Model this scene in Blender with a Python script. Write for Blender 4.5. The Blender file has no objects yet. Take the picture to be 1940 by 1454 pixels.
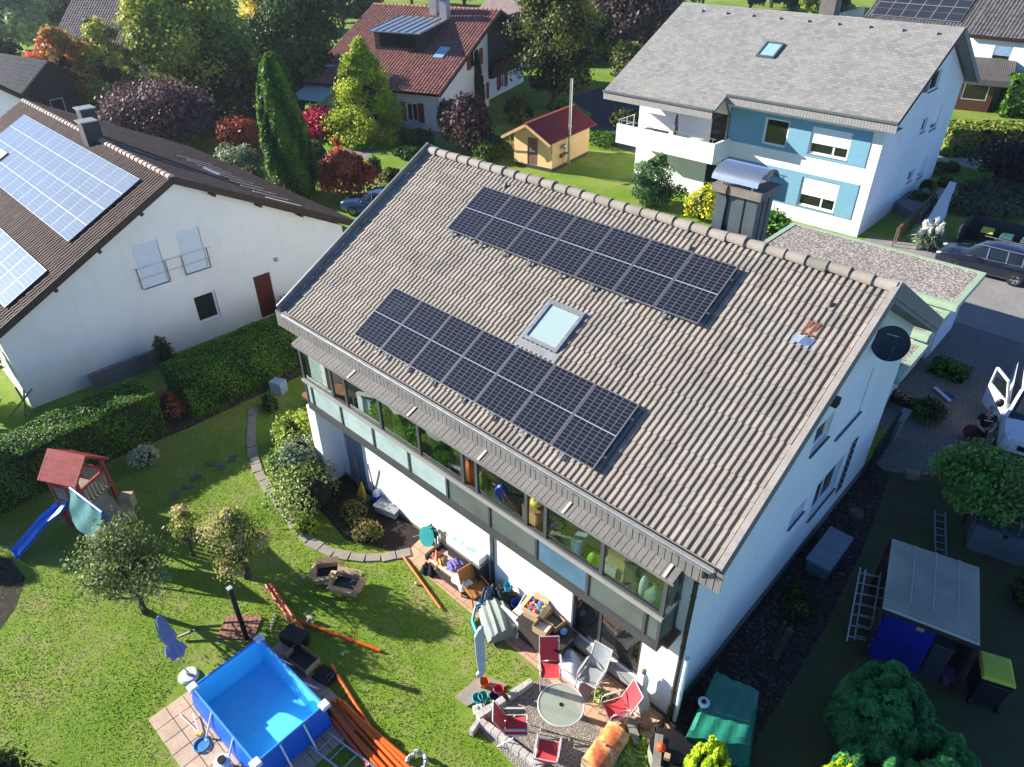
import bpy, bmesh, math, random
import numpy as np
from mathutils import Vector, Matrix
random.seed(7); RNG = np.random.default_rng(11)
R_ = math.radians
SC = bpy.context.scene
COL = SC.collection

# ------------------------------------------------------------------ camera
CAM_F, CAM_YAW, CAM_PITCH, CAM_ROLL = 1348.86, 0.7556, 0.5995, -0.0077
CAM_C = np.array([14.3814, -14.8736, 15.664])
def _cam_axes():
    y, p, r = CAM_YAW, CAM_PITCH, CAM_ROLL
    fw = np.array([-math.sin(y)*math.cos(p), math.cos(y)*math.cos(p), -math.sin(p)])
    rt = np.array([math.cos(y), math.sin(y), 0.0]); up = np.cross(rt, fw)
    c, s = math.cos(r), math.sin(r)
    return np.stack([c*rt + s*up, -s*rt + c*up, fw])
CAM_M = _cam_axes()
cd = bpy.data.cameras.new('camera'); cam = bpy.data.objects.new('camera', cd); COL.objects.link(cam)
cd.sensor_width = 36.0; cd.lens = CAM_F/1940*36.0; cd.clip_start = 0.1; cd.clip_end = 2000
_m = Matrix.Identity(4)
for i in range(3):
    _m[i][0], _m[i][1], _m[i][2], _m[i][3] = CAM_M[0][i], CAM_M[1][i], -CAM_M[2][i], CAM_C[i]
cam.matrix_world = _m
SC.camera = cam

# ------------------------------------------------------------------ sky, sun, exposure
SUN_EL = R_(22.3); SUN_DIR = np.array([0.908, 0.419])          # heading of the light on the ground
SUN_E, SKY_E, EXPO = 5.0, 0.12, 1.45
w = bpy.data.worlds.new('World'); SC.world = w; w.use_nodes = True
_n = w.node_tree.nodes; _bg = _n['Background']
_sky = _n.new('ShaderNodeTexSky'); _sky.sky_type = 'NISHITA'; _sky.sun_disc = False
_sky.sun_elevation = SUN_EL; _sky.sun_rotation = math.atan2(-SUN_DIR[0], -SUN_DIR[1]) % (2*math.pi)
_sky.air_density = 0.45; _sky.dust_density = 0.1; _sky.ozone_density = 5.0; _sky.altitude = 600
w.node_tree.links.new(_sky.outputs[0], _bg.inputs[0]); _bg.inputs[1].default_value = SKY_E
sl = bpy.data.lights.new('sun', 'SUN'); sl.energy = SUN_E; sl.angle = R_(0.5); sl.color = (1.0, 0.93, 0.82)
so = bpy.data.objects.new('sun', sl); COL.objects.link(so)
_ld = Vector((SUN_DIR[0]*math.cos(SUN_EL), SUN_DIR[1]*math.cos(SUN_EL), -math.sin(SUN_EL)))
so.rotation_euler = _ld.to_track_quat('-Z', 'Y').to_euler(); so.location = (-40, -30, 40)
vs = SC.view_settings; vs.view_transform = 'Standard'; vs.look = 'None'; vs.exposure = EXPO; vs.gamma = 1
vs.use_curve_mapping = False
SC.cycles.max_bounces = 6; SC.cycles.transparent_max_bounces = 12

# ------------------------------------------------------------------ where a point seen in the survey photo stands
def ray(px, py): return CAM_M.T @ np.array([(px-970)/CAM_F, -(py-727)/CAM_F, 1.0])
def at(px, py, z=0.0):
    d = ray(px, py); return CAM_C + (z-CAM_C[2])/d[2]*d
def atx(px, py, x):
    d = ray(px, py); return CAM_C + (x-CAM_C[0])/d[0]*d
def aty(px, py, y):
    d = ray(px, py); return CAM_C + (y-CAM_C[1])/d[1]*d

# ------------------------------------------------------------------ mesh builder
class MB:
    def __init__(s): s.v = []; s.f = []; s.mi = []; s.uv = []; s.M = None
    def _p(s, p):
        if s.M is not None:
            q = s.M @ Vector(p); return (q.x, q.y, q.z)
        return (float(p[0]), float(p[1]), float(p[2]))
    def poly(s, pts, m=0, uv=None):
        b = len(s.v); s.v += [s._p(p) for p in pts]
        s.f.append(tuple(range(b, b+len(pts)))); s.mi.append(m); s.uv.append(uv)
    def faces(s, pts, fs, m=0):
        b = len(s.v); s.v += [s._p(p) for p in pts]
        for f in fs: s.f.append(tuple(b+i for i in f)); s.mi.append(m); s.uv.append(None)
    def box(s, x0, x1, y0, y1, z0, z1, m=0):
        s.faces([(x0,y0,z0),(x1,y0,z0),(x1,y1,z0),(x0,y1,z0),(x0,y0,z1),(x1,y0,z1),(x1,y1,z1),(x0,y1,z1)],
                [(0,3,2,1),(4,5,6,7),(0,1,5,4),(1,2,6,5),(2,3,7,6),(3,0,4,7)], m)
    def obox(s, c, size, rz=0.0, m=0, rx=0.0, ry=0.0):
        T = Matrix.Translation(Vector(c)) @ Matrix.Rotation(rz,4,'Z') @ Matrix.Rotation(ry,4,'Y') @ Matrix.Rotation(rx,4,'X')
        x,y,z = size[0]/2,size[1]/2,size[2]/2
        P = [T @ Vector(q) for q in [(-x,-y,-z),(x,-y,-z),(x,y,-z),(-x,y,-z),(-x,-y,z),(x,-y,z),(x,y,z),(-x,y,z)]]
        s.faces(P, [(0,3,2,1),(4,5,6,7),(0,1,5,4),(1,2,6,5),(2,3,7,6),(3,0,4,7)], m)
    def _frame(s, d):
        d = Vector(d).normalized(); a = Vector((0,0,1)) if abs(d.z) < .95 else Vector((1,0,0))
        u = d.cross(a).normalized(); return u, u.cross(d).normalized()
    def bar(s, p0, p1, wd, h, m=0):
        p0, p1 = Vector(p0), Vector(p1); u, v = s._frame(p1-p0); u = u*wd/2; v = v*h/2
        P = [p0-u-v,p0+u-v,p0+u+v,p0-u+v,p1-u-v,p1+u-v,p1+u+v,p1-u+v]
        s.faces(P, [(0,3,2,1),(4,5,6,7),(0,1,5,4),(1,2,6,5),(2,3,7,6),(3,0,4,7)], m)
    def tube(s, pts, r, n=8, m=0, cap=True):
        pts = [Vector(p) for p in pts]; k = len(pts)
        rs = r if isinstance(r, (list, tuple)) else [r]*k
        P = []; fs = []
        for i, p in enumerate(pts):
            d = pts[min(i+1,k-1)]-pts[max(i-1,0)]; u, v = s._frame(d)
            if i and u.dot(pu) < 0 and abs(u.dot(pu)) > .5: u, v = -u, -v
            pu = u
            for j in range(n):
                t = 2*math.pi*j/n; P.append(p+(u*math.cos(t)+v*math.sin(t))*rs[i])
        for i in range(k-1):
            for j in range(n):
                a, b = i*n+j, i*n+(j+1)%n; fs.append((a,b,b+n,a+n))
        if cap: fs.append(tuple(range(n))[::-1]); fs.append(tuple(range((k-1)*n, k*n)))
        s.faces(P, fs, m)
    def lathe(s, prof, c=(0,0,0), n=20, m=0, sx=1.0, sy=1.0, cap=True):
        P = []; fs = []; k = len(prof)
        for r, z in prof:
            for j in range(n):
                t = 2*math.pi*j/n; P.append((c[0]+r*sx*math.cos(t), c[1]+r*sy*math.sin(t), c[2]+z))
        for i in range(k-1):
            for j in range(n):
                a, b = i*n+j, i*n+(j+1)%n; fs.append((a,b,b+n,a+n))
        if cap and prof[0][0] > 1e-4: fs.append(tuple(range(n))[::-1])
        if cap and prof[-1][0] > 1e-4: fs.append(tuple(range((k-1)*n, k*n)))
        s.faces(P, fs, m)
    def prism(s, poly, z0, z1, m=0, mtop=None):
        n = len(poly); P = [(p[0],p[1],z0) for p in poly]+[(p[0],p[1],z1) for p in poly]
        s.faces(P, [(i,(i+1)%n,(i+1)%n+n,i+n) for i in range(n)]+[tuple(range(n))[::-1]], m)
        s.poly([(p[0],p[1],z1) for p in poly], m if mtop is None else mtop)
    def extr(s, poly, d, m=0):
        n = len(poly); d = Vector(d); P = [Vector(p) for p in poly]; P += [p+d for p in P]
        s.faces(P, [(i,(i+1)%n,(i+1)%n+n,i+n) for i in range(n)]+[tuple(range(n))[::-1], tuple(range(n,2*n))], m)
    def ball(s, c, r, n=10, k=7, m=0, sx=1, sy=1, sz=1, jit=0.0):
        P = []; fs = []
        for i in range(k+1):
            ph = math.pi*i/k
            for j in range(n):
                t = 2*math.pi*j/n; q = r*(1+random.uniform(-jit,jit))
                P.append((c[0]+q*sx*math.sin(ph)*math.cos(t), c[1]+q*sy*math.sin(ph)*math.sin(t), c[2]+q*sz*math.cos(ph)))
        for i in range(k):
            for j in range(n):
                a, b = i*n+j, i*n+(j+1)%n; fs.append((a,a+n,b+n,b))
        s.faces(P, fs, m)
    def grid(s, G, m=0, uv=None):
        "G: (a,b,3) array of points"
        a, b = G.shape[:2]; base = len(s.v); s.v += [s._p(p) for p in G.reshape(-1,3)]
        for i in range(a-1):
            for j in range(b-1):
                q = base+i*b+j; s.f.append((q,q+1,q+b+1,q+b)); s.mi.append(m)
                s.uv.append(None if uv is None else [uv[i,j],uv[i,j+1],uv[i+1,j+1],uv[i+1,j]])
    def build(s, name, mats, parent=None, smooth=False, bevel=0.0, top=None):
        me = bpy.data.meshes.new(name); V = s.v
        origin = None
        if parent is not None:
            r = parent
            while r.parent is not None: r = r.parent
            if r.get('_w'):
                T = Matrix.LocRotScale(r.location, r.rotation_euler, None).inverted()
                V = [tuple(T @ Vector(p)) for p in V]
        elif V:
            A = np.array(V); origin = ((A[:,0].min()+A[:,0].max())/2, (A[:,1].min()+A[:,1].max())/2, A[:,2].min())
            V = [tuple(p) for p in (A-np.array(origin))]
        me.from_pydata(V, [], s.f)
        for mm in (mats if isinstance(mats, (list, tuple)) else [mats]): me.materials.append(mm)
        me.polygons.foreach_set('material_index', s.mi)
        if smooth: me.polygons.foreach_set('use_smooth', [True]*len(s.f))
        if any(u is not None for u in s.uv):
            ul = me.uv_layers.new(name='UVMap'); d = []
            for f, u in zip(s.f, s.uv):
                for i in range(len(f)): d += list(u[i]) if u is not None else [0.0, 0.0]
            ul.data.foreach_set('uv', d)
        me.update()
        o = bpy.data.objects.new(name, me); COL.objects.link(o)
        if parent is not None: o.parent = parent
        elif origin: o.location = origin
        if smooth:
            try: me.set_sharp_from_angle(angle=R_(35))
            except Exception: pass
        if bevel > 0:
            b = o.modifiers.new('bevel', 'BEVEL'); b.width = bevel; b.segments = 2; b.limit_method = 'ANGLE'
        if top: tag(o, *top)
        return o

def tag(o, label=None, cat=None, group=None, kind=None):
    if label: o['label'] = label
    if cat: o['category'] = cat
    if group: o['group'] = group
    if kind: o['kind'] = kind
    return o
def thing(name, label, cat, loc=(0,0,0), rz=0.0, group=None, world=False):
    o = bpy.data.objects.new(name, None); COL.objects.link(o); o.empty_display_size = .2
    o.location = (float(loc[0]), float(loc[1]), float(loc[2])); o.rotation_euler = (0,0,rz); tag(o, label, cat, group)
    if world: o['_w'] = 1
    return o
def dup(root, loc, rz=0.0, label=None, group=None, scale=None):
    def cp(o, parent):
        c = o.copy(); COL.objects.link(c); c.parent = parent
        for ch in KIDS(o): cp(ch, c)
        return c
    c = cp(root, None); c.location = (float(loc[0]), float(loc[1]), float(loc[2])); c.rotation_euler = (0,0,rz)
    if scale: c.scale = scale
    if label: c['label'] = label
    if group: c['group'] = group
    return c
def KIDS(o): return [x for x in bpy.data.objects if x.parent == o]
def struct(name, mb, mats, **k):
    o = mb.build(name, mats, **k); o['kind'] = 'structure'; return o
# ------------------------------------------------------------------ materials
def S(r, g, b):
    f = lambda c: (c/255/12.92) if c/255 <= .04045 else ((c/255+.055)/1.055)**2.4
    return (f(r), f(g), f(b))
def _rgba(c): return (c[0], c[1], c[2], 1.0)
class NT:
    def __init__(s, name):
        s.m = bpy.data.materials.new(name); s.m.use_nodes = True; s.t = s.m.node_tree; s.n = s.t.nodes
        s.b = s.n['Principled BSDF']; s.out = s.n['Material Output']
    def add(s, ty, **k):
        n = s.n.new('ShaderNode'+ty)
        for a, v in k.items(): setattr(n, a, v)
        return n
    def ln(s, a, b): s.t.links.new(a, b)
    def math(s, op, a, b=None, c=None):
        n = s.add('Math', operation=op)
        for i, x in enumerate((a, b, c)):
            if x is None: continue
            if isinstance(x, (int, float)): n.inputs[i].default_value = x
            else: s.ln(x, n.inputs[i])
        return n.outputs[0]
    def mix(s, fac, a, b):
        n = s.add('Mix', data_type='RGBA')
        for i, x in ((0, fac), (6, a), (7, b)):
            if isinstance(x, (int, float)): n.inputs[i].default_value = x
            elif isinstance(x, tuple): n.inputs[i].default_value = _rgba(x)
            else: s.ln(x, n.inputs[i])
        return n.outputs[2]
    def noise(s, scale, detail=4, rough=.55, vec=None, dist=0.0):
        n = s.add('TexNoise'); n.inputs['Scale'].default_value = scale; n.inputs['Detail'].default_value = detail
        n.inputs['Roughness'].default_value = rough; n.inputs['Distortion'].default_value = dist
        s.ln(vec if vec is not None else s.pos(), n.inputs['Vector']); return n.outputs['Fac']
    def pos(s):
        if not hasattr(s, '_g'): s._g = s.add('NewGeometry')
        return s._g.outputs['Position']
    def uv(s):
        if not hasattr(s, '_u'):
            s._u = s.add('UVMap'); s._x = s.add('SeparateXYZ'); s.ln(s._u.outputs[0], s._x.inputs[0])
        return s._x.outputs[0], s._x.outputs[1]
    def ramp(s, fac, stops, interp='LINEAR'):
        n = s.add('ValToRGB'); n.color_ramp.interpolation = interp; e = n.color_ramp.elements
        while len(e) < len(stops): e.new(.5)
        for i, (p, c) in enumerate(stops): e[i].position = p; e[i].color = _rgba(c)
        s.ln(fac, n.inputs[0]); return n.outputs[0]
    def maprange(s, x, a, b, c=0.0, d=1.0):
        n = s.add('MapRange'); s.ln(x, n.inputs[0])
        for i, q in enumerate((a, b, c, d)): n.inputs[i+1].default_value = q
        return n.outputs[0]
    def bump(s, h, strength=.3, dist=.02):
        n = s.add('Bump'); n.inputs['Strength'].default_value = strength; n.inputs['Distance'].default_value = dist
        s.ln(h, n.inputs['Height']); s.ln(n.outputs[0], s.b.inputs['Normal'])
    def base(s, c):
        if isinstance(c, tuple): s.b.inputs['Base Color'].default_value = _rgba(c)
        else: s.ln(c, s.b.inputs['Base Color'])
    def rough(s, r, metal=0.0, spec=.5):
        s.b.inputs['Roughness'].default_value = r; s.b.inputs['Metallic'].default_value = metal
        s.b.inputs['Specular IOR Level'].default_value = spec
_MC = {}
def mat(name, col, rough=.65, metal=0.0, var=.12, scale=3.0, bump=0.0, bscale=60.0, spec=.4, col2=None, coat=0.0):
    if name in _MC: return _MC[name]
    t = NT(name); c2 = col2 or tuple(max(0, x*(1-var*2)) for x in col)
    f = t.maprange(t.noise(scale, 6, .6), .35, .68)
    f2 = t.maprange(t.noise(scale*9, 3, .6), .3, .7, .85, 1.12)
    c = t.mix(f, c2, col)
    if var > 0:
        v = t.add('HueSaturation'); t.ln(c, v.inputs['Color']); t.ln(f2, v.inputs['Value']); c = v.outputs[0]
    t.base(c); t.rough(rough, metal, spec)
    if coat: t.b.inputs['Coat Weight'].default_value = coat; t.b.inputs['Coat Roughness'].default_value = .05
    if bump: t.bump(t.noise(bscale, 5, .6), bump, .02)
    _MC[name] = t.m; return t.m

def leafmat(name, cols, rough=.55, trans=.32):
    if name in _MC: return _MC[name]
    cols = [tuple(min(.8, q*1.22) for q in c) for c in cols]
    t = NT(name); a = t.add('Attribute'); a.attribute_name = 'rnd'; a.attribute_type = 'GEOMETRY'
    k = len(cols)
    c = t.ramp(a.outputs['Fac'], [(i/max(1, k-1), q) for i, q in enumerate(cols)])
    t.base(c); t.rough(rough, 0, .25)
    tr = t.add('BsdfTranslucent'); t.ln(c, tr.inputs[0])
    mx = t.add('MixShader'); mx.inputs[0].default_value = trans
    t.ln(t.b.outputs[0], mx.inputs[1]); t.ln(tr.outputs[0], mx.inputs[2]); t.ln(mx.outputs[0], t.out.inputs[0])
    _MC[name] = t.m; return t.m

def tilemat(name, cols, tw, th, seed=0.0, dirt=S(90,84,78), dirtamt=.35, rough=.8):
    t = NT(name); u, v = t.uv()
    cx = t.math('FLOOR', t.math('DIVIDE', u, tw)); cy = t.math('FLOOR', t.math('DIVIDE', v, th))
    cb = t.add('CombineXYZ'); t.ln(cx, cb.inputs[0]); t.ln(cy, cb.inputs[1]); cb.inputs[2].default_value = seed
    wn = t.add('TexWhiteNoise', noise_dimensions='3D'); t.ln(cb.outputs[0], wn.inputs[0])
    k = len(cols); c = t.ramp(wn.outputs['Value'], [(i/max(1, k-1), q) for i, q in enumerate(cols)])
    f = t.math('MULTIPLY', t.maprange(t.noise(1.1, 8, .65), .42, .75), dirtamt)
    c = t.mix(f, c, dirt)
    mp = t.add('CombineXYZ'); t.ln(t.math('MULTIPLY', u, 2.6), mp.inputs[0]); t.ln(t.math('MULTIPLY', v, .32), mp.inputs[1]); mp.inputs[2].default_value = seed
    st = t.math('MULTIPLY', t.maprange(t.noise(1.3, 6, .7, mp.outputs[0]), .52, .74), dirtamt*1.3); c = t.mix(st, c, tuple(q*.72 for q in dirt))
    li = t.math('MULTIPLY', t.maprange(t.noise(5.5, 8, .75), .60, .72), .55); c = t.mix(li, c, tuple(min(1, q*1.25+.02) for q in cols[-1]))
    sp = t.maprange(t.noise(26, 3, .7), .64, .7, 0, .55); c = t.mix(sp, c, tuple(q*.55 for q in dirt))
    t.base(c); t.rough(rough, 0, .25); t.bump(t.noise(70, 4, .6), .25, .01); return t.m

def slatemat(name, c1, c2, c3, tw, th, moss=None):
    t = NT(name); u, v = t.uv()
    cb = t.add('CombineXYZ'); t.ln(u, cb.inputs[0]); t.ln(v, cb.inputs[1])
    br = t.add('TexBrick'); br.offset = .5; t.ln(cb.outputs[0], br.inputs['Vector'])
    br.inputs['Scale'].default_value = 1.0; br.inputs['Brick Width'].default_value = tw; br.inputs['Row Height'].default_value = th
    br.inputs['Mortar Size'].default_value = .012; br.inputs['Mortar Smooth'].default_value = .3; br.inputs['Bias'].default_value = 0
    br.inputs['Color1'].default_value = _rgba(c1); br.inputs['Color2'].default_value = _rgba(c2); br.inputs['Mortar'].default_value = _rgba(c3)
    c = br.outputs[0]
    f = t.math('MULTIPLY', t.maprange(t.noise(.7, 9, .7), .4, .7), .5); c = t.mix(f, c, moss or c2)
    f2 = t.maprange(t.noise(14, 4, .75), .52, .72, 0, .5); c = t.mix(f2, c, tuple(min(1, q*1.5) for q in c1))
    t.base(c); t.rough(.85, 0, .2)
    sv = t.math('FRACT', t.math('DIVIDE', v, th))
    h = t.math('ADD', t.math('MULTIPLY', sv, .9), t.math('MULTIPLY', t.noise(9, 5, .7), .9))
    t.bump(h, .6, .035); return t.m

def glass(name, tint=(.55,.62,.6), refl=.10, rough=.02, opac=.35):
    "window pane seen into: part clear, part dark tint, mirror by the angle"
    if name in _MC: return _MC[name]
    t = NT(name); t.n.remove(t.b)
    tr = t.add('BsdfTransparent'); tr.inputs[0].default_value = _rgba(tint)
    df = t.add('BsdfDiffuse'); df.inputs[0].default_value = (.02,.03,.03,1)
    gl = t.add('BsdfGlossy'); gl.inputs['Roughness'].default_value = rough
    fr = t.add('LayerWeight'); fr.inputs[0].default_value = .25
    m1 = t.add('MixShader'); m1.inputs[0].default_value = opac; t.ln(tr.outputs[0], m1.inputs[1]); t.ln(df.outputs[0], m1.inputs[2])
    fac = t.math('ADD', t.math('MULTIPLY', fr.outputs['Fresnel'], .42), refl)
    m2 = t.add('MixShader'); t.ln(fac, m2.inputs[0]); t.ln(m1.outputs[0], m2.inputs[1]); t.ln(gl.outputs[0], m2.inputs[2])
    t.ln(m2.outputs[0], t.out.inputs[0]); _MC[name] = t.m; return t.m

def pvmat(name, cell, line, mod_w, mod_h, cols, rows, rough=.12, frame=.0, glare=0.0, midline=True, dust=0.0, coat=.08):
    "photovoltaic glass: cell grid from the panel's own metres"
    t = NT(name); u, v = t.uv()
    cw = (mod_w-.05)/cols
    fu = t.math('FRACT', t.math('DIVIDE', t.math('SUBTRACT', u, .025), cw))
    half = mod_h/2
    vv = t.math('PINGPONG', v, half)                       # mirror at the centre line
    chh = (half-.03)/(rows/2)
    fv = t.math('FRACT', t.math('DIVIDE', t.math('SUBTRACT', vv, .02), chh))
    du = t.math('ABSOLUTE', t.math('SUBTRACT', fu, .5)); dv = t.math('ABSOLUTE', t.math('SUBTRACT', fv, .5))
    lu = t.math('GREATER_THAN', du, .5-.009/cw); lv = t.math('GREATER_THAN', dv, .5-.006/chh)
    g = t.math('MULTIPLY', t.math('MAXIMUM', lu, lv), .85)
    c = t.mix(t.noise(.8, 3), cell, tuple(q*1.35 for q in cell)); c = t.mix(g, c, line)
    if midline:
        mid = t.math('GREATER_THAN', vv, half-.011); c = t.mix(mid, c, tuple(min(.8, q*2.6) for q in line))
    if dust:
        f = t.math('MULTIPLY', t.maprange(t.noise(1.6, 7, .65, dist=.6), .58, .78), dust); c = t.mix(f, c, S(150,160,165))
    t.base(c); t.rough(rough, glare, .3)
    t.b.inputs['Coat Weight'].default_value = coat; t.b.inputs['Coat Roughness'].default_value = .05
    return t.m

WHITE = mat('white render', (.80,.79,.75), .85, var=.03, scale=1.2, bump=.12, bscale=120)
def _weathered():
    t = NT('white render rain streaked'); x = t.add('Mapping'); x.inputs['Scale'].default_value = (2.2, 2.2, .22)
    t.ln(t.pos(), x.inputs['Vector'])
    f = t.maprange(t.noise(1.6, 6, .65, x.outputs[0]), .50, .85, 0, .17)
    f2 = t.maprange(t.noise(.5, 5, .65), .4, .75, 0, .30)
    c = t.mix(f, (.80,.79,.75), S(176,170,156)); c = t.mix(f2, c, S(190,186,174))
    t.base(c); t.rough(.88, 0, .2); t.bump(t.noise(130, 4, .6), .15, .012); return t.m
WALLW = _weathered()
LGREY = mat('light grey paint', (.42,.42,.41), .6, var=.06)
DGREY = mat('anthracite metal', (.045,.048,.052), .45, var=.1, spec=.5)
MGREY = mat('mid grey metal', (.20,.205,.21), .45, var=.08)
ZINC = mat('zinc gutter', (.34,.36,.37), .38, .6, var=.15, scale=4)
GUTM = mat('grey gutter metal', (.25,.265,.27), .6, .2, var=.12, scale=4)
ALU = mat('aluminium', (.62,.64,.66), .3, .8, var=.06)
BLACK = mat('black plastic', (.012,.012,.013), .45, var=.2)
DARKROOM = mat('dark room', (.015,.014,.013), .9, var=.2)
WOODD = mat('dark brown wood', S(62,44,34), .7, var=.2, scale=6, bump=.2)
WOODM = mat('mid brown wood', S(140,98,62), .65, var=.2, scale=6, bump=.2)
BARK = mat('bark', S(84,70,58), .9, var=.25, scale=5, bump=.5, bscale=25)
CARD = mat('cardboard', S(186,156,118), .8, var=.08, scale=4)
WFRAME = mat('white window frame', (.78,.79,.80), .35, var=.03)
PANE = glass('window pane', (.30,.36,.36), .07, .02, .45)
PANEC = glass('clear pane', (.84,.91,.89), .02, .015, .03)
# ------------------------------------------------------------------ roofs and walls
def tiled(mb, O, X, Sd, width, length, rib, row, depth, lift, m=0, prof=((0,0),(.06,1),(.58,1),(.65,0),(1,0)), wob=.0022):
    "a slope of lapped, ribbed tiles: O upper corner, X along the ridge, Sd down the slope"
    O, X, Sd = map(np.array, (O, X, Sd)); X = X/np.linalg.norm(X); Sd = Sd/np.linalg.norm(Sd); N = np.cross(X, Sd)
    if N[2] < 0: N = -N
    nr = max(1, round(width/rib)); rib = width/nr; nl = max(1, round(length/row)); row = length/nl
    xs = []; hs = []
    for i in range(nr):
        for (p, h) in prof[:-1]: xs.append((i+p)*rib); hs.append(h*depth)
    xs.append(width); hs.append(0); xs = np.array(xs); hs = np.array(hs)
    ss = []; ls = []
    for j in range(nl):
        ss += [j*row, (j+1)*row-.003]; ls += [0, lift]
    ss = np.array(ss); ls = np.array(ls)
    tj = RNG.normal(0, wob, (nl, nr+1)); rr = np.repeat(np.arange(nl), 2); cc = np.minimum((xs/rib+1e-6).astype(int), nr)
    H = hs[None,:]+ls[:,None]+tj[rr][:,cc]
    xoff = RNG.normal(0, wob*1.2, nl)[rr][:,None]
    G = O[None,None,:]+(xs[None,:]+xoff)[...,None]*X+ss[:,None,None]*Sd+H[...,None]*N
    U = np.stack(np.broadcast_arrays(xs[None,:], ss[:,None]-.01), -1)
    mb.grid(G, m, U)
def slab(mb, O, X, Sd, w, l, th, m=0, mside=None):
    "flat slope with thickness and metre UVs; O upper corner"
    O, X, Sd = map(np.array, (O, X, Sd)); X = X/np.linalg.norm(X); Sd = Sd/np.linalg.norm(Sd); N = np.cross(X, Sd)
    if N[2] < 0: N = -N
    a, b, c, d = O, O+w*X, O+w*X+l*Sd, O+l*Sd; dn = -th*N
    mb.poly([a,b,c,d], m, [(0,0),(w,0),(w,l),(0,l)]); ms = m if mside is None else mside
    mb.poly([a+dn,d+dn,c+dn,b+dn], ms)
    for p, q in ((a,b),(b,c),(c,d),(d,a)): mb.poly([p,q,q+dn,p+dn], ms)
def wall(mb, O, Ud, Nd, W, top, holes=(), depth=.15, m=0, extra=()):
    "upright wall with window recesses; top = number or list of (u, z) of the roof line; Nd points outwards"
    O, Ud, Nd = (np.array(q, float) for q in (O, Ud, Nd)); Zd = np.array([0,0,1.0])
    if not isinstance(top, (list, tuple)): top = [(0,top),(W,top)]
    tu = [q[0] for q in top]; tz = [q[1] for q in top]
    br = sorted(set([0,W]+[q for q in tu if 0 <= q <= W]+[h[0] for h in holes]+[h[1] for h in holes]+list(extra)))
    P = lambda u, z: O+u*Ud+z*Zd
    for a, b in zip(br[:-1], br[1:]):
        if b-a < 1e-5: continue
        hs = sorted([(h[2],h[3]) for h in holes if h[0] <= a+1e-6 and h[1] >= b-1e-6]); z = 0.0
        for lo, hi in hs:
            if lo > z+1e-5: mb.poly([P(a,z),P(b,z),P(b,lo),P(a,lo)], m)
            z = hi
        mb.poly([P(a,z),P(b,z),P(b,float(np.interp(b,tu,tz))),P(a,float(np.interp(a,tu,tz)))], m)
    for (a,b,lo,hi) in holes:
        q = [P(a,lo),P(b,lo),P(b,hi),P(a,hi)]
        for i in range(4):
            p0, p1 = q[i], q[(i+1)%4]; mb.poly([p0,p1,p1-depth*Nd,p0-depth*Nd], m)
def window(parent, O, Ud, Nd, hole, depth=.12, fr=None, pane=None, bars=(), shutter=None, sill=None, fw=.07, name='window', back=True):
    "a framed pane filling a recess; bars = fractions of upright bars; shutter = (fraction lowered, material)"
    O, Ud, Nd = (np.array(q, float) for q in (O, Ud, Nd)); a, b, lo, hi = hole; Zd = np.array([0,0,1.0])
    P = lambda u, z, d: O+u*Ud+z*Zd-d*Nd
    fr = fr or WFRAME; pane = pane or PANE
    f = MB(); d0, d1 = depth-.05, depth
    def fbar(u0,u1,z0,z1):
        pts = [P(u0,z0,d1),P(u1,z0,d1),P(u1,z1,d1),P(u0,z1,d1),P(u0,z0,d0),P(u1,z0,d0),P(u1,z1,d0),P(u0,z1,d0)]
        f.faces(pts, [(0,3,2,1),(4,5,6,7),(0,1,5,4),(1,2,6,5),(2,3,7,6),(3,0,4,7)])
    fbar(a,b,lo,lo+fw); fbar(a,b,hi-fw,hi); fbar(a,a+fw,lo+fw,hi-fw); fbar(b-fw,b,lo+fw,hi-fw)
    for k in bars: u = a+(b-a)*k; fbar(u-fw*.5,u+fw*.5,lo+fw,hi-fw)
    w_ = f.build(name, fr, parent)
    g = MB(); g.poly([P(a+.01,lo+.01,d1-.02),P(b-.01,lo+.01,d1-.02),P(b-.01,hi-.01,d1-.02),P(a+.01,hi-.01,d1-.02)]); g.build('pane', pane, w_)
    if back:
        k = MB(); k.poly([P(a,lo,depth+.35),P(b,lo,depth+.35),P(b,hi,depth+.35),P(a,hi,depth+.35)]); k.build('room', DARKROOM, w_)
    if shutter:
        s = MB(); n = 12; zt, zb = hi-.005, hi-(hi-lo)*shutter[0]
        for i in range(n):
            z0, z1 = zt+(zb-zt)*i/n, zt+(zb-zt)*(i+1)/n
            s.poly([P(a+.015,z0,.035),P(b-.015,z0,.035),P(b-.015,z1+.004,.020),P(a+.015,z1+.004,.020)])
        s.build('roller_shutter', shutter[1], w_)
    if sill:
        s = MB(); o = .06
        pts = [P(a-.04,lo-.035,0),P(b+.04,lo-.035,0),P(b+.04,lo-.03,-o),P(a-.04,lo-.03,-o)]
        s.extr(pts, (0,0,.03)); s.build('sill', sill, w_)
    return w_
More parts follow.
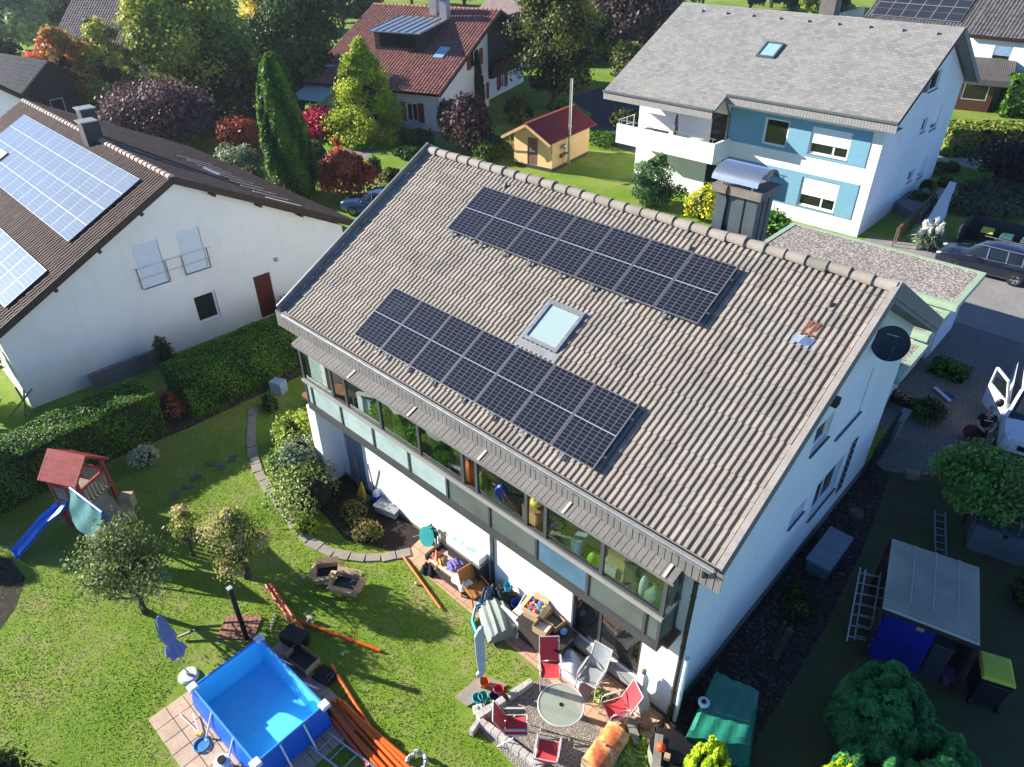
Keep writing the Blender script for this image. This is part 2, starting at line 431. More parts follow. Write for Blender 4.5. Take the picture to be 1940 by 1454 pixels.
def pvarray(parent, O, X, Sd, nx, ny, mw, mh, gap, pm, fm, lift=.0, name='solar_panel', r=.012):
    O, X, Sd = (np.array(q, float) for q in (O, X, Sd)); X /= np.linalg.norm(X); Sd /= np.linalg.norm(Sd); N = np.cross(X, Sd)
    if N[2] < 0: N = -N
    for j in range(ny):
        for i in range(nx):
            o = O+X*(i*(mw+gap))+Sd*(j*(mh+gap))+N*lift
            b = MB(); P = lambda u, v, n: o+X*u+Sd*v+N*n
            b.poly([P(r,r,-.002),P(mw-r,r,-.002),P(mw-r,mh-r,-.002),P(r,mh-r,-.002)], 0, [(r,r),(mw-r,r),(mw-r,mh-r),(r,mh-r)])
            p_ = b.build(name, pm, parent)
            f = MB()
            for (u0,u1,v0,v1) in ((0,mw,0,r),(0,mw,mh-r,mh),(0,r,r,mh-r),(mw-r,mw,r,mh-r)):
                f.faces([P(u0,v0,-.035),P(u1,v0,-.035),P(u1,v1,-.035),P(u0,v1,-.035),P(u0,v0,.002),P(u1,v0,.002),P(u1,v1,.002),P(u0,v1,.002)],
                        [(0,3,2,1),(4,5,6,7),(0,1,5,4),(1,2,6,5),(2,3,7,6),(3,0,4,7)])
            f.build('frame', fm, p_)

# ------------------------------------------------------------------ foliage
def leaves(name, P, N, size, mats, parent=None, elong=1.6, jit=.55, sjit=.35, up=0.0, rnd=None, mi=None, core=None, top=None, kind=None):
    "a cloud of diamond leaves: P points, N facing"
    n = len(P); N = N+RNG.normal(0, jit, (n,3)); N[:,2] += up; N /= np.linalg.norm(N,axis=1)[:,None]+1e-9
    A = RNG.normal(0,1,(n,3)); T = np.cross(N, A); T /= np.linalg.norm(T,axis=1)[:,None]+1e-9; B = np.cross(N, T)
    s = size*(1+RNG.uniform(-sjit, sjit, n))[:,None]
    L = T*s*elong*.5; W = B*s*.5
    V = np.stack([P-L, P+W*.9+L*.1, P+L, P-W*.9+L*.1], 1).reshape(-1,3)
    if rnd is None: rnd = RNG.random(n)
    nv0 = len(V); nc = 0; cf = []; cv = np.zeros((0,3))
    if core is not None: cv, cf = np.array(core.v), core.f; nc = len(cf)
    me = bpy.data.meshes.new(name)
    allV = np.concatenate([V, cv]) if nc else V
    origin = np.zeros(3)
    if parent is None:
        origin = np.array([(allV[:,0].min()+allV[:,0].max())/2,(allV[:,1].min()+allV[:,1].max())/2,allV[:,2].min()]); allV = allV-origin
    else:
        r = parent
        while r.parent is not None: r = r.parent
        if r.get('_w'):
            T4 = np.array(Matrix.LocRotScale(r.location, r.rotation_euler, None).inverted()); allV = allV @ T4[:3,:3].T+T4[:3,3]
    loops = list(range(nv0)); starts = list(range(0, nv0, 4)); tot = [4]*n
    for f in cf: starts.append(len(loops)); tot.append(len(f)); loops += [nv0+i for i in f]
    me.vertices.add(len(allV)); me.vertices.foreach_set('co', allV.astype(np.float32).ravel())
    me.loops.add(len(loops)); me.loops.foreach_set('vertex_index', loops)
    me.polygons.add(len(starts)); me.polygons.foreach_set('loop_start', starts)
    at_ = me.attributes.new('rnd', 'FLOAT', 'FACE')
    at_.data.foreach_set('value', np.concatenate([rnd, np.zeros(nc)]).astype(np.float32))
    ml = mats if isinstance(mats, (list, tuple)) else [mats]
    for mm in ml: me.materials.append(mm)
    idx = np.zeros(len(starts), np.int32)
    if mi is not None: idx[:n] = mi
    if nc: idx[n:] = len(ml)-1
    me.polygons.foreach_set('material_index', idx)
    me.update(calc_edges=True); me.validate()
    o = bpy.data.objects.new(name, me); COL.objects.link(o)
    if parent is not None: o.parent = parent
    else: o.location = origin
    if top: tag(o, *top)
    if kind: o['kind'] = kind
    return o
def shell(n, c, r, fill=.35, lo=-1.0):
    "points and outward normals on and inside an ellipsoid"
    d = RNG.normal(0,1,(int(n*1.6)+8,3)); d /= np.linalg.norm(d,axis=1)[:,None]; d = d[d[:,2] > lo][:n]
    q = 1-fill*RNG.random(len(d))**2
    r = np.array(r if hasattr(r,'__len__') else (r,r,r), float)
    return np.array(c)+d*r*q[:,None], d
DARK_CORE = mat('light blocking core', (.010,.014,.006), .95, var=.2)  # near-black solid inside crowns, added to block light and deepen shade
def crown_pts(shape, h0, h1, rad, k, nleaf, sub=.38, rag=.2):
    "points of a crown made of k clumps; local coordinates, base at z=0"
    P = []; N = []; tint = []
    H = h1-h0
    for i in range(k):
        t = RNG.random(); a = RNG.uniform(0, 2*math.pi)
        if shape == 'round':
            d = RNG.normal(0,1,3); d /= np.linalg.norm(d); q = RNG.random()**.28*.80
            c = np.array([d[0]*rad*q, d[1]*rad*q, h0+H*.5+d[2]*H*.5*q]); rr = rad*sub
        elif shape == 'cone':
            t = RNG.random()**1.35; prof = (1-t)**.8; c = np.array([math.cos(a), math.sin(a), 0])*rad*prof*RNG.uniform(.45,1.0); c[2] = h0+H*t*.95; rr = rad*sub*(.35+.75*prof)
        elif shape == 'egg':
            prof = math.sin(math.pi*min(1,(.12+t*.88)))**.7; c = np.array([math.cos(a), math.sin(a), 0])*rad*prof*RNG.uniform(.2,.8); c[2] = h0+H*(.06+.88*t); rr = rad*sub*(.5+.5*prof)
        elif shape == 'spread':
            c = np.array([math.cos(a)*rad*math.sqrt(t)*.85, math.sin(a)*rad*math.sqrt(t)*.85, 0]); c[2] = h0+H*(.25+.6*RNG.random()*(1-t*.6)); rr = rad*sub
        else: c = np.zeros(3); rr = rad
        rr *= RNG.uniform(.7, 1.25); m = max(6, int(nleaf/k*RNG.uniform(.7,1.3)))
        p, n_ = shell(m, c, (rr, rr, rr*.8), .5, -.65); p += RNG.normal(0, rr*rag, p.shape)
        P.append(p); N.append(n_); tint.append(np.clip(RNG.normal(.5,.22)+RNG.normal(0,.2,len(p)), 0, 1))
    P = np.concatenate(P); N = np.concatenate(N); tint = np.concatenate(tint)
    ok = P[:,2] > .03
    return P[ok], N[ok], tint[ok]
def trunk_mb(h, r, limbs, spread, top, lean=0.0):
    b = MB(); k = 6; a0 = RNG.uniform(0,6.28)
    pts = [(lean*math.cos(a0)*(i/k)**1.5+RNG.normal(0,r*.25)*(i>0), lean*math.sin(a0)*(i/k)**1.5+RNG.normal(0,r*.25)*(i>0), h*i/k-.05) for i in range(k+1)]
    b.tube(pts, [r*(1.35 if i == 0 else 1)*(1-.45*i/k) for i in range(k+1)], 9)
    for j in range(limbs):
        i = random.randint(k//2, k); p = Vector(pts[i]); a = 6.28*j/limbs+RNG.uniform(-.4,.4); L = spread*RNG.uniform(.6,1.0); q = RNG.uniform(.4,1)
        m_ = p+Vector((math.cos(a)*L*.45, math.sin(a)*L*.45, (top-p.z)*.35*q)); e = p+Vector((math.cos(a)*L, math.sin(a)*L, (top-p.z)*.85*q))
        b.tube([p, m_, e], [r*.5, r*.32, r*.10], 6)
        for _ in range(2):
            e2 = m_+Vector((RNG.normal(0,L*.35), RNG.normal(0,L*.35), abs(RNG.normal(0,(top-p.z)*.3)))); b.tube([m_, (m_+e2)/2+Vector((0,0,.05)), e2], [r*.25, r*.16, r*.05], 5)
    return b
def tree(name, label, cat, xy, h, rad, lm, shape='round', h0=None, k=18, n=3000, leaf=.16, tr=.14, limbs=6, group=None, sub=.38, rag=.2, elong=1.6, up=.15, bark=None, lean=0.0, rz=0.0, crown='crown', z=0.0):
    h0 = h*.25 if h0 is None else h0
    t = thing(name, label, cat, (xy[0], xy[1], z), rz, group)
    P, N, tint = crown_pts(shape, h0, h, rad, k, n, sub, rag)
    core = None
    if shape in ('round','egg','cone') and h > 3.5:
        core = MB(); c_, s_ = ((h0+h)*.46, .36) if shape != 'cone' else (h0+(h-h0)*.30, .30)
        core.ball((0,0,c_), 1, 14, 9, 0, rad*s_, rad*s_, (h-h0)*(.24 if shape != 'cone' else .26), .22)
    leaves(crown, P, N, leaf, [lm, DARK_CORE] if core else lm, t, elong=elong, up=up, rnd=tint, core=core)
    trunk_mb(max(h0*1.15, h*.45), tr, limbs, rad*.8, h*.9, lean).build('trunk', bark or BARK, t, smooth=True)
    return t
def bush(name, label, cat, xy, r, h, lm, n=1500, leaf=.09, k=9, group=None, sub=.5, elong=1.5, up=.2, rag=.16, z=0.0, dome=True):
    "a low shrub: foliage over short stems"
    t = thing(name, label, cat, (xy[0], xy[1], z), 0, group)
    P = []; N = []; T = []
    for i in range(k):
        a = RNG.uniform(0,6.28); q = math.sqrt(RNG.random())*.62; c = (math.cos(a)*r*q, math.sin(a)*r*q, h*(.45-.18*q)*RNG.uniform(.85,1.15)); rr = r*sub*RNG.uniform(.8,1.2)
        p, n_ = shell(int(n/k), c, (rr, rr, h*.48*(1-.25*q)), .4, -.5); p += RNG.normal(0, rr*rag*.5, p.shape)
        P.append(p); N.append(n_); T.append(np.clip(RNG.normal(.5,.2)+RNG.normal(0,.2,len(p)),0,1))
    P, N, T = np.concatenate(P), np.concatenate(N), np.concatenate(T); ok = P[:,2] > .02
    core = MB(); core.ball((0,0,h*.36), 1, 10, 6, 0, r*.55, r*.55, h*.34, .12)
    leaves('foliage', P[ok], N[ok], leaf, [lm, DARK_CORE], t, elong=elong, up=up, rnd=T[ok], core=core)
    b = MB()
    for i in range(5):
        a = 6.28*i/5; b.tube([(0,0,-.03),(math.cos(a)*r*.2,math.sin(a)*r*.2,h*.3),(math.cos(a)*r*.5,math.sin(a)*r*.5,h*.7)], [.03,.02,.008], 5)
    b.build('stem', BARK, t)
    return t
def hedge(name, label, pts, width, h, lm, n_per_m2=140, leaf=.07, group=None, ends=True, wob=.045, z=0.0):
    "a clipped hedge along a line of ground points"
    pts = [np.array([p[0],p[1]],float) for p in pts]; c0 = sum(pts)/len(pts)
    t = thing(name, label, 'hedge', (c0[0], c0[1], z), 0, group)
    core = MB(); P = []; N = []; T = []
    for a, b in zip(pts[:-1], pts[1:]):
        d = b-a; L = np.linalg.norm(d); d /= L; nn = np.array([-d[1], d[0]]); A = a-c0
        def q(u, v, zz): return np.concatenate([A+d*u[...,None]+nn*v[...,None], zz[...,None]], -1)
        hw = width/2; i = .09
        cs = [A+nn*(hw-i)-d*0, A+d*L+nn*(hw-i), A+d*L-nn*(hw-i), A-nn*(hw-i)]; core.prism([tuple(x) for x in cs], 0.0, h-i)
        for side in (1,-1):
            m = int(L*h*n_per_m2); u = RNG.uniform(0,L,m); zz = RNG.uniform(.02,h,m); v = side*(hw+RNG.normal(0,wob*.5,m)+.05*np.sin(u*2.3+zz*3.1)-.10*(zz/h)**3)
            P.append(q(u,v,zz)); N.append(np.tile(np.append(nn*side,.25),(m,1))); T.append(np.clip(.5+.3*np.sin(u*3.7+zz*2)*RNG.random(m)+RNG.normal(0,.22,m),0,1))
        m = int(L*width*n_per_m2*1.25); u = RNG.uniform(0,L,m); v = RNG.uniform(-hw,hw,m); zz = h+RNG.normal(0,wob*.6,m)+.05*np.sin(u*3.1+v*4)-.07*(v/hw)**4
        P.append(q(u,v,zz)); N.append(np.tile([0,0,1.0],(m,1))); T.append(np.clip(.62+RNG.normal(0,.25,m),0,1))
        for e, sg in ((0.0,-1),(L,1)):
            m = int(width*h*n_per_m2); v = RNG.uniform(-hw,hw,m); zz = RNG.uniform(.02,h,m); u = np.full(m,e)+RNG.normal(0,wob,m)
            P.append(q(u,v,zz)); N.append(np.tile(np.append(d*sg,.2),(m,1))); T.append(np.clip(.5+RNG.normal(0,.25,m),0,1))
    P, N, T = np.concatenate(P), np.concatenate(N), np.concatenate(T)
    leaves('foliage', P, N, leaf, [lm, DARK_CORE], t, jit=.6, up=.3, rnd=T, core=core)
    return t
def column_tree(name, label, xy, h, rad, lm, n=9000, leaf=.10, group=None, cat='tree', tipf=.75, lean=0.0):
    "a slim clipped-looking cypress: upright sprays on a spindle"
    t = thing(name, label, cat, (xy[0], xy[1], 0), 0, group)
    z = RNG.random(n)**1.1; a = RNG.uniform(0,6.28,n)
    prof = np.where(z < .12, .8+z/.12*.2, np.clip((1-((z-.12)/.88)**1.7),0,1)**tipf); prof = np.maximum(prof,.03)
    lob = 1+.10*np.sin(a*5+z*9)+.06*np.sin(a*11-z*23)
    R = rad*prof*lob*(1-.16*RNG.random(n)**2)
    P = np.stack([np.cos(a)*R, np.sin(a)*R, z*h+.03], 1); N = np.stack([np.cos(a), np.sin(a), .25+0*a], 1)
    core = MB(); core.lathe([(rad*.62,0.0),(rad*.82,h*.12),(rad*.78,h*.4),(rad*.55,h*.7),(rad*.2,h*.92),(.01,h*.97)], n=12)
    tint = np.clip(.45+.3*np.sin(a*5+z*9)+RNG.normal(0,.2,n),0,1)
    leaves('foliage', P, N, leaf, [lm, DARK_CORE], t, elong=2.4, jit=.4, rnd=tint, core=core)
    b = MB(); b.tube([(0,0,-.05),(0,0,.35)], [.14,.12], 8); b.build('trunk', BARK, t)
    return t
# ------------------------------------------------------------------ the ground
def grassmat():
    t = NT('lawn'); p = t.pos()
    f1 = t.noise(.35, 8, .62, p, .3); f2 = t.noise(1.7, 7, .65, p, .5); f3 = t.noise(11, 5, .7, p)
    c = t.mix(t.maprange(f1,.35,.65), (.145,.25,.022), (.225,.33,.042))
    dry = t.math('MULTIPLY', t.maprange(f2,.43,.62), t.maprange(f1,.40,.60)); c = t.mix(t.math('MULTIPLY',dry,.75), c, (.33,.30,.13))
    c = t.mix(t.maprange(f3,.40,.62,.0,.35), c, (.055,.10,.012))
    t.base(c); t.rough(.9, 0, .1); t.bump(t.math('ADD', t.noise(26,6,.7,p), t.noise(95,4,.7,p)), .4, .05); return t.m
GRASS = grassmat()
SOIL = mat('dark soil', (.035,.024,.017), .95, var=.25, scale=4, bump=.9, bscale=30)
b = MB(); b.poly([(-700,-300,0),(400,-300,0),(400,800,0),(-700,800,0)]); g = b.build('lawn', GRASS); g['kind'] = 'structure'

def patch(name, pts, m, z=.004, th=None):
    mb = MB()
    if th: mb.prism([(p[0],p[1]) for p in pts], -.02, th)
    else: mb.poly([(p[0],p[1],z) for p in pts])
    return struct(name, mb, m)
def pavemat(name, c1, c2, joint, tw, th, ang=0.0, msz=.012, rough=.85, dirt=.5):
    t = NT(name); mp = t.add('Mapping'); mp.inputs['Rotation'].default_value = (0,0,ang); t.ln(t.pos(), mp.inputs['Vector'])
    br = t.add('TexBrick'); t.ln(mp.outputs[0], br.inputs['Vector']); br.inputs['Scale'].default_value = 1
    br.inputs['Brick Width'].default_value = tw; br.inputs['Row Height'].default_value = th; br.inputs['Mortar Size'].default_value = msz
    br.inputs['Color1'].default_value = _rgba(c1); br.inputs['Color2'].default_value = _rgba(c2); br.inputs['Mortar'].default_value = _rgba(joint)
    c = br.outputs[0]; f = t.maprange(t.noise(.8,8,.7),.4,.72,0,dirt); c = t.mix(f, c, tuple(q*.55 for q in c1))
    f = t.maprange(t.noise(30,4,.7),.5,.75,0,.4); c = t.mix(f, c, tuple(q*.5 for q in c2))
    t.base(c); t.rough(rough,0,.25); t.bump(t.math('SUBTRACT', t.math('MULTIPLY',t.noise(60,5,.7),.4), br.outputs['Fac']), .5, .015); return t.m
def gravelmat(name, cols, scale=55, big=1.2):
    t = NT(name); v = t.add('TexVoronoi'); v.inputs['Scale'].default_value = scale; t.ln(t.pos(), v.inputs['Vector'])
    sp = t.add('SeparateColor'); t.ln(v.outputs['Color'], sp.inputs[0])
    c = t.ramp(sp.outputs[0], [(i/(len(cols)-1), q) for i, q in enumerate(cols)])
    f = t.maprange(v.outputs['Distance'], .25, .75, 0, .75); c = t.mix(f, c, tuple(q*.35 for q in cols[0]))
    c = t.mix(t.maprange(t.noise(big,6,.65),.42,.7,0,.45), c, tuple(q*.75 for q in cols[0]))
    t.base(c); t.rough(.9,0,.2); t.bump(t.math('MULTIPLY', v.outputs['Distance'], -1.0), .8, .02); return t.m
ASPH = mat('asphalt', (.048,.050,.055), .85, var=.15, scale=1.0, bump=.4, bscale=80)
CONC = mat('drive concrete', (.27,.26,.245), .85, var=.12, scale=.7, bump=.25, bscale=50, col2=(.21,.20,.19))
PAVER = pavemat('drive pavers', (.22,.21,.195), (.165,.16,.15), (.07,.07,.065), .22, .11, R_(-58), .01)
TERRA = pavemat('terracotta slabs', S(216,172,142), S(200,156,128), S(150,122,102), .42, .42, 0.0, .012, dirt=.25)
GRAVEL = gravelmat('terrace gravel', [S(146,136,124), S(192,182,168), S(122,114,106), S(212,202,188)], 42)
ROOFGRAVEL = gravelmat('roof gravel', [S(150,142,134), S(196,188,178), S(122,116,110), S(182,170,158), S(210,204,196)], 11, .8)
SLABM = mat('concrete slab', S(152,144,132), .85, var=.1, scale=3, bump=.3)
STONE = mat('pale stone', S(196,192,184), .85, var=.15, scale=5, bump=.4)

patch('drive_paving', [(10.60,6.2),(11.4,6.5),(12.0,6.9),(13.2,7.9),(14.6,8.2),(28,9.5),(28,18.4),(9.6,18.6),(9.6,8.6),(10.62,8.6)], PAVER, .006)
patch('garage_yard', [(10.3,17.2),(28,17.0),(40,40),(20,60),(8.0,27.2),(3.4,25.8),(3.4,18.6),(10.3,18.6)], CONC, .005)
SHADE_MOSS = mat('thin grass and moss darkened for shade', (.055,.085,.022), .95, var=.3, scale=2.2, bump=.8, bscale=40, col2=(.058,.050,.028))
patch('shade_darkened_lawn', [(10.7,-9.5),(13,-9.5),(24,-6),(26,9.0),(14.6,8.2),(13.2,7.9),(12.0,6.9),(10.75,6.8)], SHADE_MOSS, .003)  # thin mossy ground, coloured darker to stand in for the house's shade
patch('house_side_bed', [(10.6,-7.2),(12.4,-5.2),(12.3,-1.0),(11.9,3.0),(11.4,6.2),(10.6,6.7)], gravelmat('dark stony bed', [S(50,44,40), S(78,70,64), S(40,36,34), S(104,98,92)], 14), .008)
patch('terrace_gravel', [(7.5,-8.9),(7.75,-7.2),(8.2,-6.6),(9.4,-6.5),(10.9,-7.4),(10.5,-8.6),(9.8,-9.4),(9.2,-9.0)], GRAVEL, .010)
patch('terrace_slabs', [(2.2,-5.8),(2.35,-6.75),(4.6,-6.80),(7.7,-6.85),(9.1,-7.0),(10.9,-7.2),(10.9,-5.8)], TERRA, .014)
patch('flower_bed', [(-2.6,-5.8),(-2.6,-6.6),(-1.0,-7.3),(.6,-7.5),(2.3,-6.7),(2.25,-5.75)], SOIL, .005)
patch('flower_bed', [(-9.0,-2.4),(-9.6,-14.5),(-8.5,-14.6),(-7.95,-8.0),(-7.9,-2.6)], SOIL, .005)
patch('soil_patch', [at(-30,1050)[:2], at(20,1060)[:2], at(48,1095)[:2], at(30,1150)[:2], at(-8,1205)[:2], at(-60,1210)[:2]], SOIL, .006)
patch('yard_asphalt', [at(1130,195)[:2], at(1215,180)[:2], at(1230,300)[:2], at(1130,268)[:2], at(1110,245)[:2]], ASPH, .006)
patch('yard_asphalt', [at(1075,185)[:2], at(1140,165)[:2], at(1260,190)[:2], at(1215,215)[:2], at(1130,222)[:2]], ASPH, .011)
patch('garden_path', [at(600,300)[:2], at(640,282)[:2], at(715,283)[:2], at(680,312)[:2], at(640,330)[:2]], mat('gravel path', S(140,128,120), .9, var=.12), .006)
patch('garden_path', [at(735,258)[:2], at(780,245)[:2], at(840,252)[:2], at(830,262)[:2]], mat('gravel path', S(140,128,120)), .006)
patch('garden_path', [at(1790,275)[:2], at(1860,300)[:2], at(1850,322)[:2], at(1770,300)[:2]], mat('path concrete', S(170,164,152), .85, var=.1), .006)
patch('garden_path', [at(1780,345)[:2], at(1812,352)[:2], at(1818,380)[:2], at(1790,402)[:2], at(1745,445)[:2], at(1715,452)[:2], at(1765,395)[:2]], mat('path concrete', S(170,164,152)), .006)

# stepping slabs of the curved garden path
mb = MB(); cur = [at(*q)[:2] for q in [(480,775),(477,800),(476,830),(479,860),(488,892),(508,925),(535,962),(562,1000),(592,1030),(630,1050),(680,1058),(730,1057),(765,1050)]]
L = [0]
for a_, b_ in zip(cur[:-1], cur[1:]): L.append(L[-1]+float(np.linalg.norm(b_-a_)))
u = .0
while u < L[-1]-.2:
    ln = random.uniform(.42,.55); x = np.interp(u+ln/2, L, [c[0] for c in cur]); y = np.interp(u+ln/2, L, [c[1] for c in cur])
    x2 = np.interp(u+ln/2+.05, L, [c[0] for c in cur]); y2 = np.interp(u+ln/2+.05, L, [c[1] for c in cur])
    mb.obox((x, y, .02+random.uniform(-.006,.006)), (ln*.93, .31*random.uniform(.9,1.10), .05), math.atan2(y2-y, x2-x)+random.uniform(-.06,.06)); u += ln
struct('path', mb, SLABM, bevel=.008)
mb = MB()
for q in [(440,870),(420,885),(398,880),(372,905),(355,922),(332,940)]:
    c = at(*q); mb.obox((c[0],c[1],.012), (.34,.22,.03), random.uniform(0,3))
struct('path', mb, mat('mossy stepping stone', S(104,102,86), .9, var=.2))
# ------------------------------------------------------------------ the house in front
ZR = 9.2; RA = R_(28.8); TA = math.tan(RA); CA, SA = math.cos(RA), math.sin(RA)
XL, XR = -3.26, 11.22; WXL, WXR, WYF, WYB = -2.75, 10.65, -5.75, 5.75
house = thing('detached_house', 'large house with beige ribbed tile roof, two black solar arrays and a glazed balcony', 'house', (4, 0, 0), 0, None, True)
TILE = tilemat('beige roof tile', [S(150,144,134), S(158,151,141), S(144,138,129), S(163,155,144), S(156,146,136)], .295, .345, dirtamt=.30)
def rf(x, s, n=0.0):                       # a point of the front slope: s metres down from the ridge, n above the panel plane
    return np.array([x, -s*CA-n*SA, ZR-s*SA+n*CA])
TO = -.185
mb = MB(); tiled(mb, rf(XL+.09, .06, TO-.035), (1,0,0), (0,-CA,-SA), XR-XL-.20, 6.92, .1475, .344, .064, .034)
sX, sY = np.array([1.0,0,0]), np.array([0,CA,-SA])
O2 = np.array([XL+.09, .06*CA, ZR-.06*SA])+(TO-.035)*np.array([0,SA,CA])
tiled(mb, O2, sX, sY, XR-XL-.20, 6.92, .1475, .344, .064, .034)
roof = mb.build('roof', TILE, house)
# under-roof deck: the boards that carry the tiles
mb = MB()
for sg in (-1,1):
    a0 = np.array([XL+.02, 0, ZR-.31]); slab(mb, a0, (1,0,0), (0,sg*CA,-SA), XR-XL-.04, 7.0, .16, 0)
mb.build('roof_deck', mat('soffit boards', (.20,.195,.19), .8, var=.1), house)
# ridge caps
mb = MB(); n_ = 30; cl = (XR-XL-.1)/n_
for i in range(n_):
    x0 = XL+.05+i*cl; r0, r1 = .148+random.uniform(-.008,.008), .112; dz = random.uniform(-.012,.012)
    G = np.array([[(x, math.cos(t)*r*1.12, ZR-.155+dz+math.sin(t)*r*1.05) for t in np.linspace(-.25, math.pi+.25, 10)] for (x, r) in ((x0-.04,r1),(x0+cl-.07,r0*.97),(x0+cl-.005,r0))])
    mb.grid(G, 0, np.array([[(x0+.5, .1)]*10]*3)); mb.poly([tuple(q) for q in G[-1]], 0, [(x0+.5,.1)]*10)
mb.build('ridge_tiles', tilemat('ridge tile', [S(132,126,118), S(146,138,128), S(138,131,122), S(152,144,134)], cl, .5, 3.0, dirtamt=.5), house)
# verges: left metal strip, right trim with a side board
mb = MB(); mb.bar(rf(XL+.03,-.05,-.02), rf(XL+.03,7.0,-.02), .05, .16); mb.bar(rf(XL+.08,0,-.12), rf(XL+.08,6.95,-.12), .06, .03)
q = lambda s: np.array([XL+.03, s*CA, ZR-s*SA-.03]); mb.bar(q(0), q(7.0), .05, .16); mb.build('verge', ZINC, house)
VERGE = mat('fibre cement trim', S(150,144,138), .75, var=.1)
mb = MB(); mb.bar(rf(XR-.06,-.02,-.035), rf(XR-.06,7.02,-.035), .13, .05); mb.bar(rf(XR-.01,0,-.17), rf(XR-.01,7.04,-.17), .025, .26, 1)
q = lambda s, d: np.array([XR+d, s*CA, ZR-s*SA-.04]); mb.bar(q(0,-.06), q(7.02,-.06), .13, .05); mb.bar(q(0,-.01)-np.array([0,0,.15]), q(7.0,-.01)-np.array([0,0,.15]), .03, .34, 1)
mb.build('verge', [VERGE, mat('verge board', S(120,116,112), .75, var=.08)], house)
# eaves: gutter, upright fascia boards, raking skirt over the balcony
FAS = mat('fascia slats', S(118,115,112), .8, var=.10, scale=1.5, bump=.25, bscale=80); FASD = mat('slat gaps', (.03,.03,.03), .9)
ZE = ZR-7.06*SA; YE = -7.06*CA
mb = MB(); x = XL+.02
while x < XR-.05:
    w_ = .147; mb.box(x+.009, x+w_-.009, YE-.035-random.uniform(0,.008), YE-.012, ZE-.52, ZE-.03, 0); x += w_
mb.box(XL+.02, XR-.02, YE-.012, YE+.02, ZE-.51, ZE-.02, 1); mb.build('fascia', [FAS, FASD], house)
mb = MB(); k = 10
prof = [(YE-.02-.075*(1-math.cos(t)), -.075*math.sin(t)) for t in np.linspace(0, math.pi, k)]
G = np.array([[(xx, y, ZE+.005+z) for (y, z) in prof] for xx in (XL+.35, XR-.1)]); mb.grid(G)
G = np.array([[(xx, y+(.006 if y < YE-.09 else -.006 if y > YE-.07 else 0), ZE+.005+z-.006) for (y, z) in prof] for xx in (XL+.35, XR-.1)]); mb.grid(G)
mb.bar((XL+.35, YE-.172, ZE+.008), (XR-.1, YE-.172, ZE+.008), .022, .022)
for xx in np.arange(XL+.6, XR, .8): mb.box(xx-.012, xx+.012, YE-.17, YE, ZE-.085, ZE-.06)
mb.build('gutter', GUTM, house, smooth=True)
SKX0, SKX1 = -2.10, 10.55
mb = MB(); x = SKX0; j = 0
y0_, z0_, y1_, z1_ = YE-.03, ZE-.46, -6.52, ZE-.57
while x < SKX1-.05:
    w_ = .147; r_ = random.uniform(-.006,.006); dq = np.array([(x+.007,y0_,z0_+r_),(x+w_-.007,y0_,z0_+r_),(x+w_-.007,y1_,z1_+r_),(x+.007,y1_,z1_+r_)]); mb.extr(dq, (0,0,-.025)); x += w_; j += 1
mb.extr([(SKX0,y0_,z0_-.03),(SKX1,y0_,z0_-.03),(SKX1,y1_+.01,z1_-.03),(SKX0,y1_+.01,z1_-.03)], (0,0,-.02))
mb.box(SKX0, SKX1, -6.51, -6.45, z1_-.10, z1_-.055)
mb.build('balcony_skirt', FAS, house)
for xx in (.55,2.99,5.43,7.89,10.33): mb = MB(); mb.bar((xx, y0_-.02, z0_+.012), (xx, y1_, z1_+.012), .06, .014); mb.build('joint_strip', mat('pale joint strip', S(196,182,162), .6, var=.05), house)

# walls
mb = MB(); FH = [(-1.90-WXL, 10.28-WXL, 3.08, 5.30), (7.72-WXL, 9.72-WXL, .55, 2.30), (-1.55-WXL, -.55-WXL, .02, 2.05)]
wall(mb, (WXL,WYF,0), (1,0,0), (0,-1,0), WXR-WXL, 5.66, FH[:1], 1.45); 
mb2 = MB(); wall(mb2, (WXL,WYF,0), (1,0,0), (0,-1,0), WXR-WXL, 3.07, FH[1:], .14)
# keep only the upper storey of the first sheet (the lower storey has its own openings)
mbF = MB()
for f_ in mb.f:
    P_ = [mb.v[i] for i in f_]
    if max(p[2] for p in P_) > 3.079: mbF.poly([(p[0],p[1],max(p[2],3.07)) for p in P_])
for f_ in mb2.f: mbF.poly([mb2.v[i] for i in f_])
GT = [(0, 5.66), (5.75, ZR-.42), (11.5, 5.66)]
GH = [(5.05,6.08,4.72,5.52), (6.85,8.50,4.16,5.62), (5.05,5.93,2.30,2.78), (6.65,8.45,1.40,2.72)]
wall(mbF, (WXR,WYF,0), (0,1,0), (1,0,0), 11.5, GT, GH, .16)
wall(mbF, (WXL,WYF,0), (0,1,0), (-1,0,0), 11.5, GT, [], .1)
wall(mbF, (WXL,WYB,0), (1,0,0), (0,1,0), WXR-WXL, 5.66, [], .1)
mbF.box(-2.22, -1.78, -6.40, WYF-.002, 0, 2.94)
mbF.build('walls', WALLW, house)
mb = MB(); mb.box(WXR-.05, WXR+.022, WYF-.02, WYB, 0, .34); mb.box(-2.7, WXR+.022, WYF-.024, WYF-.004, 0, .10)
mb.build('plinth', mat('grey plinth', S(120,118,114), .85, var=.12), house)
GW = mat('weathered sill', S(116,112,110), .7, var=.1)
for i, h_ in enumerate(GH):
    window(house, (WXR,WYF,0), (0,1,0), (1,0,0), h_, .15, bars=(.5,) if i == 3 else (), sill=GW, shutter=(1.0, WHITE) if i == 1 else None)
window(house, (WXL,WYF,0), (1,0,0), (0,-1,0), FH[1], .12, fr=DGREY, pane=glass('terrace door glass', (.5,.58,.58), .16, .015, .2), bars=(.40,), fw=.08, name='sliding_window')
mb = MB(); mb.box(7.66, 9.78, WYF-.16, WYF-.003, .34, .54); mb.build('window_ledge', mat('ledge grey', S(150,148,146), .7, var=.08), house)
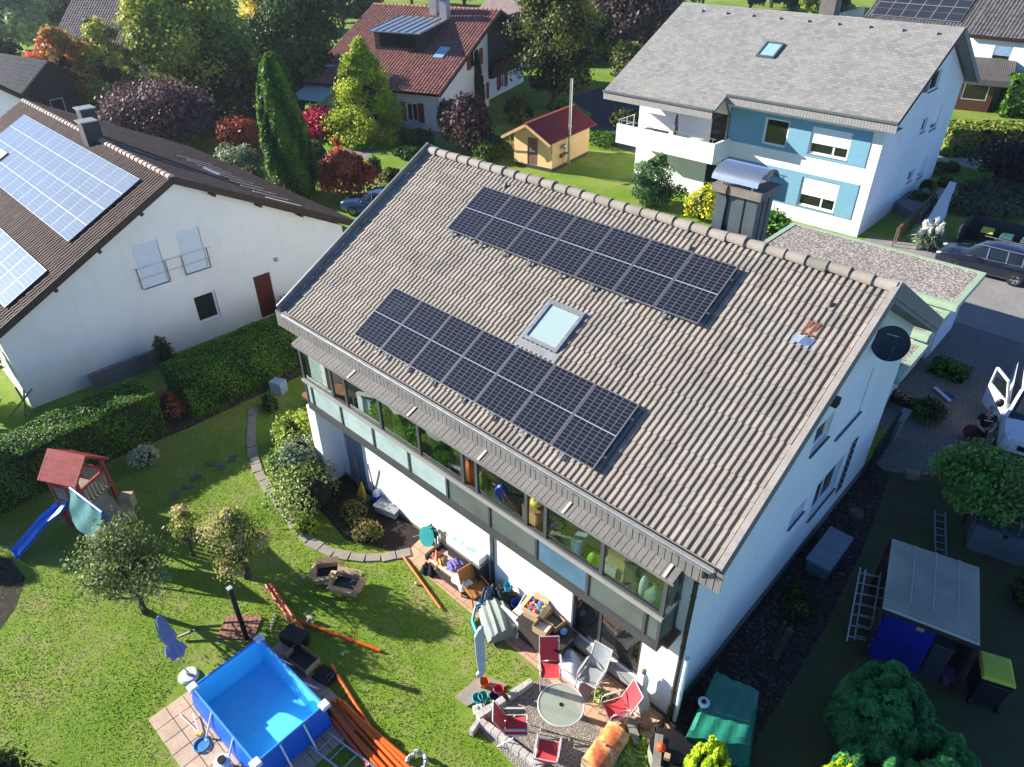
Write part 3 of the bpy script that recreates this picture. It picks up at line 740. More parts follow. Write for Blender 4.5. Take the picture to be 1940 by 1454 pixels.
for d0_, d1_ in ((-1.53,-.57),):
    mb = MB(); mb.box(d0_,d1_,WYF+.06,WYF+.10,.03,2.04)
    for k in (.25,.5,.75): xx = d0_+(d1_-d0_)*k; mb.box(xx-.008,xx+.008,WYF+.052,WYF+.061,.1,1.95)
    mb.build('cellar_door', mat('door grey blue', S(118,128,138), .5, var=.06), house)
mb = MB(); mb.box(WXL+.1, WXR-.1, -4.28, -4.24, 3.05, 5.5); mb.build('room_wall', mat('winter garden wall', S(206,198,184), .9, var=.05), house)
mb = MB(); mb.box(WXL+.1, WXR-.1, WYF-.5, -4.28, 2.98, 3.075); mb.build('room_floor', mat('brown floor tiles', S(150,104,76), .5, var=.12), house)

# the glazed balcony
BX0, BX1, BY = -2.0, 10.40, -6.42
BALD = mat('balcony steel', S(78,78,80), .5, .2, var=.08)
mb = MB(); mb.box(BX0, BX1, BY, WYF-.003, 2.93, 3.07); mb.box(BX0, BX1, BY-.012, BY, 2.95, 3.17); mb.box(BX1, BX1+.012, BY, WYF-.01, 2.95, 3.17); mb.build('balcony_slab', BALD, house)
PXD = [BX0+.03,-1.68,-.25,1.21,2.70,4.16,5.63,7.11,8.57,10.03,BX1-.03]
mb = MB()
for xx in PXD: mb.box(xx-.035, xx+.035, BY-.004, BY+.06, 3.17, 4.0)
mb.box(BX1-.06, BX1+.004, WYF-.08, WYF-.01, 3.17, 4.0); mb.box(BX0, BX1, BY+.002, BY+.05, 3.17, 3.22)
mb.build('parapet_post', BALD, house)
def frosted(name, c, r=.35, clear=.25):
    t = NT(name); f = t.maprange(t.noise(1.3,4,.6),.4,.65); cc = t.mix(f, c, tuple(q*.8 for q in c)); t.base(cc); t.rough(r,0,.5)
    tl = t.add('BsdfTranslucent'); t.ln(cc, tl.inputs[0]); tp = t.add('BsdfTransparent'); tp.inputs[0].default_value = (.7,.8,.78,1)
    m1 = t.add('MixShader'); m1.inputs[0].default_value = .30; t.ln(t.b.outputs[0], m1.inputs[1]); t.ln(tl.outputs[0], m1.inputs[2])
    m2 = t.add('MixShader'); m2.inputs[0].default_value = clear; t.ln(m1.outputs[0], m2.inputs[1]); t.ln(tp.outputs[0], m2.inputs[2]); t.ln(m2.outputs[0], t.out.inputs[0]); return t.m
PARA = [frosted('parapet glass pale green', S(208,228,224)), frosted('parapet glass clearer', S(140,150,144), .35, .5), frosted('parapet glass bluish', S(120,160,186), .35, .4)]
for i, (a_, b_) in enumerate(zip(PXD[:-1], PXD[1:])):
    mb = MB(); mb.box(a_+.035, b_-.035, BY+.02, BY+.032, 3.22, 3.96); mb.build('parapet_pane', PARA[0 if i < 5 else 2 if i in (7,) else 1], house)
mb = MB(); mb.box(BX1-.03, BX1-.018, BY+.06, WYF-.08, 3.19, 3.96); mb.build('parapet_pane', PARA[1], house)
mb = MB(); mb.box(BX0-.02, BX1+.03, BY-.06, BY+.09, 3.985, 4.03); mb.box(BX0-.02, BX1+.03, BY-.065, BY-.045, 3.96, 4.05); mb.box(BX1-.07, BX1+.03, BY+.09, WYF-.01, 3.985, 4.03)
mb.build('handrail', mat('rail grey', S(168,166,162), .45, .3, var=.06), house)
UPX = [BX0+.04,-.50,.16,1.66,3.20,4.78,5.24,6.80,7.36,8.88,BX1-.04]
mb = MB(); ZH = z1_-.05
for xx in UPX: mb.box(xx-.045, xx+.045, BY, BY+.07, 4.03, ZH)
mb.box(BX0, BX1, BY-.002, BY+.075, ZH-.09, ZH); mb.box(BX0, BX1, BY-.002, BY+.075, 4.03, 4.085)
mb.box(BX1-.075, BX1, WYF-.09, WYF-.005, 4.03, ZH); mb.box(BX1-.075, BX1, BY+.07, WYF-.09, ZH-.09, ZH); mb.box(BX1-.075, BX1, -6.11, -6.05, 4.08, ZH-.09)
mb.build('window_frame', mat('balcony window frame', S(84,86,88), .45, .25, var=.08), house)
for i, (a_, b_) in enumerate(zip(UPX[:-1], UPX[1:])):
    if i in (1,5,7): continue                                  # open bays
    mb = MB(); mb.box(a_+.045, b_-.045, BY+.03, BY+.036, 4.085, ZH-.09); mb.build('window_pane', PANEC, house)
mb = MB(); mb.box(BX1-.04, BX1-.034, BY+.07, WYF-.09, 4.03, ZH-.09); mb.build('window_pane', PANEC, house)
mb = MB(); mb.box(BX0+.03, BX0+.036, BY+.07, WYF-.09, 3.2, ZH-.09); mb.build('window_pane', PANEC, house)
# the slid-back and tilted leaves of the open bays
for x0_, x1_ in ((-1.86,-.62),(.30,1.55)):
    mb = MB(); mb.box(x0_, x1_, BY+.10, BY+.13, ZH-.14, ZH-.10); mb.box(x0_, x1_, BY+.10, BY+.13, 4.06, 4.10); mb.box(x0_, x0_+.05, BY+.10, BY+.13, 4.1, ZH-.14); mb.box(x1_-.05, x1_, BY+.10, BY+.13, 4.1, ZH-.14)
    mb.build('sliding_leaf', mat('leaf frame', S(170,176,176), .4, .2, var=.04), house)
# downpipe at the corner
mb = MB(); mb.tube([(10.98,YE-.08,ZE-.08),(10.9,-6.1,5.2),(10.70,-5.86,4.8),(10.70,-5.86,1.0),(10.70,-5.86,.02)], .05, 10)
for zz in (1.2,2.8,4.4): mb.lathe([(.06,-.025),(.06,.025)], (10.70,-5.86,zz), 10)
mb.build('downpipe', mat('brown downpipe', S(74,64,58), .45, .3, var=.1), house, smooth=True)
mb = MB(); mb.box(4.98,5.10,WYF-.05,WYF-.003,.1,2.92); mb.build('pipe_casing', DGREY, house)
mb = MB(); mb.tube([(10.79,-5.70,.0),(10.79,-5.70,2.35)], .055, 10); mb.build('downpipe', WFRAME, house, smooth=True)

# roof window
mb = MB(); P = lambda x, s, n: rf(x, s, n+TO)
def rbar(mb, x0, x1, s0, s1, n0, n1, m=0):
    mb.faces([P(x0,s0,n0),P(x1,s0,n0),P(x1,s1,n0),P(x0,s1,n0),P(x0,s0,n1),P(x1,s0,n1),P(x1,s1,n1),P(x0,s1,n1)], [(0,3,2,1),(4,5,6,7),(0,1,5,4),(1,2,6,5),(2,3,7,6),(3,0,4,7)], m)
sx0, sx1, ss0, ss1 = 4.42, 5.50, 3.34, 4.55
rbar(mb,sx0,sx1,ss0,ss0+.12,-.02,.13); rbar(mb,sx0,sx1,ss1-.09,ss1,-.02,.10); rbar(mb,sx0,sx0+.09,ss0+.12,ss1-.09,-.02,.11); rbar(mb,sx1-.09,sx1,ss0+.12,ss1-.09,-.02,.11)
mb.M = None; sk = mb.build('roof_window', ZINC, house)
mb = MB(); rbar(mb,sx0-.10,sx0,ss0-.08,ss1+.02,-.02,.045); rbar(mb,sx1,sx1+.10,ss0-.08,ss1+.02,-.02,.045); rbar(mb,sx0-.10,sx1+.10,ss1+.02,ss1+.22,-.02,.05); mb.build('flashing', mat('lead grey flashing', S(138,142,146), .5, .3, var=.12), sk)
def blindmat():
    t = NT('roof window glass with pale blind'); t.base(S(150,170,168)); t.rough(.08,0,.6); t.b.inputs['Coat Weight'].default_value = 1; return t.m
mb = MB(); rbar(mb,sx0+.09,sx1-.09,ss0+.12,ss1-.09,.06,.075); mb.build('pane', blindmat(), sk)

# solar modules
PVD = pvmat('black solar cells', (.010,.011,.016), S(88,94,104), 1.134, 1.722, 6, 18, .16, dust=.05)
PVF = mat('silver module frame', (.20,.21,.22), .45, .4, var=.05)
pvarray(house, rf(0,.845), (1,0,0), (0,-CA,-SA), 7, 1, 1.134, 1.722, .02, PVD, PVF)
pvarray(house, rf(-.012,4.859), (1,0,0), (0,-CA,-SA), 7, 1, 1.134, 1.722, .02, PVD, PVF)
mb = MB()
for s0 in (.845,4.859):
    for x in (.20,.95,1.35,2.2,3.1,4.15,5.15,6.1,7.2): mb.bar(rf(x, s0+1.70, -.05), rf(x+.02, s0+1.80, -.03), .05, .04); mb.bar(rf(x+.02, s0+1.78,-.09), rf(x+.02, s0+1.86,-.085), .06, .02)
    for s in (s0+.35,s0+1.35): mb.bar(rf(-.05,s,-.055), rf(8.12,s,-.055), .04, .035)
mb.build('mounting_rail', ALU, house)

# odd tiles, vents, flashing
for (x, s) in ((10.02,1.47),(10.17,1.47)): mb = MB(); rbar(mb, x, x+.11, s, s+.36, -.03, .05); mb.build('red_tile', mat('old red tile', S(120,66,52), .8, var=.2, scale=9), house)['label'] = 'odd reddish roof tile above the lead flashing'
mb = MB(); c = rf(10.16,1.98,TO)
G = [P(9.92,1.86,.03),P(10.40,1.86,.03),P(10.46,2.14,.03),P(9.86,2.14,.03)]; mb.poly(G); mb.poly([P(9.98,1.88,.04),P(10.15,1.90,.12),P(10.10,2.10,.10),P(9.93,2.08,.04)]); mb.poly([P(10.15,1.90,.12),P(10.36,1.88,.05),P(10.32,2.12,.04),P(10.10,2.10,.10)])
mb.lathe([(.09,0),(.085,.06),(.0,.09)], tuple(c), 12); mb.build('roof_flashing', mat('bright lead', S(150,172,200), .35, .5, var=.1), house)
for (x, s) in ((10.20,.98),(6.69,.70),(.55,.55)):
    mb = MB(); c = rf(x,s,TO); mb.lathe([(.10,-.02),(.085,.05),(.03,.13),(.0,.15)], tuple(c), 12); mb.build('roof_vent', mat('vent grey', S(96,92,90), .6), house, smooth=True)
# chimney behind the ridge
cx0, cx1, cy0, cy1 = 6.66, 7.72, .42, 1.22
mb = MB(); mb.box(cx0, cx1, cy0, cy1, 8.2, 9.92)
for xx in (cx0+.30, cx0+.74): mb.box(xx-.015, xx+.015, cy0-.012, cy0-.001, 8.4, 9.92, 1)
for yy in (cy0+.28, cy0+.56): mb.box(cx1+.001, cx1+.012, yy-.015, yy+.015, 8.4, 9.92, 1)
ch = mb.build('chimney', [mat('chimney sheet', S(86,94,100), .5, .3, var=.08), BLACK], house)
mb = MB(); mb.box(cx0-.09, cx1+.09, cy0-.09, cy1+.09, 9.92, 10.10); mb.build('cap_slab', mat('chimney slab', S(128,118,108), .85, var=.15), ch)
mb = MB(); k = 12; G = []
for x in (cx0-.12, cx1-.02):
    G.append([(x, .82+.50*math.cos(t)*1.05, 10.22+.30*math.sin(t)) for t in np.linspace(0.0, math.pi, k)])
mb.grid(np.array(G)); 
for xx in (cx0+.1, cx1-.2):
    for yy in (.45,1.19): mb.box(xx-.02, xx+.02, yy-.02, yy+.02, 10.10, 10.36)
mb.build('hood', mat('stainless hood', (.55,.60,.66), .28, .85, var=.05), ch, smooth=True)
mb = MB(); mb.tube([(6.98,.40,9.9),(6.96,.39,9.4),(6.95,.38,8.9)], .022, 8); mb.tube([(6.98,.33,10.14),(6.96,.30,10.0),(6.96,.38,9.8)], .02, 8); mb.build('conductor', BLACK, ch)
# dish on the gable
dc = Vector((10.98, 1.95, 6.78)); dn = Vector((.35,-.80,.42)).normalized()
Q = dn.to_track_quat('Z','Y').to_matrix().to_4x4(); mb = MB(); mb.M = Matrix.Translation(dc) @ Q
mb.lathe([(.0,.0),(.16,.008),(.30,.03),(.42,.065),(.43,.07),(.42,.055),(.30,.018),(.0,-.012)], (0,0,0), 28)
dm = mat('navy dish', S(26,38,56), .5, .1, var=.06); dish = mb.build('satellite_dish', dm, house, smooth=True)
mb = MB(); mb.M = Matrix.Translation(dc) @ Q; mb.obox((.02,.20,.030), (.26,.02,.01), -.1); mb.build('name_strip', mat('pale strip', S(170,180,190), .5), dish)
mb = MB(); mb.tube([dc-dn*.02, dc-dn*.12, Vector((10.66, 2.25, 6.25))], .025, 8); mb.M = Matrix.Translation(dc) @ Q; mb.tube([(0,-.42,.06),(0,-.30,.34),(0,-.05,.50)], .014, 6); mb.lathe([(.03,0),(.035,.08)], (0,-.05,.48), 10); mb.build('arm', DGREY, dish)
# lamp and cable box on the gable, iron trellis
mb = MB(); mb.box(WXR, WXR+.18, -.42, -.20, 6.05, 6.25); mb.build('wall_lamp', BLACK, house)
mb = MB()
for i in range(4): mb.box(WXR+.02, WXR+.035, 3.05+i*.14, 3.065+i*.14, .9, 2.9)
for i in range(9): mb.box(WXR+.02, WXR+.035, 3.05, 3.49, 1.0+i*.23, 1.02+i*.23)
for i in range(8):
    mb.bar((WXR+.03,3.05,1.0+i*.23), (WXR+.03,3.48,1.23+i*.23), .014,.014)
mb.build('trellis', BLACK, house)
# ------------------------------------------------------------------ neighbouring houses
BT = tilemat('brown roof tile', [S(70,54,48), S(82,64,57), S(62,48,43), S(92,72,64)], .30, .34, 5.0, S(40,34,32), .4)
# --- left house, gable towards us
lr = R_(-1.7)
lh = thing('brown_roofed_house', 'white gabled house with dark brown tiles and pale blue solar panels, hedge in front', 'house', (-13.2,-4.4,0), lr)
ap, ev = 6.86, 3.2; hw = 7.1; la = math.atan2(ap-ev, hw); LC, LS = math.cos(la), math.sin(la)
LN = 17.0; ov = .42; off = .28
mb = MB(); GHL = [(5.10,6.05,3.12,4.88), (6.80,7.72,3.16,4.92), (6.72,7.70,.86,2.12), (9.45,10.25,.05,2.08)]
wall(mb, (0,-hw,0), (0,1,0), (1,0,0), 2*hw, [(0,ev),(hw,ap),(2*hw,ev-.1)], GHL, .14)
wall(mb, (-LN,-hw,0), (1,0,0), (0,-1,0), LN, ev); wall(mb, (-LN,hw,0), (1,0,0), (0,1,0), LN, ev-.1); wall(mb, (-LN,-hw,0), (0,1,0), (-1,0,0), 2*hw, [(0,ev),(hw,ap),(2*hw,ev-.1)])
mb.build('walls', WALLW, lh)
SHB = mat('pale blue shutter', S(206,216,226), .5, var=.03)
for h_ in GHL[:2]: window(lh, (0,-hw,0), (0,1,0), (1,0,0), h_, .12, shutter=(1.0, SHB), sill=GW)
window(lh, (0,-hw,0), (0,1,0), (1,0,0), GHL[2], .14, pane=glass('dark open window', (.1,.1,.1), .02, .1, .9), sill=WFRAME, fw=.09)
mb = MB(); mb.box(-.12,-.06,GHL[3][0]-hw,GHL[3][1]-hw,.05,2.08); mb.build('door', mat('oxblood door', S(92,38,32), .5, var=.1), lh)
mb = MB()
for z in (3.55,3.98): mb.box(.07,.08,-2.2,.85,z,z+.012)
for y in (-2.1,-1.0,-.35,.7): mb.box(.0,.08,y,y+.015,3.12,4.0)
mb.build('window_rail', ZINC, lh)
mb = MB(); mb.ball((.08,3.55,2.55),.10,10,7); mb.box(0,.06,3.5,3.6,2.5,2.6); mb.build('wall_lamp', LGREY, lh)
mb = MB(); O = np.array([ov,-.0,ap+off]); 
tiled(mb, O+np.array([-LN-2*ov,0,0]), (1,0,0), (0,-LC,-LS), LN+2*ov, hw/LC+.55, .20, .34, .03, .025)
tiled(mb, O+np.array([-LN-2*ov,0,0]), (1,0,0), (0,LC,-LS), LN+2*ov, hw/LC+.75, .20, .34, .03, .025)
mb.build('roof', BT, lh)
mb = MB()
for sg, L_ in ((-1,hw/LC+.55),(1,hw/LC+.75)): slab(mb, (-LN-ov+.02,0,ap+off-.03), (1,0,0), (0,sg*LC,-LS), LN+2*ov-.04, L_, .16)
for sg, L_ in ((-1,hw/LC+.55),(1,hw/LC+.75)):
    mb.bar((ov+.0,0,ap+off-.11), (ov+.0,sg*LC*L_,ap+off-.11-LS*L_), .05, .26)
    for d in (1.6,3.6,5.6): mb.obox((.18,sg*LC*d,ap+off-.30-LS*d), (.5,.14,.16), 0, 0, sg*la*-1)
mb.build('barge_board', WOODD, lh)
mb = MB(); n_ = 44
for i in range(n_):
    x0 = -LN-ov+i*(LN+2*ov)/n_; G = np.array([[(x, math.cos(t)*r*1.1, ap+off-.03+math.sin(t)*r) for t in np.linspace(-.2,math.pi+.2,8)] for (x, r) in ((x0,.10),(x0+(LN+2*ov)/n_*.93,.13))]); mb.grid(G); mb.poly([tuple(q) for q in G[1]])
mb.build('ridge_tiles', mat('ridge tile pale', S(176,150,140), .8, var=.2, scale=4), lh, smooth=True)
PVB = pvmat('blue solar cells', S(104,115,126), S(156,166,176), .98, 1.70, 6, 10, .16, dust=.0, coat=.12)
PVB2 = pvmat('sky tinted solar cells', S(118,130,142), S(176,188,196), .98, 1.85, 6, 10, .14, coat=.3)  # sky reflection is put into the paler cell colour
PVW = mat('white module frame', S(196,204,212), .35, .3, var=.03)
def lrf(x, s, n): return np.array([x, -s*LC-n*LS, ap+off+.0-s*LS+n*LC])
pvarray(lh, lrf(-15.05,.72,.14), (1,0,0), (0,-LC,-LS), 14, 2, .995, 1.715, .014, PVB, PVW, r=.009)
pvarray(lh, lrf(-8.37,5.42,.14), (1,0,0), (0,-LC,-LS), 8, 1, .995, 1.85, .014, PVB2, PVW, r=.010)
for (x, s, hh) in ((-7.1,.22,.75),(-8.6,-.35,.95)):
    mb = MB(); y = -s*LC; mb.box(x-.33,x+.33,y-.30,y+.30,ap-.4,ap+off+hh); c_ = mb.build('chimney', mat('slate chimney', S(58,58,60), .7, var=.15), lh)
    mb = MB(); mb.box(x-.39,x+.39,y-.36,y+.36,ap+off+hh,ap+off+hh+.05); mb.build('cap_slab', GUTM, c_)
for i in range(9):
    for j in (1,):
        mb = MB(); x = -8.2+i*1.05; y = 3.6; z = ap+off+.12-y*math.tan(la); mb.bar((x,y,z),(x+.02,y+1.5,z-1.5*math.tan(la)), .04,.02); mb.build('pale_bar', ALU, lh)  # thin pale bars running down the back slope
mb = MB(); mb.bar((-5.2,3.5,ap+off+.14-3.5*math.tan(la)), (-3.9,3.6,ap+off+.14-3.6*math.tan(la)), .10, .05); mb.build('pale_bar', ALU, lh)
mb = MB(); x, s = -12.6, 3.35
mb.faces([lrf(x-.55,s-.6,.20),lrf(x+.55,s-.6,.20),lrf(x+.55,s+.6,.20),lrf(x-.55,s+.6,.20),lrf(x-.55,s-.6,0),lrf(x+.55,s-.6,0),lrf(x+.55,s+.6,0),lrf(x-.55,s+.6,0)], [(0,1,2,3),(0,1,5,4),(1,2,6,5),(2,3,7,6),(3,0,4,7)]); mb.build('roof_window', DGREY, lh)

# --- blue and white house
bh = thing('blue_white_house', 'white house with blue wall panels, grey slate roof and a corner balcony', 'house', (-4,31,0), 0, None, True)
fx0, fx1, fy, by = -12.0, 2.93, 25.17, 37.4; SA2 = math.atan2(9.9-6.35, 31.2-24.3); S2c, S2s = math.cos(SA2), math.sin(SA2); ry, rz_ = 31.2, 9.92
WSH = [(-12.0-fx0+8.42, -12.0-fx0+9.86, 3.90, 5.36)]
H_ = [(8.45,9.90,3.90,5.36), (11.18,13.35,3.90,5.33), (11.22,13.35,.98,2.60), (5.15,6.15,3.0,5.1), (5.2,6.1,.1,2.1)]
mb = MB(); wall(mb, (fx0,fy,0), (1,0,0), (0,-1,0), fx1-fx0, 6.25, H_, .16, extra=(6.25,14.35))
gx = [(fx0,-1),(fx1,1)]
BGH = [(5.3,6.9,6.7,7.75), (6.2,7.05,4.35,5.15), (8.0,9.2,4.1,5.5), (6.6,7.5,1.35,2.05), (8.6,9.7,1.1,2.3)]
for x, s_ in gx: wall(mb, (x,fy,0), (0,1,0), (s_,0,0), by-fy, [(0,6.25),(ry-fy,rz_-.25),(by-fy,6.4)], BGH if s_ > 0 else [], .15)
wall(mb, (fx0,by,0), (1,0,0), (0,1,0), fx1-fx0, 6.3); mb.build('walls', WALLW, bh)
def ribbed(name, c):
    t = NT(name); wv = t.add('TexWave'); wv.bands_direction = 'X'; wv.inputs['Scale'].default_value = 2.2; t.ln(t.pos(), wv.inputs['Vector'])
    cc = t.mix(t.maprange(wv.outputs['Fac'], 0, .12), tuple(q*.82 for q in c), c); cc = t.mix(t.maprange(t.noise(3,6,.6),.4,.7,0,.25), cc, tuple(q*1.25 for q in c)); t.base(cc); t.rough(.75,0,.2); t.bump(wv.outputs['Fac'], .12, .01); return t.m
BLUE = ribbed('blue boards', S(112,156,176)); mb = MB()
for (z0,z1) in ((3.72,5.55),(.86,2.80)):
    cuts = [6.25]+[q for h_ in H_[:3] if abs(h_[2]-(3.9 if z0 > 2 else .98)) < .2 for q in (h_[0],h_[1])]+[14.35]
    for a_, b_ in zip(cuts[0::2], cuts[1::2]): mb.box(fx0+a_+.0, fx0+b_, fy-.035, fy-.002, z0, z1)
    for h_ in H_[:3]:
        if abs(h_[2]-(3.9 if z0 > 2 else .98)) < .2: mb.box(fx0+h_[0], fx0+h_[1], fy-.034, fy-.002, z0, h_[2]-.04); mb.box(fx0+h_[0], fx0+h_[1], fy-.034, fy-.002, h_[3], z1)
mb.build('blue_cladding', BLUE, bh)
window(bh, (fx0,fy,0), (1,0,0), (0,-1,0), H_[0], .14, sill=ZINC, fw=.10)
for h_ in H_[1:3]: window(bh, (fx0,fy,0), (1,0,0), (0,-1,0), h_, .14, sill=ZINC, shutter=(.60, WFRAME), bars=(.62,), fw=.10)
for h_ in H_[3:]: window(bh, (fx0,fy,0), (1,0,0), (0,-1,0), h_, .10, fr=DGREY, pane=glass('dark open window', (.1,.1,.1), .02, .1, .9), fw=.06, name='balcony_door')
for i, h_ in enumerate(BGH): window(bh, (fx1,fy,0), (0,1,0), (1,0,0), h_, .14, sill=GW, fw=.09, shutter=(.75, WFRAME) if i in (2,4) else None)
mb = MB(); mb.poly([(fx1+.004,fy+3.2,7.0),(fx1+.004,fy+5.2,6.75),(fx1+.004,fy+5.2,9.0),(fx1+.004,fy+3.9,8.1)]); mb.build('gable_cladding', mat('grey slate cladding', S(104,102,104), .8, var=.1), bh)
SLATE = slatemat('grey slate', S(136,136,133), S(112,112,110), S(96,96,94), .32, .20, S(146,144,136))
rx0, rx1 = -13.35, 3.62; L1 = (ry-24.3)/S2c; L2 = (ry-23.05)/S2c
mb = MB(); xs = -5.68
slab(mb, (rx0,ry,rz_), (1,0,0), (0,-S2c,-S2s), xs-rx0, L2, .14, 0, 1); slab(mb, (xs,ry,rz_), (1,0,0), (0,-S2c,-S2s), rx1-xs, L1, .14, 0, 1); slab(mb, (rx0,ry+.002,rz_), (1,0,0), (0,S2c,-S2s), rx1-rx0, 8.0, .14, 0, 1)
mb.build('roof', [SLATE, mat('eave underside', (.30,.30,.29), .8)], bh)
mb = MB()
def fas(x0, x1, y, zt, zb):
    x = x0
    while x < x1-.05: mb.box(x+.008, x+.15, y-.02-random.uniform(0,.006), y, zb, zt); x += .158
    mb.box(x0, x1, y, y+.02, zb+.01, zt-.01, 1); mb.box(x0, x1, y+.02, y+1.2, zb+.01, zb+.03, 2)
zE1, zE2 = rz_-L1*S2s, rz_-L2*S2s
fas(xs+.0, rx1-.03, 24.26, zE1-.03, zE1-.46); fas(rx0+.03, xs-.03, 23.02, zE2-.03, zE2-.46)
mb.build('fascia', [mat('grey slat fascia', S(150,146,144), .8, var=.08), FASD, mat('eave underside', (.3,.3,.29))], bh)
mb = MB(); mb.bar((xs,24.2,zE1+.02),(rx1,24.2,zE1+.02),.10,.10); mb.bar((rx0,22.95,zE2+.02),(xs,22.95,zE2+.02),.10,.10); mb.tube([(-5.75,24.25,zE1-.1),(-5.72,24.9,5.3),(-5.72,25.07,5.0),(-5.72,25.07,.1)], .06, 8); mb.build('gutter', mat('grey gutter', S(112,118,120), .4, .4), bh)
mb = MB(); mb.bar((rx1-.02,ry,rz_-.09),(rx1-.02,ry-S2c*L1,rz_-.09-S2s*L1),.04,.24); mb.bar((rx1-.02,ry,rz_-.09),(rx1-.02,ry+S2c*8,rz_-.09-S2s*8),.05,.30); mb.build('verge', mat('grey verge', S(128,126,124), .7), bh)
mb = MB()
for i in range(9): x = -11.6+i*1.75; mb.box(x-.14, x+.14, ry-.78, ry-.62, rz_-.40, rz_-.24)
mb.build('roof_vent', mat('vent pale', S(150,148,144), .7), bh)
mb = MB(); P2 = lambda x, s, n: np.array([x, ry-s*S2c-n*S2s, rz_-s*S2s+n*S2c])
def rb2(x0,x1,s0,s1,n0,n1): mb.faces([P2(x0,s0,n0),P2(x1,s0,n0),P2(x1,s1,n0),P2(x0,s1,n0),P2(x0,s0,n1),P2(x1,s0,n1),P2(x1,s1,n1),P2(x0,s1,n1)], [(0,3,2,1),(4,5,6,7),(0,1,5,4),(1,2,6,5),(2,3,7,6),(3,0,4,7)])
rb2(-5.85,-4.75,3.0,3.1,0,.12); rb2(-5.85,-4.75,4.2,4.32,0,.10); rb2(-5.85,-5.75,3.1,4.2,0,.11); rb2(-4.85,-4.75,3.1,4.2,0,.11); sk2 = mb.build('roof_window', mat('window zinc', S(96,112,122), .4, .3), bh)
mb = MB(); rb2(-5.75,-4.85,3.1,4.2,.04,.06); mb.build('pane', mat('roof window sky glass', S(150,190,200), .06, .1, var=.05, coat=1), sk2)
mb = MB(); mb.box(-4.6,-3.7,32.0,32.9,9.0,10.75); ch2 = mb.build('chimney', mat('grey chimney', S(110,104,98), .8), bh)
mb = MB(); mb.box(-4.75,-3.55,31.85,33.05,10.75,10.87); mb.ball((-4.15,32.45,11.0),.55,12,6,0,1,.8,.35); mb.build('cap_slab', ALU, ch2)
# balcony on the left part
mb = MB(); bx0, bx1, bfy = -12.35, -5.45, 23.45
mb.box(bx0,bx1,bfy,fy-.003,2.72,2.95); mb.box(bx0,bx1,bfy-.16,bfy,2.72,3.86); mb.box(bx1-.16,bx1,bfy,fy-.003,2.95,3.86)
mb.build('balcony', WALLW, bh)
mb = MB()
for z in (3.3,3.65,4.1): mb.bar((bx0+.05,bfy-.05,z),(bx0+.05,fy-.05,z),.04,.04)
for y in (bfy,bfy+.85,fy-.1): mb.bar((bx0+.05,y,2.9),(bx0+.05,y,4.1),.04,.04)
mb.bar((bx0,bfy-.08,4.12),(bx1,bfy-.08,4.12),.03,.03)
for i in range(9): x = bx0+.3+i*.8; mb.bar((x,bfy-.08,3.86),(x,bfy-.08,4.12),.025,.025)
mb.build('balcony_rail', ALU, bh)
mb = MB()
for i in range(5): a_ = 0
mb.box(-11.4,-10.2,23.9,25.0,0,.02); mb.build('terrace_slab', SLABM, bh)

# --- red-roofed house
rr = R_(20); rh = thing('red_roofed_house', 'white house with red tiled roof, dark wooden loggia and red shutters', 'house', (-30.26,24.32,0), rr)
RAP, REV = 7.36, 3.17; ry2 = 12.7-1.6; rw = ry2; ra = math.atan2(RAP-REV, ry2); 
RDL = 11.6
# gable lies in the plane x=0 of the house, ridge runs along -x at y=ry2, eave at y=0
slp = (RAP-REV)/ry2
mb = MB(); RH = [(5.9,7.0,3.9,5.3)]
wall(mb, (0,0,0), (0,1,0), (1,0,0), 9.4, [(0,REV),(9.4,REV+slp*9.4)], [(6.0,7.5,3.75,4.95),(7.7,8.8,.7,2.0)], .12)
wall(mb, (-.9,9.4,0), (0,1,0), (1,0,0), 10.5, [(0,REV+slp*9.4),(ry2-9.4,RAP),(10.5,REV+1.4)], [(4.6,5.5,.5,2.0)], .12); wall(mb, (-.9,9.4,0), (1,0,0), (0,1,0), .9, REV+slp*9.4)
wall(mb, (-RDL,0,0), (1,0,0), (0,-1,0), RDL, REV, [(8.6,9.6,.6,2.0)], .12); wall(mb, (-RDL,0,0), (0,1,0), (-1,0,0), 19.9, [(0,REV),(ry2,RAP),(19.9,REV+.9)])
mb.build('walls', WALLW, rh)
mb = MB(); mb.box(-.88,-.70,9.5,19.6,2.4,6.6); mb.build('loggia_cladding', mat('near black timber', S(40,30,26), .7, var=.2), rh)
mb = MB(); mb.box(-.7,.35,9.6,19.4,2.25,2.45); mb.box(.27,.35,9.6,19.4,2.45,3.25); mb.build('loggia_balcony', mat('near black timber', S(40,30,26)), rh)
RSH = mat('dark red shutter', S(138,28,38), .5, var=.06)
window(rh, (0,0,0), (0,1,0), (1,0,0), (6.0,7.5,3.75,4.95), .10, sill=WFRAME, bars=(.5,)); window(rh, (0,0,0), (0,1,0), (1,0,0), (7.7,8.8,.7,2.0), .10, bars=(.5,))
window(rh, (-.9,9.4,0), (0,1,0), (1,0,0), (4.6,5.5,.5,2.0), .10, bars=(.5,)); window(rh, (-RDL,0,0), (1,0,0), (0,-1,0), (8.6,9.6,.6,2.0), .10, bars=(.5,))
for (y0,y1,z0,z1,x) in ((5.2,5.9,3.7,5.0,0),(7.6,8.3,3.7,5.0,0),(7.1,7.6,.65,2.05,0),(8.9,9.4,.65,2.05,0),(13.2,13.9,.45,2.05,-.9),(15.0,15.7,.45,2.05,-.9)):
    mb = MB(); mb.box(x+.005,x+.05,y0,y1,z0,z1); mb.build('shutter', RSH, rh)
for x0 in (-3.62,-1.95): mb = MB(); mb.box(x0,x0+.55,-.05,-.005,.55,2.05); mb.build('shutter', RSH, rh)
mb = MB()
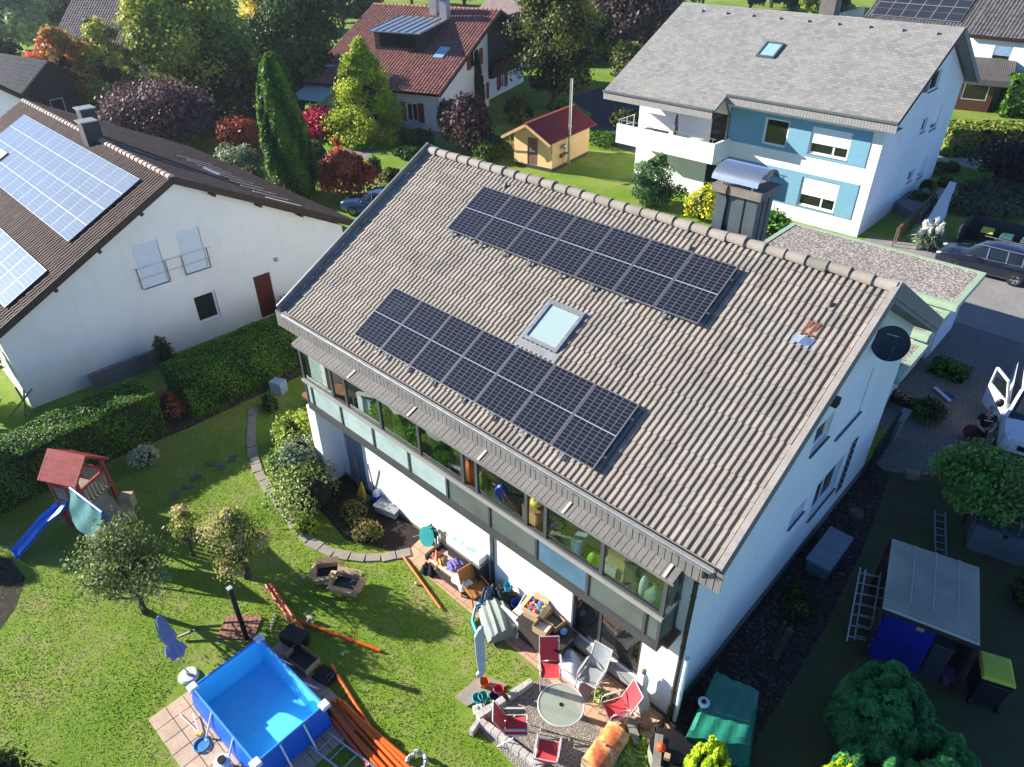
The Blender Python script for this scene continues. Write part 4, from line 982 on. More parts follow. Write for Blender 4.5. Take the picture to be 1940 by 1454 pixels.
for i in range(16): y = 10.2+i*.55; mb.ball((.42,y,3.32+.05*random.random()),.20,8,5,0,1,1.2,.8,.25)
mb.build('flower_box', leafmat('geraniums', [S(150,10,24), S(200,20,34)]), rh)
REDT = tilemat('red roof tile', [S(132,88,80), S(144,98,88), S(120,80,72), S(152,106,96)], .30, .34, 9.0, S(96,66,60), .35)
SL = math.hypot(ry2+.9, slp*(ry2+.9)); rc, rs = (ry2+.9)/SL, slp*(ry2+.9)/SL
mb = MB(); tiled(mb, (-RDL-.7,ry2,RAP+.22), (1,0,0), (0,-rc,-rs), RDL+1.3, SL, .30, .34, .04, .03); tiled(mb, (-RDL-.7,ry2,RAP+.22), (1,0,0), (0,rc,-rs), RDL+1.3, SL-.9, .30, .34, .04, .03); mb.build('roof', REDT, rh)
mb = MB(); slab(mb, (-RDL-.68,ry2,RAP+.18), (1,0,0), (0,-rc,-rs), RDL+1.26, SL-.03, .16); slab(mb, (-RDL-.68,ry2,RAP+.18), (1,0,0), (0,rc,-rs), RDL+1.26, SL-.93, .16)
mb.bar((.58,ry2,RAP+.12),(.58,ry2-rc*SL,RAP+.12-rs*SL),.05,.26); mb.bar((.58,ry2,RAP+.12),(.58,ry2+rc*(SL-.9),RAP+.12-rs*(SL-.9)),.05,.26); mb.build('barge_board', WOODD, rh)
mb = MB(); n_ = 30
for i in range(n_):
    x0 = -RDL-.7+i*(RDL+1.3)/n_; G = np.array([[(x, ry2+math.cos(t)*r*1.1, RAP+.20+math.sin(t)*r) for t in np.linspace(-.2,math.pi+.2,8)] for (x, r) in ((x0,.11),(x0+(RDL+1.3)/n_*.95,.14))]); mb.grid(G)
mb.build('ridge_tiles', mat('red ridge tile', S(176,120,104), .8, var=.15), rh, smooth=True)
def rz3(y, n=0): return RAP+.22-(ry2-y)*slp+n
for (x, y, hh) in ((-5.4,ry2-1.0,2.0),(-3.9,ry2-1.9,1.55)):
    mb = MB(); mb.box(x-.33,x+.33,y-.4,y+.4,rz3(y)-.6,rz3(y)+hh); c_ = mb.build('chimney', mat('pale chimney', S(176,172,168), .7, var=.1), rh)
    mb = MB(); mb.box(x-.42,x+.42,y-.48,y+.48,rz3(y)+hh,rz3(y)+hh+.08); mb.box(x-.2,x+.2,y-.25,y+.25,rz3(y)+hh+.08,rz3(y)+hh+.3); mb.build('cap_slab', DGREY, c_)
# dormer with seamed metal roof
mb = MB(); dx0, dx1, dyf = -8.1, -3.7, 4.2; zt = rz3(dyf)+1.55
mb.poly([(dx0,dyf,rz3(dyf)-.1),(dx1,dyf,rz3(dyf)-.1),(dx1,dyf,zt),(dx0,dyf,zt)])
for x in (dx0,dx1): mb.poly([(x,dyf,rz3(dyf)-.1),(x,dyf,zt),(x,9.0,rz3(9.0)+.05)])
dm_ = mb.build('dormer', mat('dark dormer slate', S(52,46,46), .8, var=.15), rh)
mb = MB(); ex = .3; zz = lambda y: zt+.05+(y-dyf)*(rz3(9.2)+.1-zt)/(9.2-dyf)
mb.extr([(dx0-ex,dyf-.5,zz(dyf-.5)),(dx1+ex,dyf-.5,zz(dyf-.5)),(dx1+ex,9.2,zz(9.2)),(dx0-ex,9.2,zz(9.2))], (0,0,-.08))
for i in range(8): x = dx0-ex+.02+i*(dx1-dx0+2*ex-.04)/7; mb.bar((x,dyf-.5,zz(dyf-.5)+.03),(x,9.2,zz(9.2)+.03),.03,.07)
mb.build('metal_roof', mat('seamed zinc', S(158,168,172), .35, .5, var=.12), dm_)
mb = MB(); mb.box(dx0+.5,dx1-.5,dyf-.03,dyf-.004,rz3(dyf)+.35,zt-.25); mb.build('window', PANE, dm_)
mb = MB(); X = lambda x, y, n: (x, y-n*rs, rz3(y)+n*rc); mb.faces([X(-2.3,3.6,.14),X(-1.4,3.6,.14),X(-1.4,5.1,.14),X(-2.3,5.1,.14),X(-2.3,3.6,0),X(-1.4,3.6,0),X(-1.4,5.1,0),X(-2.3,5.1,0)], [(0,1,2,3),(0,1,5,4),(1,2,6,5),(2,3,7,6),(3,0,4,7)]); mb.build('roof_window', mat('roof window sky glass', S(150,190,200)), rh)
mb = MB(); mb.extr([(-12.2,-.5,2.75),(-9.1,-.5,2.75),(-9.1,-2.9,2.15),(-12.2,-2.9,2.15)], (0,0,.06))
for x in (-12.1,-9.2): mb.bar((x,-2.8,0),(x,-2.8,2.15),.08,.08)
mb.build('terrace_canopy', mat('pale canopy', S(150,176,168), .4, var=.05), rh)
mb = MB(); c = Vector((-9.6,-.4,4.3)); mb.lathe([(0,0),(.3,.05),(.42,.12),(.3,.04),(0,-.02)], tuple(c), 18); mb.build('satellite_dish', ZINC, rh)
# ------------------------------------------------------------------ far houses, shed, garages
def rib(name, c, scale=3.0): return mat(name, c, .75, var=.12, scale=scale)
DT = tilemat('charcoal roof tile', [S(96,94,94), S(112,110,108), S(84,82,82)], .30, .34, 2.0, S(60,58,58), .3)
# house top right: dark roof with panels
th_ = thing('solar_roofed_house', 'white house with charcoal tiles, a row of framed black solar panels and dormer', 'house', (-4,70,0), 0, None, True)
mb = MB(); wall(mb, (-17,66,0), (1,0,0), (0,-1,0), 13.5, 5.6, [(3.0,4.6,2.2,3.6),(8.4,9.8,2.2,3.6)], .12); wall(mb, (-17,66,0), (0,1,0), (-1,0,0), 9, 5.6); wall(mb, (-3.5,66,0), (0,-1,0), (-1,0,0), 2.5, 5.6); 
wall(mb, (-3.5,63.5,0), (1,0,0), (0,-1,0), 12, 5.7, [(2.3,3.7,3.2,4.7)], .12); wall(mb, (8.5,63.5,0), (0,1,0), (1,0,0), 9, [(0,5.7),(9,8)]); mb.build('walls', WALLW, th_)
window(th_, (-3.5,63.5,0), (1,0,0), (0,-1,0), (2.3,3.7,3.2,4.7), .1, shutter=(.5,mat('steel blue shutter',S(120,150,180),.6)))
for h_ in ((3.0,4.6,2.2,3.6),(8.4,9.8,2.2,3.6)): window(th_, (-17,66,0), (1,0,0), (0,-1,0), h_, .1)
mb = MB(); c30, s30 = math.cos(R_(30)), math.sin(R_(30))
tiled(mb, (-13.6,71.5,9.2), (1,0,0), (0,-c30,-s30), 9.8, 7.6, .30, .34, .05, .03); tiled(mb, (-3.6,70.2,9.6), (1,0,0), (0,-c30,-s30), 13.0, 8.4, .30, .34, .05, .03); tiled(mb, (-13.6,71.5,9.2), (1,0,0), (0,c30,-s30), 22.4, 6, .30, .34, .05, .03)
mb.build('roof', DT, th_)
mb = MB(); slab(mb, (-13.6,71.5,9.15), (1,0,0), (0,-c30,-s30), 9.8, 7.6, .22); slab(mb, (-3.6,70.2,9.55), (1,0,0), (0,-c30,-s30), 13, 8.4, .22); slab(mb, (-13.6,71.5,9.15), (1,0,0), (0,c30,-s30), 22.4, 6, .22); mb.build('eaves', WOODD, th_)
pvarray(th_, (-13.0,71.5-c30*.9-.07,9.2-s30*.9+.15), (1,0,0), (0,-c30,-s30), 6, 3, 1.30, 1.9, .03, PVD, PVW)
mb = MB(); mb.tube([(-17.1,65.8,5.6),(-17.1,65.8,.1)], .07, 8); mb.tube([(-3.7,65.8,5.3),(-3.7,65.8,.1)], .07, 8); mb.build('downpipe', WFRAME, th_)
# brown pavilion with glass corner
pv = thing('timber_pavilion', 'brown timber garden pavilion with glazed corner and ribbed dark roof', 'pavilion', (0,61,0), R_(14)); 
mb = MB(); wall(mb, (-2.3,-1.2,0), (1,0,0), (0,-1,0), 2.6, 2.7, [(.3,2.2,.9,2.4)], .08); wall(mb, (.3,-1.2,0), (0,1,0), (1,0,0), 6, 2.7, [(.3,1.9,.6,2.4)], .08); wall(mb, (-2.3,-1.2,0), (0,1,0), (-1,0,0), 6, 2.7)
for i in range(13): mb.box(-2.3+i*.2,-2.28+i*.2,-1.215,-1.203,0,2.7)
RB = mat('red brown timber', S(112,70,52), .7, var=.15, scale=5, bump=.2); mb.build('walls', RB, pv)
window(pv, (-2.3,-1.2,0), (1,0,0), (0,-1,0), (.3,2.2,.9,2.4), .06); window(pv, (.3,-1.2,0), (0,1,0), (1,0,0), (.3,1.9,.6,2.4), .06)
mb = MB(); O_ = np.array([-2.8,2.4,4.0]); 
for i in range(30): mb.extr([(-2.8+i*.14,-1.9,2.65),(-2.8+i*.14+.09,-1.9,2.68),(-2.8+i*.14+.09,2.6,3.75),(-2.8+i*.14,2.6,3.72)], (0,0,-.04))
mb.extr([(-2.8,-1.9,2.62),(1.4,-1.9,2.62),(1.4,2.6,3.69),(-2.8,2.6,3.69)], (0,0,-.06)); mb.box(-2.8,1.4,-1.95,-1.85,2.25,2.62); mb.build('roof', mat('ribbed dark roof', S(96,92,88), .6, var=.15), pv)
# houses behind the trees, upper left
def gable_house(name, label, c, rz, w, l, ev, rg, wallm, roofm, ov=.5, chim=None):
    t = thing(name, label, 'house', (c[0],c[1],0), rz); mb = MB()
    wall(mb, (-l/2,-w/2,0), (1,0,0), (0,-1,0), l, ev, [(l*.2,l*.2+1.2,1,2.2),(l*.6,l*.6+1.2,1,2.2)], .1); wall(mb, (-l/2,w/2,0), (1,0,0), (0,1,0), l, ev)
    for s_ in (-1,1): wall(mb, (s_*l/2,-w/2,0), (0,1,0), (s_,0,0), w, [(0,ev),(w/2,rg),(w,ev)], [(w*.4,w*.4+1.1,ev-1.4,ev-.2)] if s_ > 0 else [], .1)
    mb.build('walls', wallm, t)
    for f_ in (.2,.6): window(t, (-l/2,-w/2,0), (1,0,0), (0,-1,0), (l*f_,l*f_+1.2,1,2.2), .08)
    window(t, (l/2,-w/2,0), (0,1,0), (1,0,0), (w*.4,w*.4+1.1,ev-1.4,ev-.2), .08)
    sl_ = (rg-ev)/(w/2); L_ = math.hypot(w/2+ov, sl_*(w/2+ov)); c_, s_ = (w/2+ov)/L_, sl_*(w/2+ov)/L_; mb = MB()
    for sg in (-1,1): tiled(mb, (-l/2-ov,0,rg+.2), (1,0,0), (0,sg*c_,-s_), l+2*ov, L_, .30, .36, .04, .03)
    mb.build('roof', roofm, t); mb = MB()
    for sg in (-1,1): slab(mb, (-l/2-ov,0,rg+.16), (1,0,0), (0,sg*c_,-s_), l+2*ov, L_, .2)
    mb.build('eaves', WOODD, t)
    if chim:
        mb = MB(); mb.box(chim[0]-.6,chim[0]+.6,chim[1]-.45,chim[1]+.45,rg-1,rg+chim[2]); k = mb.build('chimney', DGREY, t); mb = MB(); mb.box(chim[0]-.75,chim[0]+.75,chim[1]-.6,chim[1]+.6,rg+chim[2],rg+chim[2]+.15); mb.build('cap_slab', ZINC, k)
    return t
GT2 = tilemat('grey brown roof tile', [S(120,108,104), S(136,122,116), S(108,98,94)], .3, .36, 4.0, S(84,76,72), .4)
gable_house('grey_roofed_house', 'grey brown tiled house half hidden behind the yellow green trees', (-70,19.5), R_(30), 12, 13, 3.6, 8.0, WALLW, GT2, .6, (3.5,1.0,1.6))
gable_house('dark_roofed_house', 'low house with bluish black roof beyond the orange tree', (-58,3.0), R_(12), 7, 10, 2.8, 5.2, WOODD, tilemat('blue black tile', [S(52,56,66), S(62,66,78)], .3, .36, 6.0, S(44,46,54), .3))
gable_house('grey_roofed_house', 'mauve grey tiled roof just behind the red roofed house', (-49,56), R_(-25), 10, 12, 3.4, 7.0, WALLW, tilemat('mauve tile', [S(138,122,120), S(152,136,132)], .3, .36, 7.0, S(104,92,92), .35))
gable_house('white_gabled_house', 'plain white wall and dark verge at the left edge above the solar roof', (-47.2,-5.0), R_(0), 10, 14, 4.2, 8.1, WALLW, BT, .35)

# yellow garden shed with red roof
sh = thing('garden_shed', 'yellow painted shed with red profiled metal roof and tall steel flue', 'shed', (-18.65,23.73,0), R_(8)); sh.scale = (1.12,1.06,1.06)
def shedwall(): return ribbed('shed yellow boards', S(232,196,134))
mb = MB(); a = [(-1.35,-1.5),(1.45,-1.5),(1.45,3.2),(-1.35,3.2)]
T_ = 2.15; RZ = 2.95
wall(mb, (-1.35,-1.5,.25), (1,0,0), (0,-1,0), 2.8, [(0,T_-.25),(1.4,RZ-.25),(2.8,T_-.25)], [(1.0,1.75,.0,1.75)], .08); wall(mb, (1.45,-1.5,.25), (0,1,0), (1,0,0), 4.7, T_-.25); wall(mb, (-1.35,-1.5,.25), (0,1,0), (-1,0,0), 4.7, T_-.25); wall(mb, (-1.35,3.2,.25), (1,0,0), (0,1,0), 2.8, [(0,T_-.25),(1.4,RZ-.25),(2.8,T_-.25)])
mb.build('walls', mat('shed yellow boards', S(226,190,138), .75, var=.06, scale=2), sh)
mb = MB(); mb.box(-.33,.38,-1.47,-1.43,.27,1.98); mb.build('door', mat('brown shed door', S(116,88,74), .7, var=.15), sh)
mb = MB(); e = T_-.12; 
for sg in (-1,1):
    x0 = .05; sl_ = (RZ-T_)/1.4
    for i in range(34):
        y = -2.35+i*.172; mb.extr([(x0,y,RZ+.10),(x0,y+.172,RZ+.10),(x0+sg*1.75,y+.172,RZ+.10-1.75*sl_),(x0+sg*1.75,y,RZ+.10-1.75*sl_)], (0,0,-.04 if i%2 else -.02))
        mb.bar((x0,y,RZ+.12),(x0+sg*1.75,y,RZ+.12-1.75*sl_),.04,.04)
mb.bar((.05,-2.37,RZ+.14),(.05,3.5,RZ+.14),.16,.06); mb.build('roof', mat('red profiled sheet', S(142,66,64), .5, var=.1, scale=2), sh)
mb = MB()
for sg in (-1,1): mb.bar((.05,-2.38,RZ+.02),(.05+sg*1.78,-2.38,RZ+.02-1.78*(RZ-T_)/1.4),.04,.16)
mb.bar((-1.3,-2.2,T_+.0),(-1.3,-1.5,.9),.08,.08); mb.bar((1.4,-2.2,T_+.0),(1.4,-1.5,.9),.08,.08); mb.build('bargeboard', mat('pale pine', S(206,160,124), .7, var=.1), sh)
mb = MB(); mb.tube([(1.72,.1,.35),(1.72,.1,5.5)], .085, 12); mb.tube([(1.45,.1,.9),(1.72,.1,.9)], .07, 10); mb.lathe([(.12,0),(.12,.25)], (1.72,.1,.25), 12); mb.lathe([(.11,0),(.11,.1)], (1.72,.1,2.6), 12); mb.ball((1.62,-.35,1.45),.16,12,8)
mb.build('flue', mat('stainless flue', (.6,.6,.6), .3, .8), sh, smooth=True)
mb = MB(); mb.box(-1.3,1.4,-1.45,3.15,.0,.25); mb.build('base', DGREY, sh)
mb = MB(); mb.box(1.455,1.49,-.55,.1,.75,1.0); mb.ball((1.55,-.5,.85),.13,8,5); mb.build('wall_box', WOODM, sh)

# three flat gravel roofs stepping down the drive
GREEN = mat('pale green trim', S(160,182,152), .55, var=.08)
def garage(label, x0, x1, y0, y1, h, n=1, doors=True, trimw=.22):
    t = thing('garage', label, 'garage', ((x0+x1)/2,(y0+y1)/2,0), 0, 'flat roofed garages along the drive', True)
    mb = MB(); mb.box(x0+.25,x1-.45,y0+.12,y1-.2,0,h-.24); mb.build('walls', WALLW, t)
    mb = MB(); mb.box(x0,x1,y0,y1,h-.24,h-.03); mb.box(x0,x1,y0,y0+trimw,h-.03,h+.03); mb.box(x0,x1,y1-trimw,y1,h-.03,h+.03); mb.box(x0,x0+trimw,y0+trimw,y1-trimw,h-.03,h+.03); mb.box(x1-trimw,x1,y0+trimw,y1-trimw,h-.03,h+.03); mb.build('roof_trim', GREEN, t)
    mb = MB(); mb.box(x0+trimw,x1-trimw,y0+trimw,y1-trimw,h-.03,h+.002); mb.build('gravel_roof', ROOFGRAVEL, t)
    if doors: mb = MB(); mb.box(x1-.44,x1-.40,y0+.35,y1-.45,.05,h-.45); mb.build('garage_door', mat('white garage door', S(214,220,224), .5, var=.04), t)
    return t
garage('long gravel topped garage with pale green edge, nearest the blue house', 1.9, 10.3, 14.35, 18.25, 2.62)
garage('middle gravel topped garage with pale green edge, under the roof gable', 3.9, 10.15, 11.75, 14.25, 2.35)
garage('lowest small gravel roof beside the black satellite dish', 5.9, 10.25, 8.7, 11.65, 2.05)
mb = MB(); mb.box(10.68,10.95,7.75,8.65,1.0,1.12); mb.box(10.72,10.88,7.8,8.6,0,1.0); mb.build('garden_wall', mat('grey wall cap', S(120,122,124), .7), top=('grey capped low wall between the gable and the garages', 'wall'))
# white garden wall, railing, planters by the blue house
mb = MB(); pts = [at(1733,474)[:2], at(1757,470)[:2], at(1779,446)[:2], at(1790,405)[:2], at(1800,382)[:2], at(1788,378)[:2], at(1772,405)[:2], at(1752,440)[:2]]
mb.prism([tuple(p) for p in pts], 0, 1.15); wl = mb.build('garden_wall', WALLW, top=('white rendered garden wall with two dark slots beside the blue house', 'wall'))
mb = MB(); A_ = at(1778,455,.7); 
mb.obox(tuple(atx(1769,424,6.0)-np.array([0,0,0.0])), (.10,.35,.30), .2); mb.obox((6.35,27.6,.7), (.10,.4,.3), .3); 
o = mb.build('slot', BLACK, top=('dark slots of the white garden wall', 'opening')); o.parent = wl; o.matrix_parent_inverse = Matrix.Translation(Vector(wl.location)).inverted(); [o.pop(k_) for k_ in ('label','category') if k_ in o]
mb = MB(); p0, p1 = at(1690,468), at(1760,398); d_ = p1-p0
for i in range(14): c = p0+d_*i/13; mb.bar((c[0],c[1],0),(c[0],c[1],1.0),.06,.06)
mb.bar(p0+np.array([0,0,1.0]), p1+np.array([0,0,1.0]), .09,.09); mb.build('wooden_fence', mat('grey brown fence', S(112,92,76), .8, var=.15), top=('brown timber stair fence between blue house and white wall', 'fence'))
mb = MB(); mb.prism([tuple(at(*q)[:2]) for q in [(1690,400),(1740,425),(1765,395),(1752,372),(1712,380)]], 0, .55); mb.build('planter', mat('grey concrete planter', S(120,122,126), .85, var=.1), top=('grey concrete planter at the blue house corner, shrub in it', 'planter'))
# bin store
bs = thing('bin_store', 'dark open topped timber enclosure behind the dark estate car', 'enclosure', (9.2,28.0,0)); mb = MB()
for (x0,x1,y0,y1) in ((-1.9,-1.8,-1.2,1.1),(-1.8,3.5,1.0,1.1),(3.4,3.5,-1.2,1.0)): mb.box(x0,x1,y0,y1,0,1.35)
mb.build('fence_panel', mat('dark grey fence', S(58,60,64), .8, var=.15), bs)
def bin_(label, loc, rz, lid, body, w=.58, d=.72, h=1.05, group=None):
    t = thing('wheelie_bin', label, 'bin', loc, rz, group); mb = MB()
    mb.faces([(-w*.42,-d*.42,.06),(w*.42,-d*.42,.06),(w*.42,d*.42,.06),(-w*.42,d*.42,.06),(-w/2,-d/2,h-.08),(w/2,-d/2,h-.08),(w/2,d/2,h-.08),(-w/2,d/2,h-.08)], [(0,3,2,1),(0,1,5,4),(1,2,6,5),(2,3,7,6),(3,0,4,7),(4,5,6,7)]); mb.build('body', body, t, bevel=.02)
    mb = MB(); mb.faces([(-w/2-.02,-d/2-.03,h-.08),(w/2+.02,-d/2-.03,h-.08),(w/2+.02,d/2+.02,h-.06),(-w/2-.02,d/2+.02,h-.06),(-w/2+.03,-d/2+.03,h),(w/2-.03,-d/2+.03,h),(w/2-.03,d/2-.03,h+.03),(-w/2+.03,d/2-.03,h+.03)], [(0,3,2,1),(4,5,6,7),(0,1,5,4),(1,2,6,5),(2,3,7,6),(3,0,4,7)]); mb.build('lid', lid, t, bevel=.02)
    mb = MB(); mb.tube([(-w*.4,d/2+.08,h-.10),(w*.4,d/2+.08,h-.10)], .018, 8); mb.bar((-w*.3,d/2,h-.1),(-w*.3,d/2+.08,h-.1),.03,.03); mb.bar((w*.3,d/2,h-.1),(w*.3,d/2+.08,h-.1),.03,.03); mb.build('handle', body, t)
    for s_ in (-1,1): mb = MB(); mb.tube([(s_*w*.44-.03,d*.40,.10),(s_*w*.44+.03,d*.40,.10)], .10, 14); mb.build('wheel', BLACK, t)
    return t
YEL = mat('yellow lid', S(206,204,56), .45, var=.05); DBIN = mat('black bin body', S(34,36,40), .5, var=.1); GLID = mat('green lid', S(52,92,84), .5, var=.05)
bin_('yellow lidded bin in the dark bin store, left of the green lids', (8.4,28.1,0), .1, YEL, DBIN)
bin_('green lidded bin in the bin store, next to the yellow lid', (9.35,27.9,0), .05, GLID, DBIN)
bin_('green lidded bin in the bin store, cut by the right picture edge', (10.3,27.9,0), .05, GLID, DBIN)
bin_('black wheelie bin with yellow green lid standing beside the blue tarp lean-to', (15.75,-.25,0), R_(200), mat('lime yellow lid', S(196,204,62), .45, var=.04), DBIN, .66, .78, 1.08)
# ------------------------------------------------------------------ vehicles and the man
def wheel(parent, x, y, r=.34, w=.22):
    mb = MB(); mb.M = Matrix.Translation((x,y,r)) @ Matrix.Rotation(math.pi/2,4,'X')
    mb.lathe([(r*.62,-w/2),(r*.93,-w/2),(r,-w*.32),(r,w*.32),(r*.93,w/2),(r*.62,w/2)], (0,0,0), 28, cap=False); ty = mb.build('wheel', mat('tyre rubber', (.018,.018,.019), .8), parent, smooth=True)
    mb = MB(); sg = -1 if y < 0 else 1; mb.M = Matrix.Translation((x,y,r)) @ Matrix.Rotation(-sg*math.pi/2,4,'X')
    mb.lathe([(0,w*.30),(r*.14,w*.36),(r*.16,w*.26),(r*.2,w*.2)], (0,0,0), 16); mb.lathe([(r*.52,w*.12),(r*.60,w*.46),(r*.645,w*.48),(r*.64,w*.1)], (0,0,0), 28, cap=False)
    for i in range(10): a = 2*math.pi*i/10+(.12 if i%2 else -.12); mb.bar((math.cos(a-.04)*r*.12,math.sin(a-.04)*r*.12,w*.28),(math.cos(a)*r*.57,math.sin(a)*r*.57,w*.40),.045,.03)
    mb.build('rim', mat('alloy rim', (.55,.56,.58), .3, .8), ty)
def carbody(parent, st, paint, glassm):
    """st: stations along x: (x, z_low, z_belt, half_w, z_roof or None, half_roof)"""
    mb = MB(); ring = []
    for (x, zl, zb, hw_, zr, hr) in st:
        zr_ = zr if zr else zb+.015; hr_ = hr if zr else hw_*.82
        ring.append([(x,-hw_*.86,zl),(x,-hw_*.98,zl+.10),(x,-hw_,zl+(zb-zl)*.55),(x,-hw_*.96,zb-.02),(x,-hr_,zr_-.04),(x,-hr_*.8,zr_),(x,0,zr_+.02),(x,hr_*.8,zr_),(x,hr_,zr_-.04),(x,hw_*.96,zb-.02),(x,hw_,zl+(zb-zl)*.55),(x,hw_*.98,zl+.10),(x,hw_*.86,zl)])
    n = len(ring[0])
    for i in range(len(ring)-1):
        for j in range(n-1):
            cab = st[i][4] is not None or st[i+1][4] is not None; both = st[i][4] is not None and st[i+1][4] is not None
            g = cab and (j in (3,8) or (not both and j in (4,5,6,7)))
            mb.poly([ring[i][j],ring[i][j+1],ring[i+1][j+1],ring[i+1][j]], 1 if g else 0)
        mb.poly([ring[i][0],ring[i+1][0],ring[i+1][-1],ring[i][-1]], 2)
    mb.poly(ring[0], 0); mb.poly(ring[-1], 0)
    # weld
    o = mb.build('body', [paint, glassm, BLACK], parent)
    bm = bmesh.new(); bm.from_mesh(o.data); bmesh.ops.remove_doubles(bm, verts=bm.verts, dist=.001); bmesh.ops.recalc_face_normals(bm, faces=bm.faces); bm.to_mesh(o.data); bm.free()
    o.data.polygons.foreach_set('use_smooth', [True]*len(o.data.polygons)); o.data.set_sharp_from_angle(angle=R_(38)); return o
CGL = mat('car glass', (.012,.016,.02), .04, 0, var=0, coat=1)
def estate(label, loc, rz, paint):
    t = thing('parked_car', label, 'car', loc, rz); hw_ = .91
    st = [(-2.28,.38,.62,.62,None,0),(-2.20,.30,.72,.80,None,0),(-1.95,.24,.80,.88,None,0),(-1.45,.22,.90,hw_,None,0),(-1.02,.22,.97,hw_,None,0),(-.42,.22,1.00,hw_,1.46,.60),(.10,.22,1.01,hw_,1.55,.63),(1.0,.22,1.02,hw_,1.54,.62),(1.70,.24,1.03,.90,1.45,.58),(2.22,.30,1.04,.84,None,0),(2.33,.42,.92,.76,None,0)]
    b = carbody(t, st, paint, CGL)
    for x in (-1.38,1.36):
        for y in (-.80,.80): wheel(t, x, y)
    mb = MB()
    for s_ in (-1,1):
        for xx in (-.05,.78,1.45): mb.bar((xx,s_*.885,1.0),(xx-.06,s_*.635,1.50),.05,.03)
        mb.bar((-.6,s_*.66,1.57),(1.7,s_*.62,1.53),.03,.03); mb.bar((-.95,s_*.90,.99),(2.1,s_*.86,1.03),.02,.012)
    mb.build('trim', ALU, t)
    for s_ in (-1,1):
        mb = MB(); mb.ball((-.62,s_*1.0,1.06),.10,10,6,0,.8,1.1,.75); mb.build('wing_mirror', paint, t, smooth=True)
        mb = MB(); mb.ball((2.24,s_*.72,.92),.13,8,6,0,.5,.9,1.2); mb.build('tail_light', mat('tail light red', S(170,20,30), .2, coat=1), t)
        mb = MB(); mb.ball((-2.10,s_*.66,.70),.14,8,6,0,1.1,1,.6); mb.build('headlight', mat('headlight clear', S(210,220,226), .1, coat=1), t)
        for xx in (.18,1.0): mb = MB(); mb.box(xx,xx+.16,s_*.915-.012,s_*.915+.012,.86,.89); mb.build('door_handle', paint, t)
    return t
NAVY = mat('navy metallic paint', S(30,38,54), .25, .35, var=.05, coat=1)
estate('dark blue estate car with silver roof rails parked behind the garage', (9.35,25.0,0), R_(3), NAVY)
estate('blue car mostly hidden behind the left verge of the beige roof', (at(690,408)[0]+.6, at(690,408)[1]+.8,0), R_(25), mat('light navy paint', S(52,84,132), .25, .3, coat=1))
# white van, bonnet towards us, near door open
van = thing('white_van', 'white van at the right edge with its front door standing open', 'van', (14.12,12.0,0), R_(98)); WP = mat('white van paint', S(226,232,238), .3, var=.03, coat=.6)
st = [(-2.55,.45,.72,.70,None,0),(-2.45,.32,.95,.86,None,0),(-2.05,.28,1.12,.95,None,0),(-1.60,.28,1.20,.98,None,0),(-.75,.28,1.25,.98,1.88,.80),(-.2,.28,1.26,.98,1.97,.84),(.55,.28,1.28,.98,1.99,.86),(2.4,.28,1.28,.98,1.98,.86),(2.55,.34,1.2,.95,1.9,.82)]
carbody(van, st, WP, CGL)
for x in (-1.55,1.5):
    for y in (-.86,.86): wheel(van, x, y, .35)
mb = MB(); mb.box(-2.60,-2.48,-.80,.80,.32,.52); mb.box(-2.57,-2.46,-.4,.4,.66,.82); mb.build('bumper', BLACK, van)
for s_ in (-1,1): mb = MB(); mb.ball((-2.28,s_*.74,.90),.19,10,6,0,1.1,.7,.7); mb.build('headlight', mat('headlight clear', S(210,220,226), .1), van)
for s_ in (-1,1):
    mb = MB(); mb.bar((-1.62,s_*.955,1.20),(-.78,s_*.80,1.86),.09,.07); mb.build('pillar', WP, van)
mb = MB(); mb.M = Matrix.Translation((-.75,.99,0)) @ Matrix.Rotation(R_(30),4,'Z'); 
mb.box(0,1.25,-.02,.05,.40,1.25); mb.bar((.03,.015,1.25),(.40,.015,1.85),.07,.06); mb.bar((.40,.015,1.85),(1.22,.015,1.88),.07,.06); mb.bar((1.22,.015,1.88),(1.22,.015,1.25),.07,.06); mb.poly([(.1,.015,1.25),(1.2,.015,1.25),(1.2,.015,1.86),(.42,.015,1.83)], 1); dr_ = mb.build('door', [WP, PANE], van)
mb = MB(); mb.M = Matrix.Translation((-.75,.99,0)) @ Matrix.Rotation(R_(30),4,'Z'); mb.box(.08,1.0,-.05,-.021,.5,1.18); mb.build('door_panel', BLACK, dr_)
mb = MB(); mb.ball((-.98,1.22,1.28),.15,10,6,0,.7,.9,1.1); mb.build('wing_mirror', BLACK, van); mb = MB(); mb.ball((-.98,-1.18,1.28),.15,10,6,0,.7,.9,1.1); mb.build('wing_mirror', BLACK, van)

# man in black by the van
def skinbody(name, J, E, mt, parent, sub=2):
    me = bpy.data.meshes.new(name); me.from_pydata([j[0] for j in J], E, []); o = bpy.data.objects.new(name, me); COL.objects.link(o); o.parent = parent
    sm = o.modifiers.new('skin','SKIN'); sm.use_smooth_shade = True
    lay = me.skin_vertices[0] if me.skin_vertices else None
    if lay is None:
        bm = bmesh.new(); bm.from_mesh(me); bm.verts.layers.skin.verify(); bm.to_mesh(me); bm.free(); lay = me.skin_vertices[0]
    for i, j in enumerate(J): lay.data[i].radius = (j[1], j[2] if len(j) > 2 else j[1]); lay.data[i].use_root = (i == 0)
    ss = o.modifiers.new('sub','SUBSURF'); ss.levels = sub; ss.render_levels = sub
    me.materials.append(mt); return o
pxy = at(1880,775,1.70); man = thing('person', 'bald man in black t-shirt and black shorts standing by the white van', 'person', (pxy[0],pxy[1],0), R_(25))
SK = mat('skin', S(196,150,126), .55, var=.05); CLOTH = mat('black cotton', (.014,.014,.016), .9, var=.1)
def mirror(l): return [((-p[0][0],)+p[0][1:],)+p[1:] for p in l]
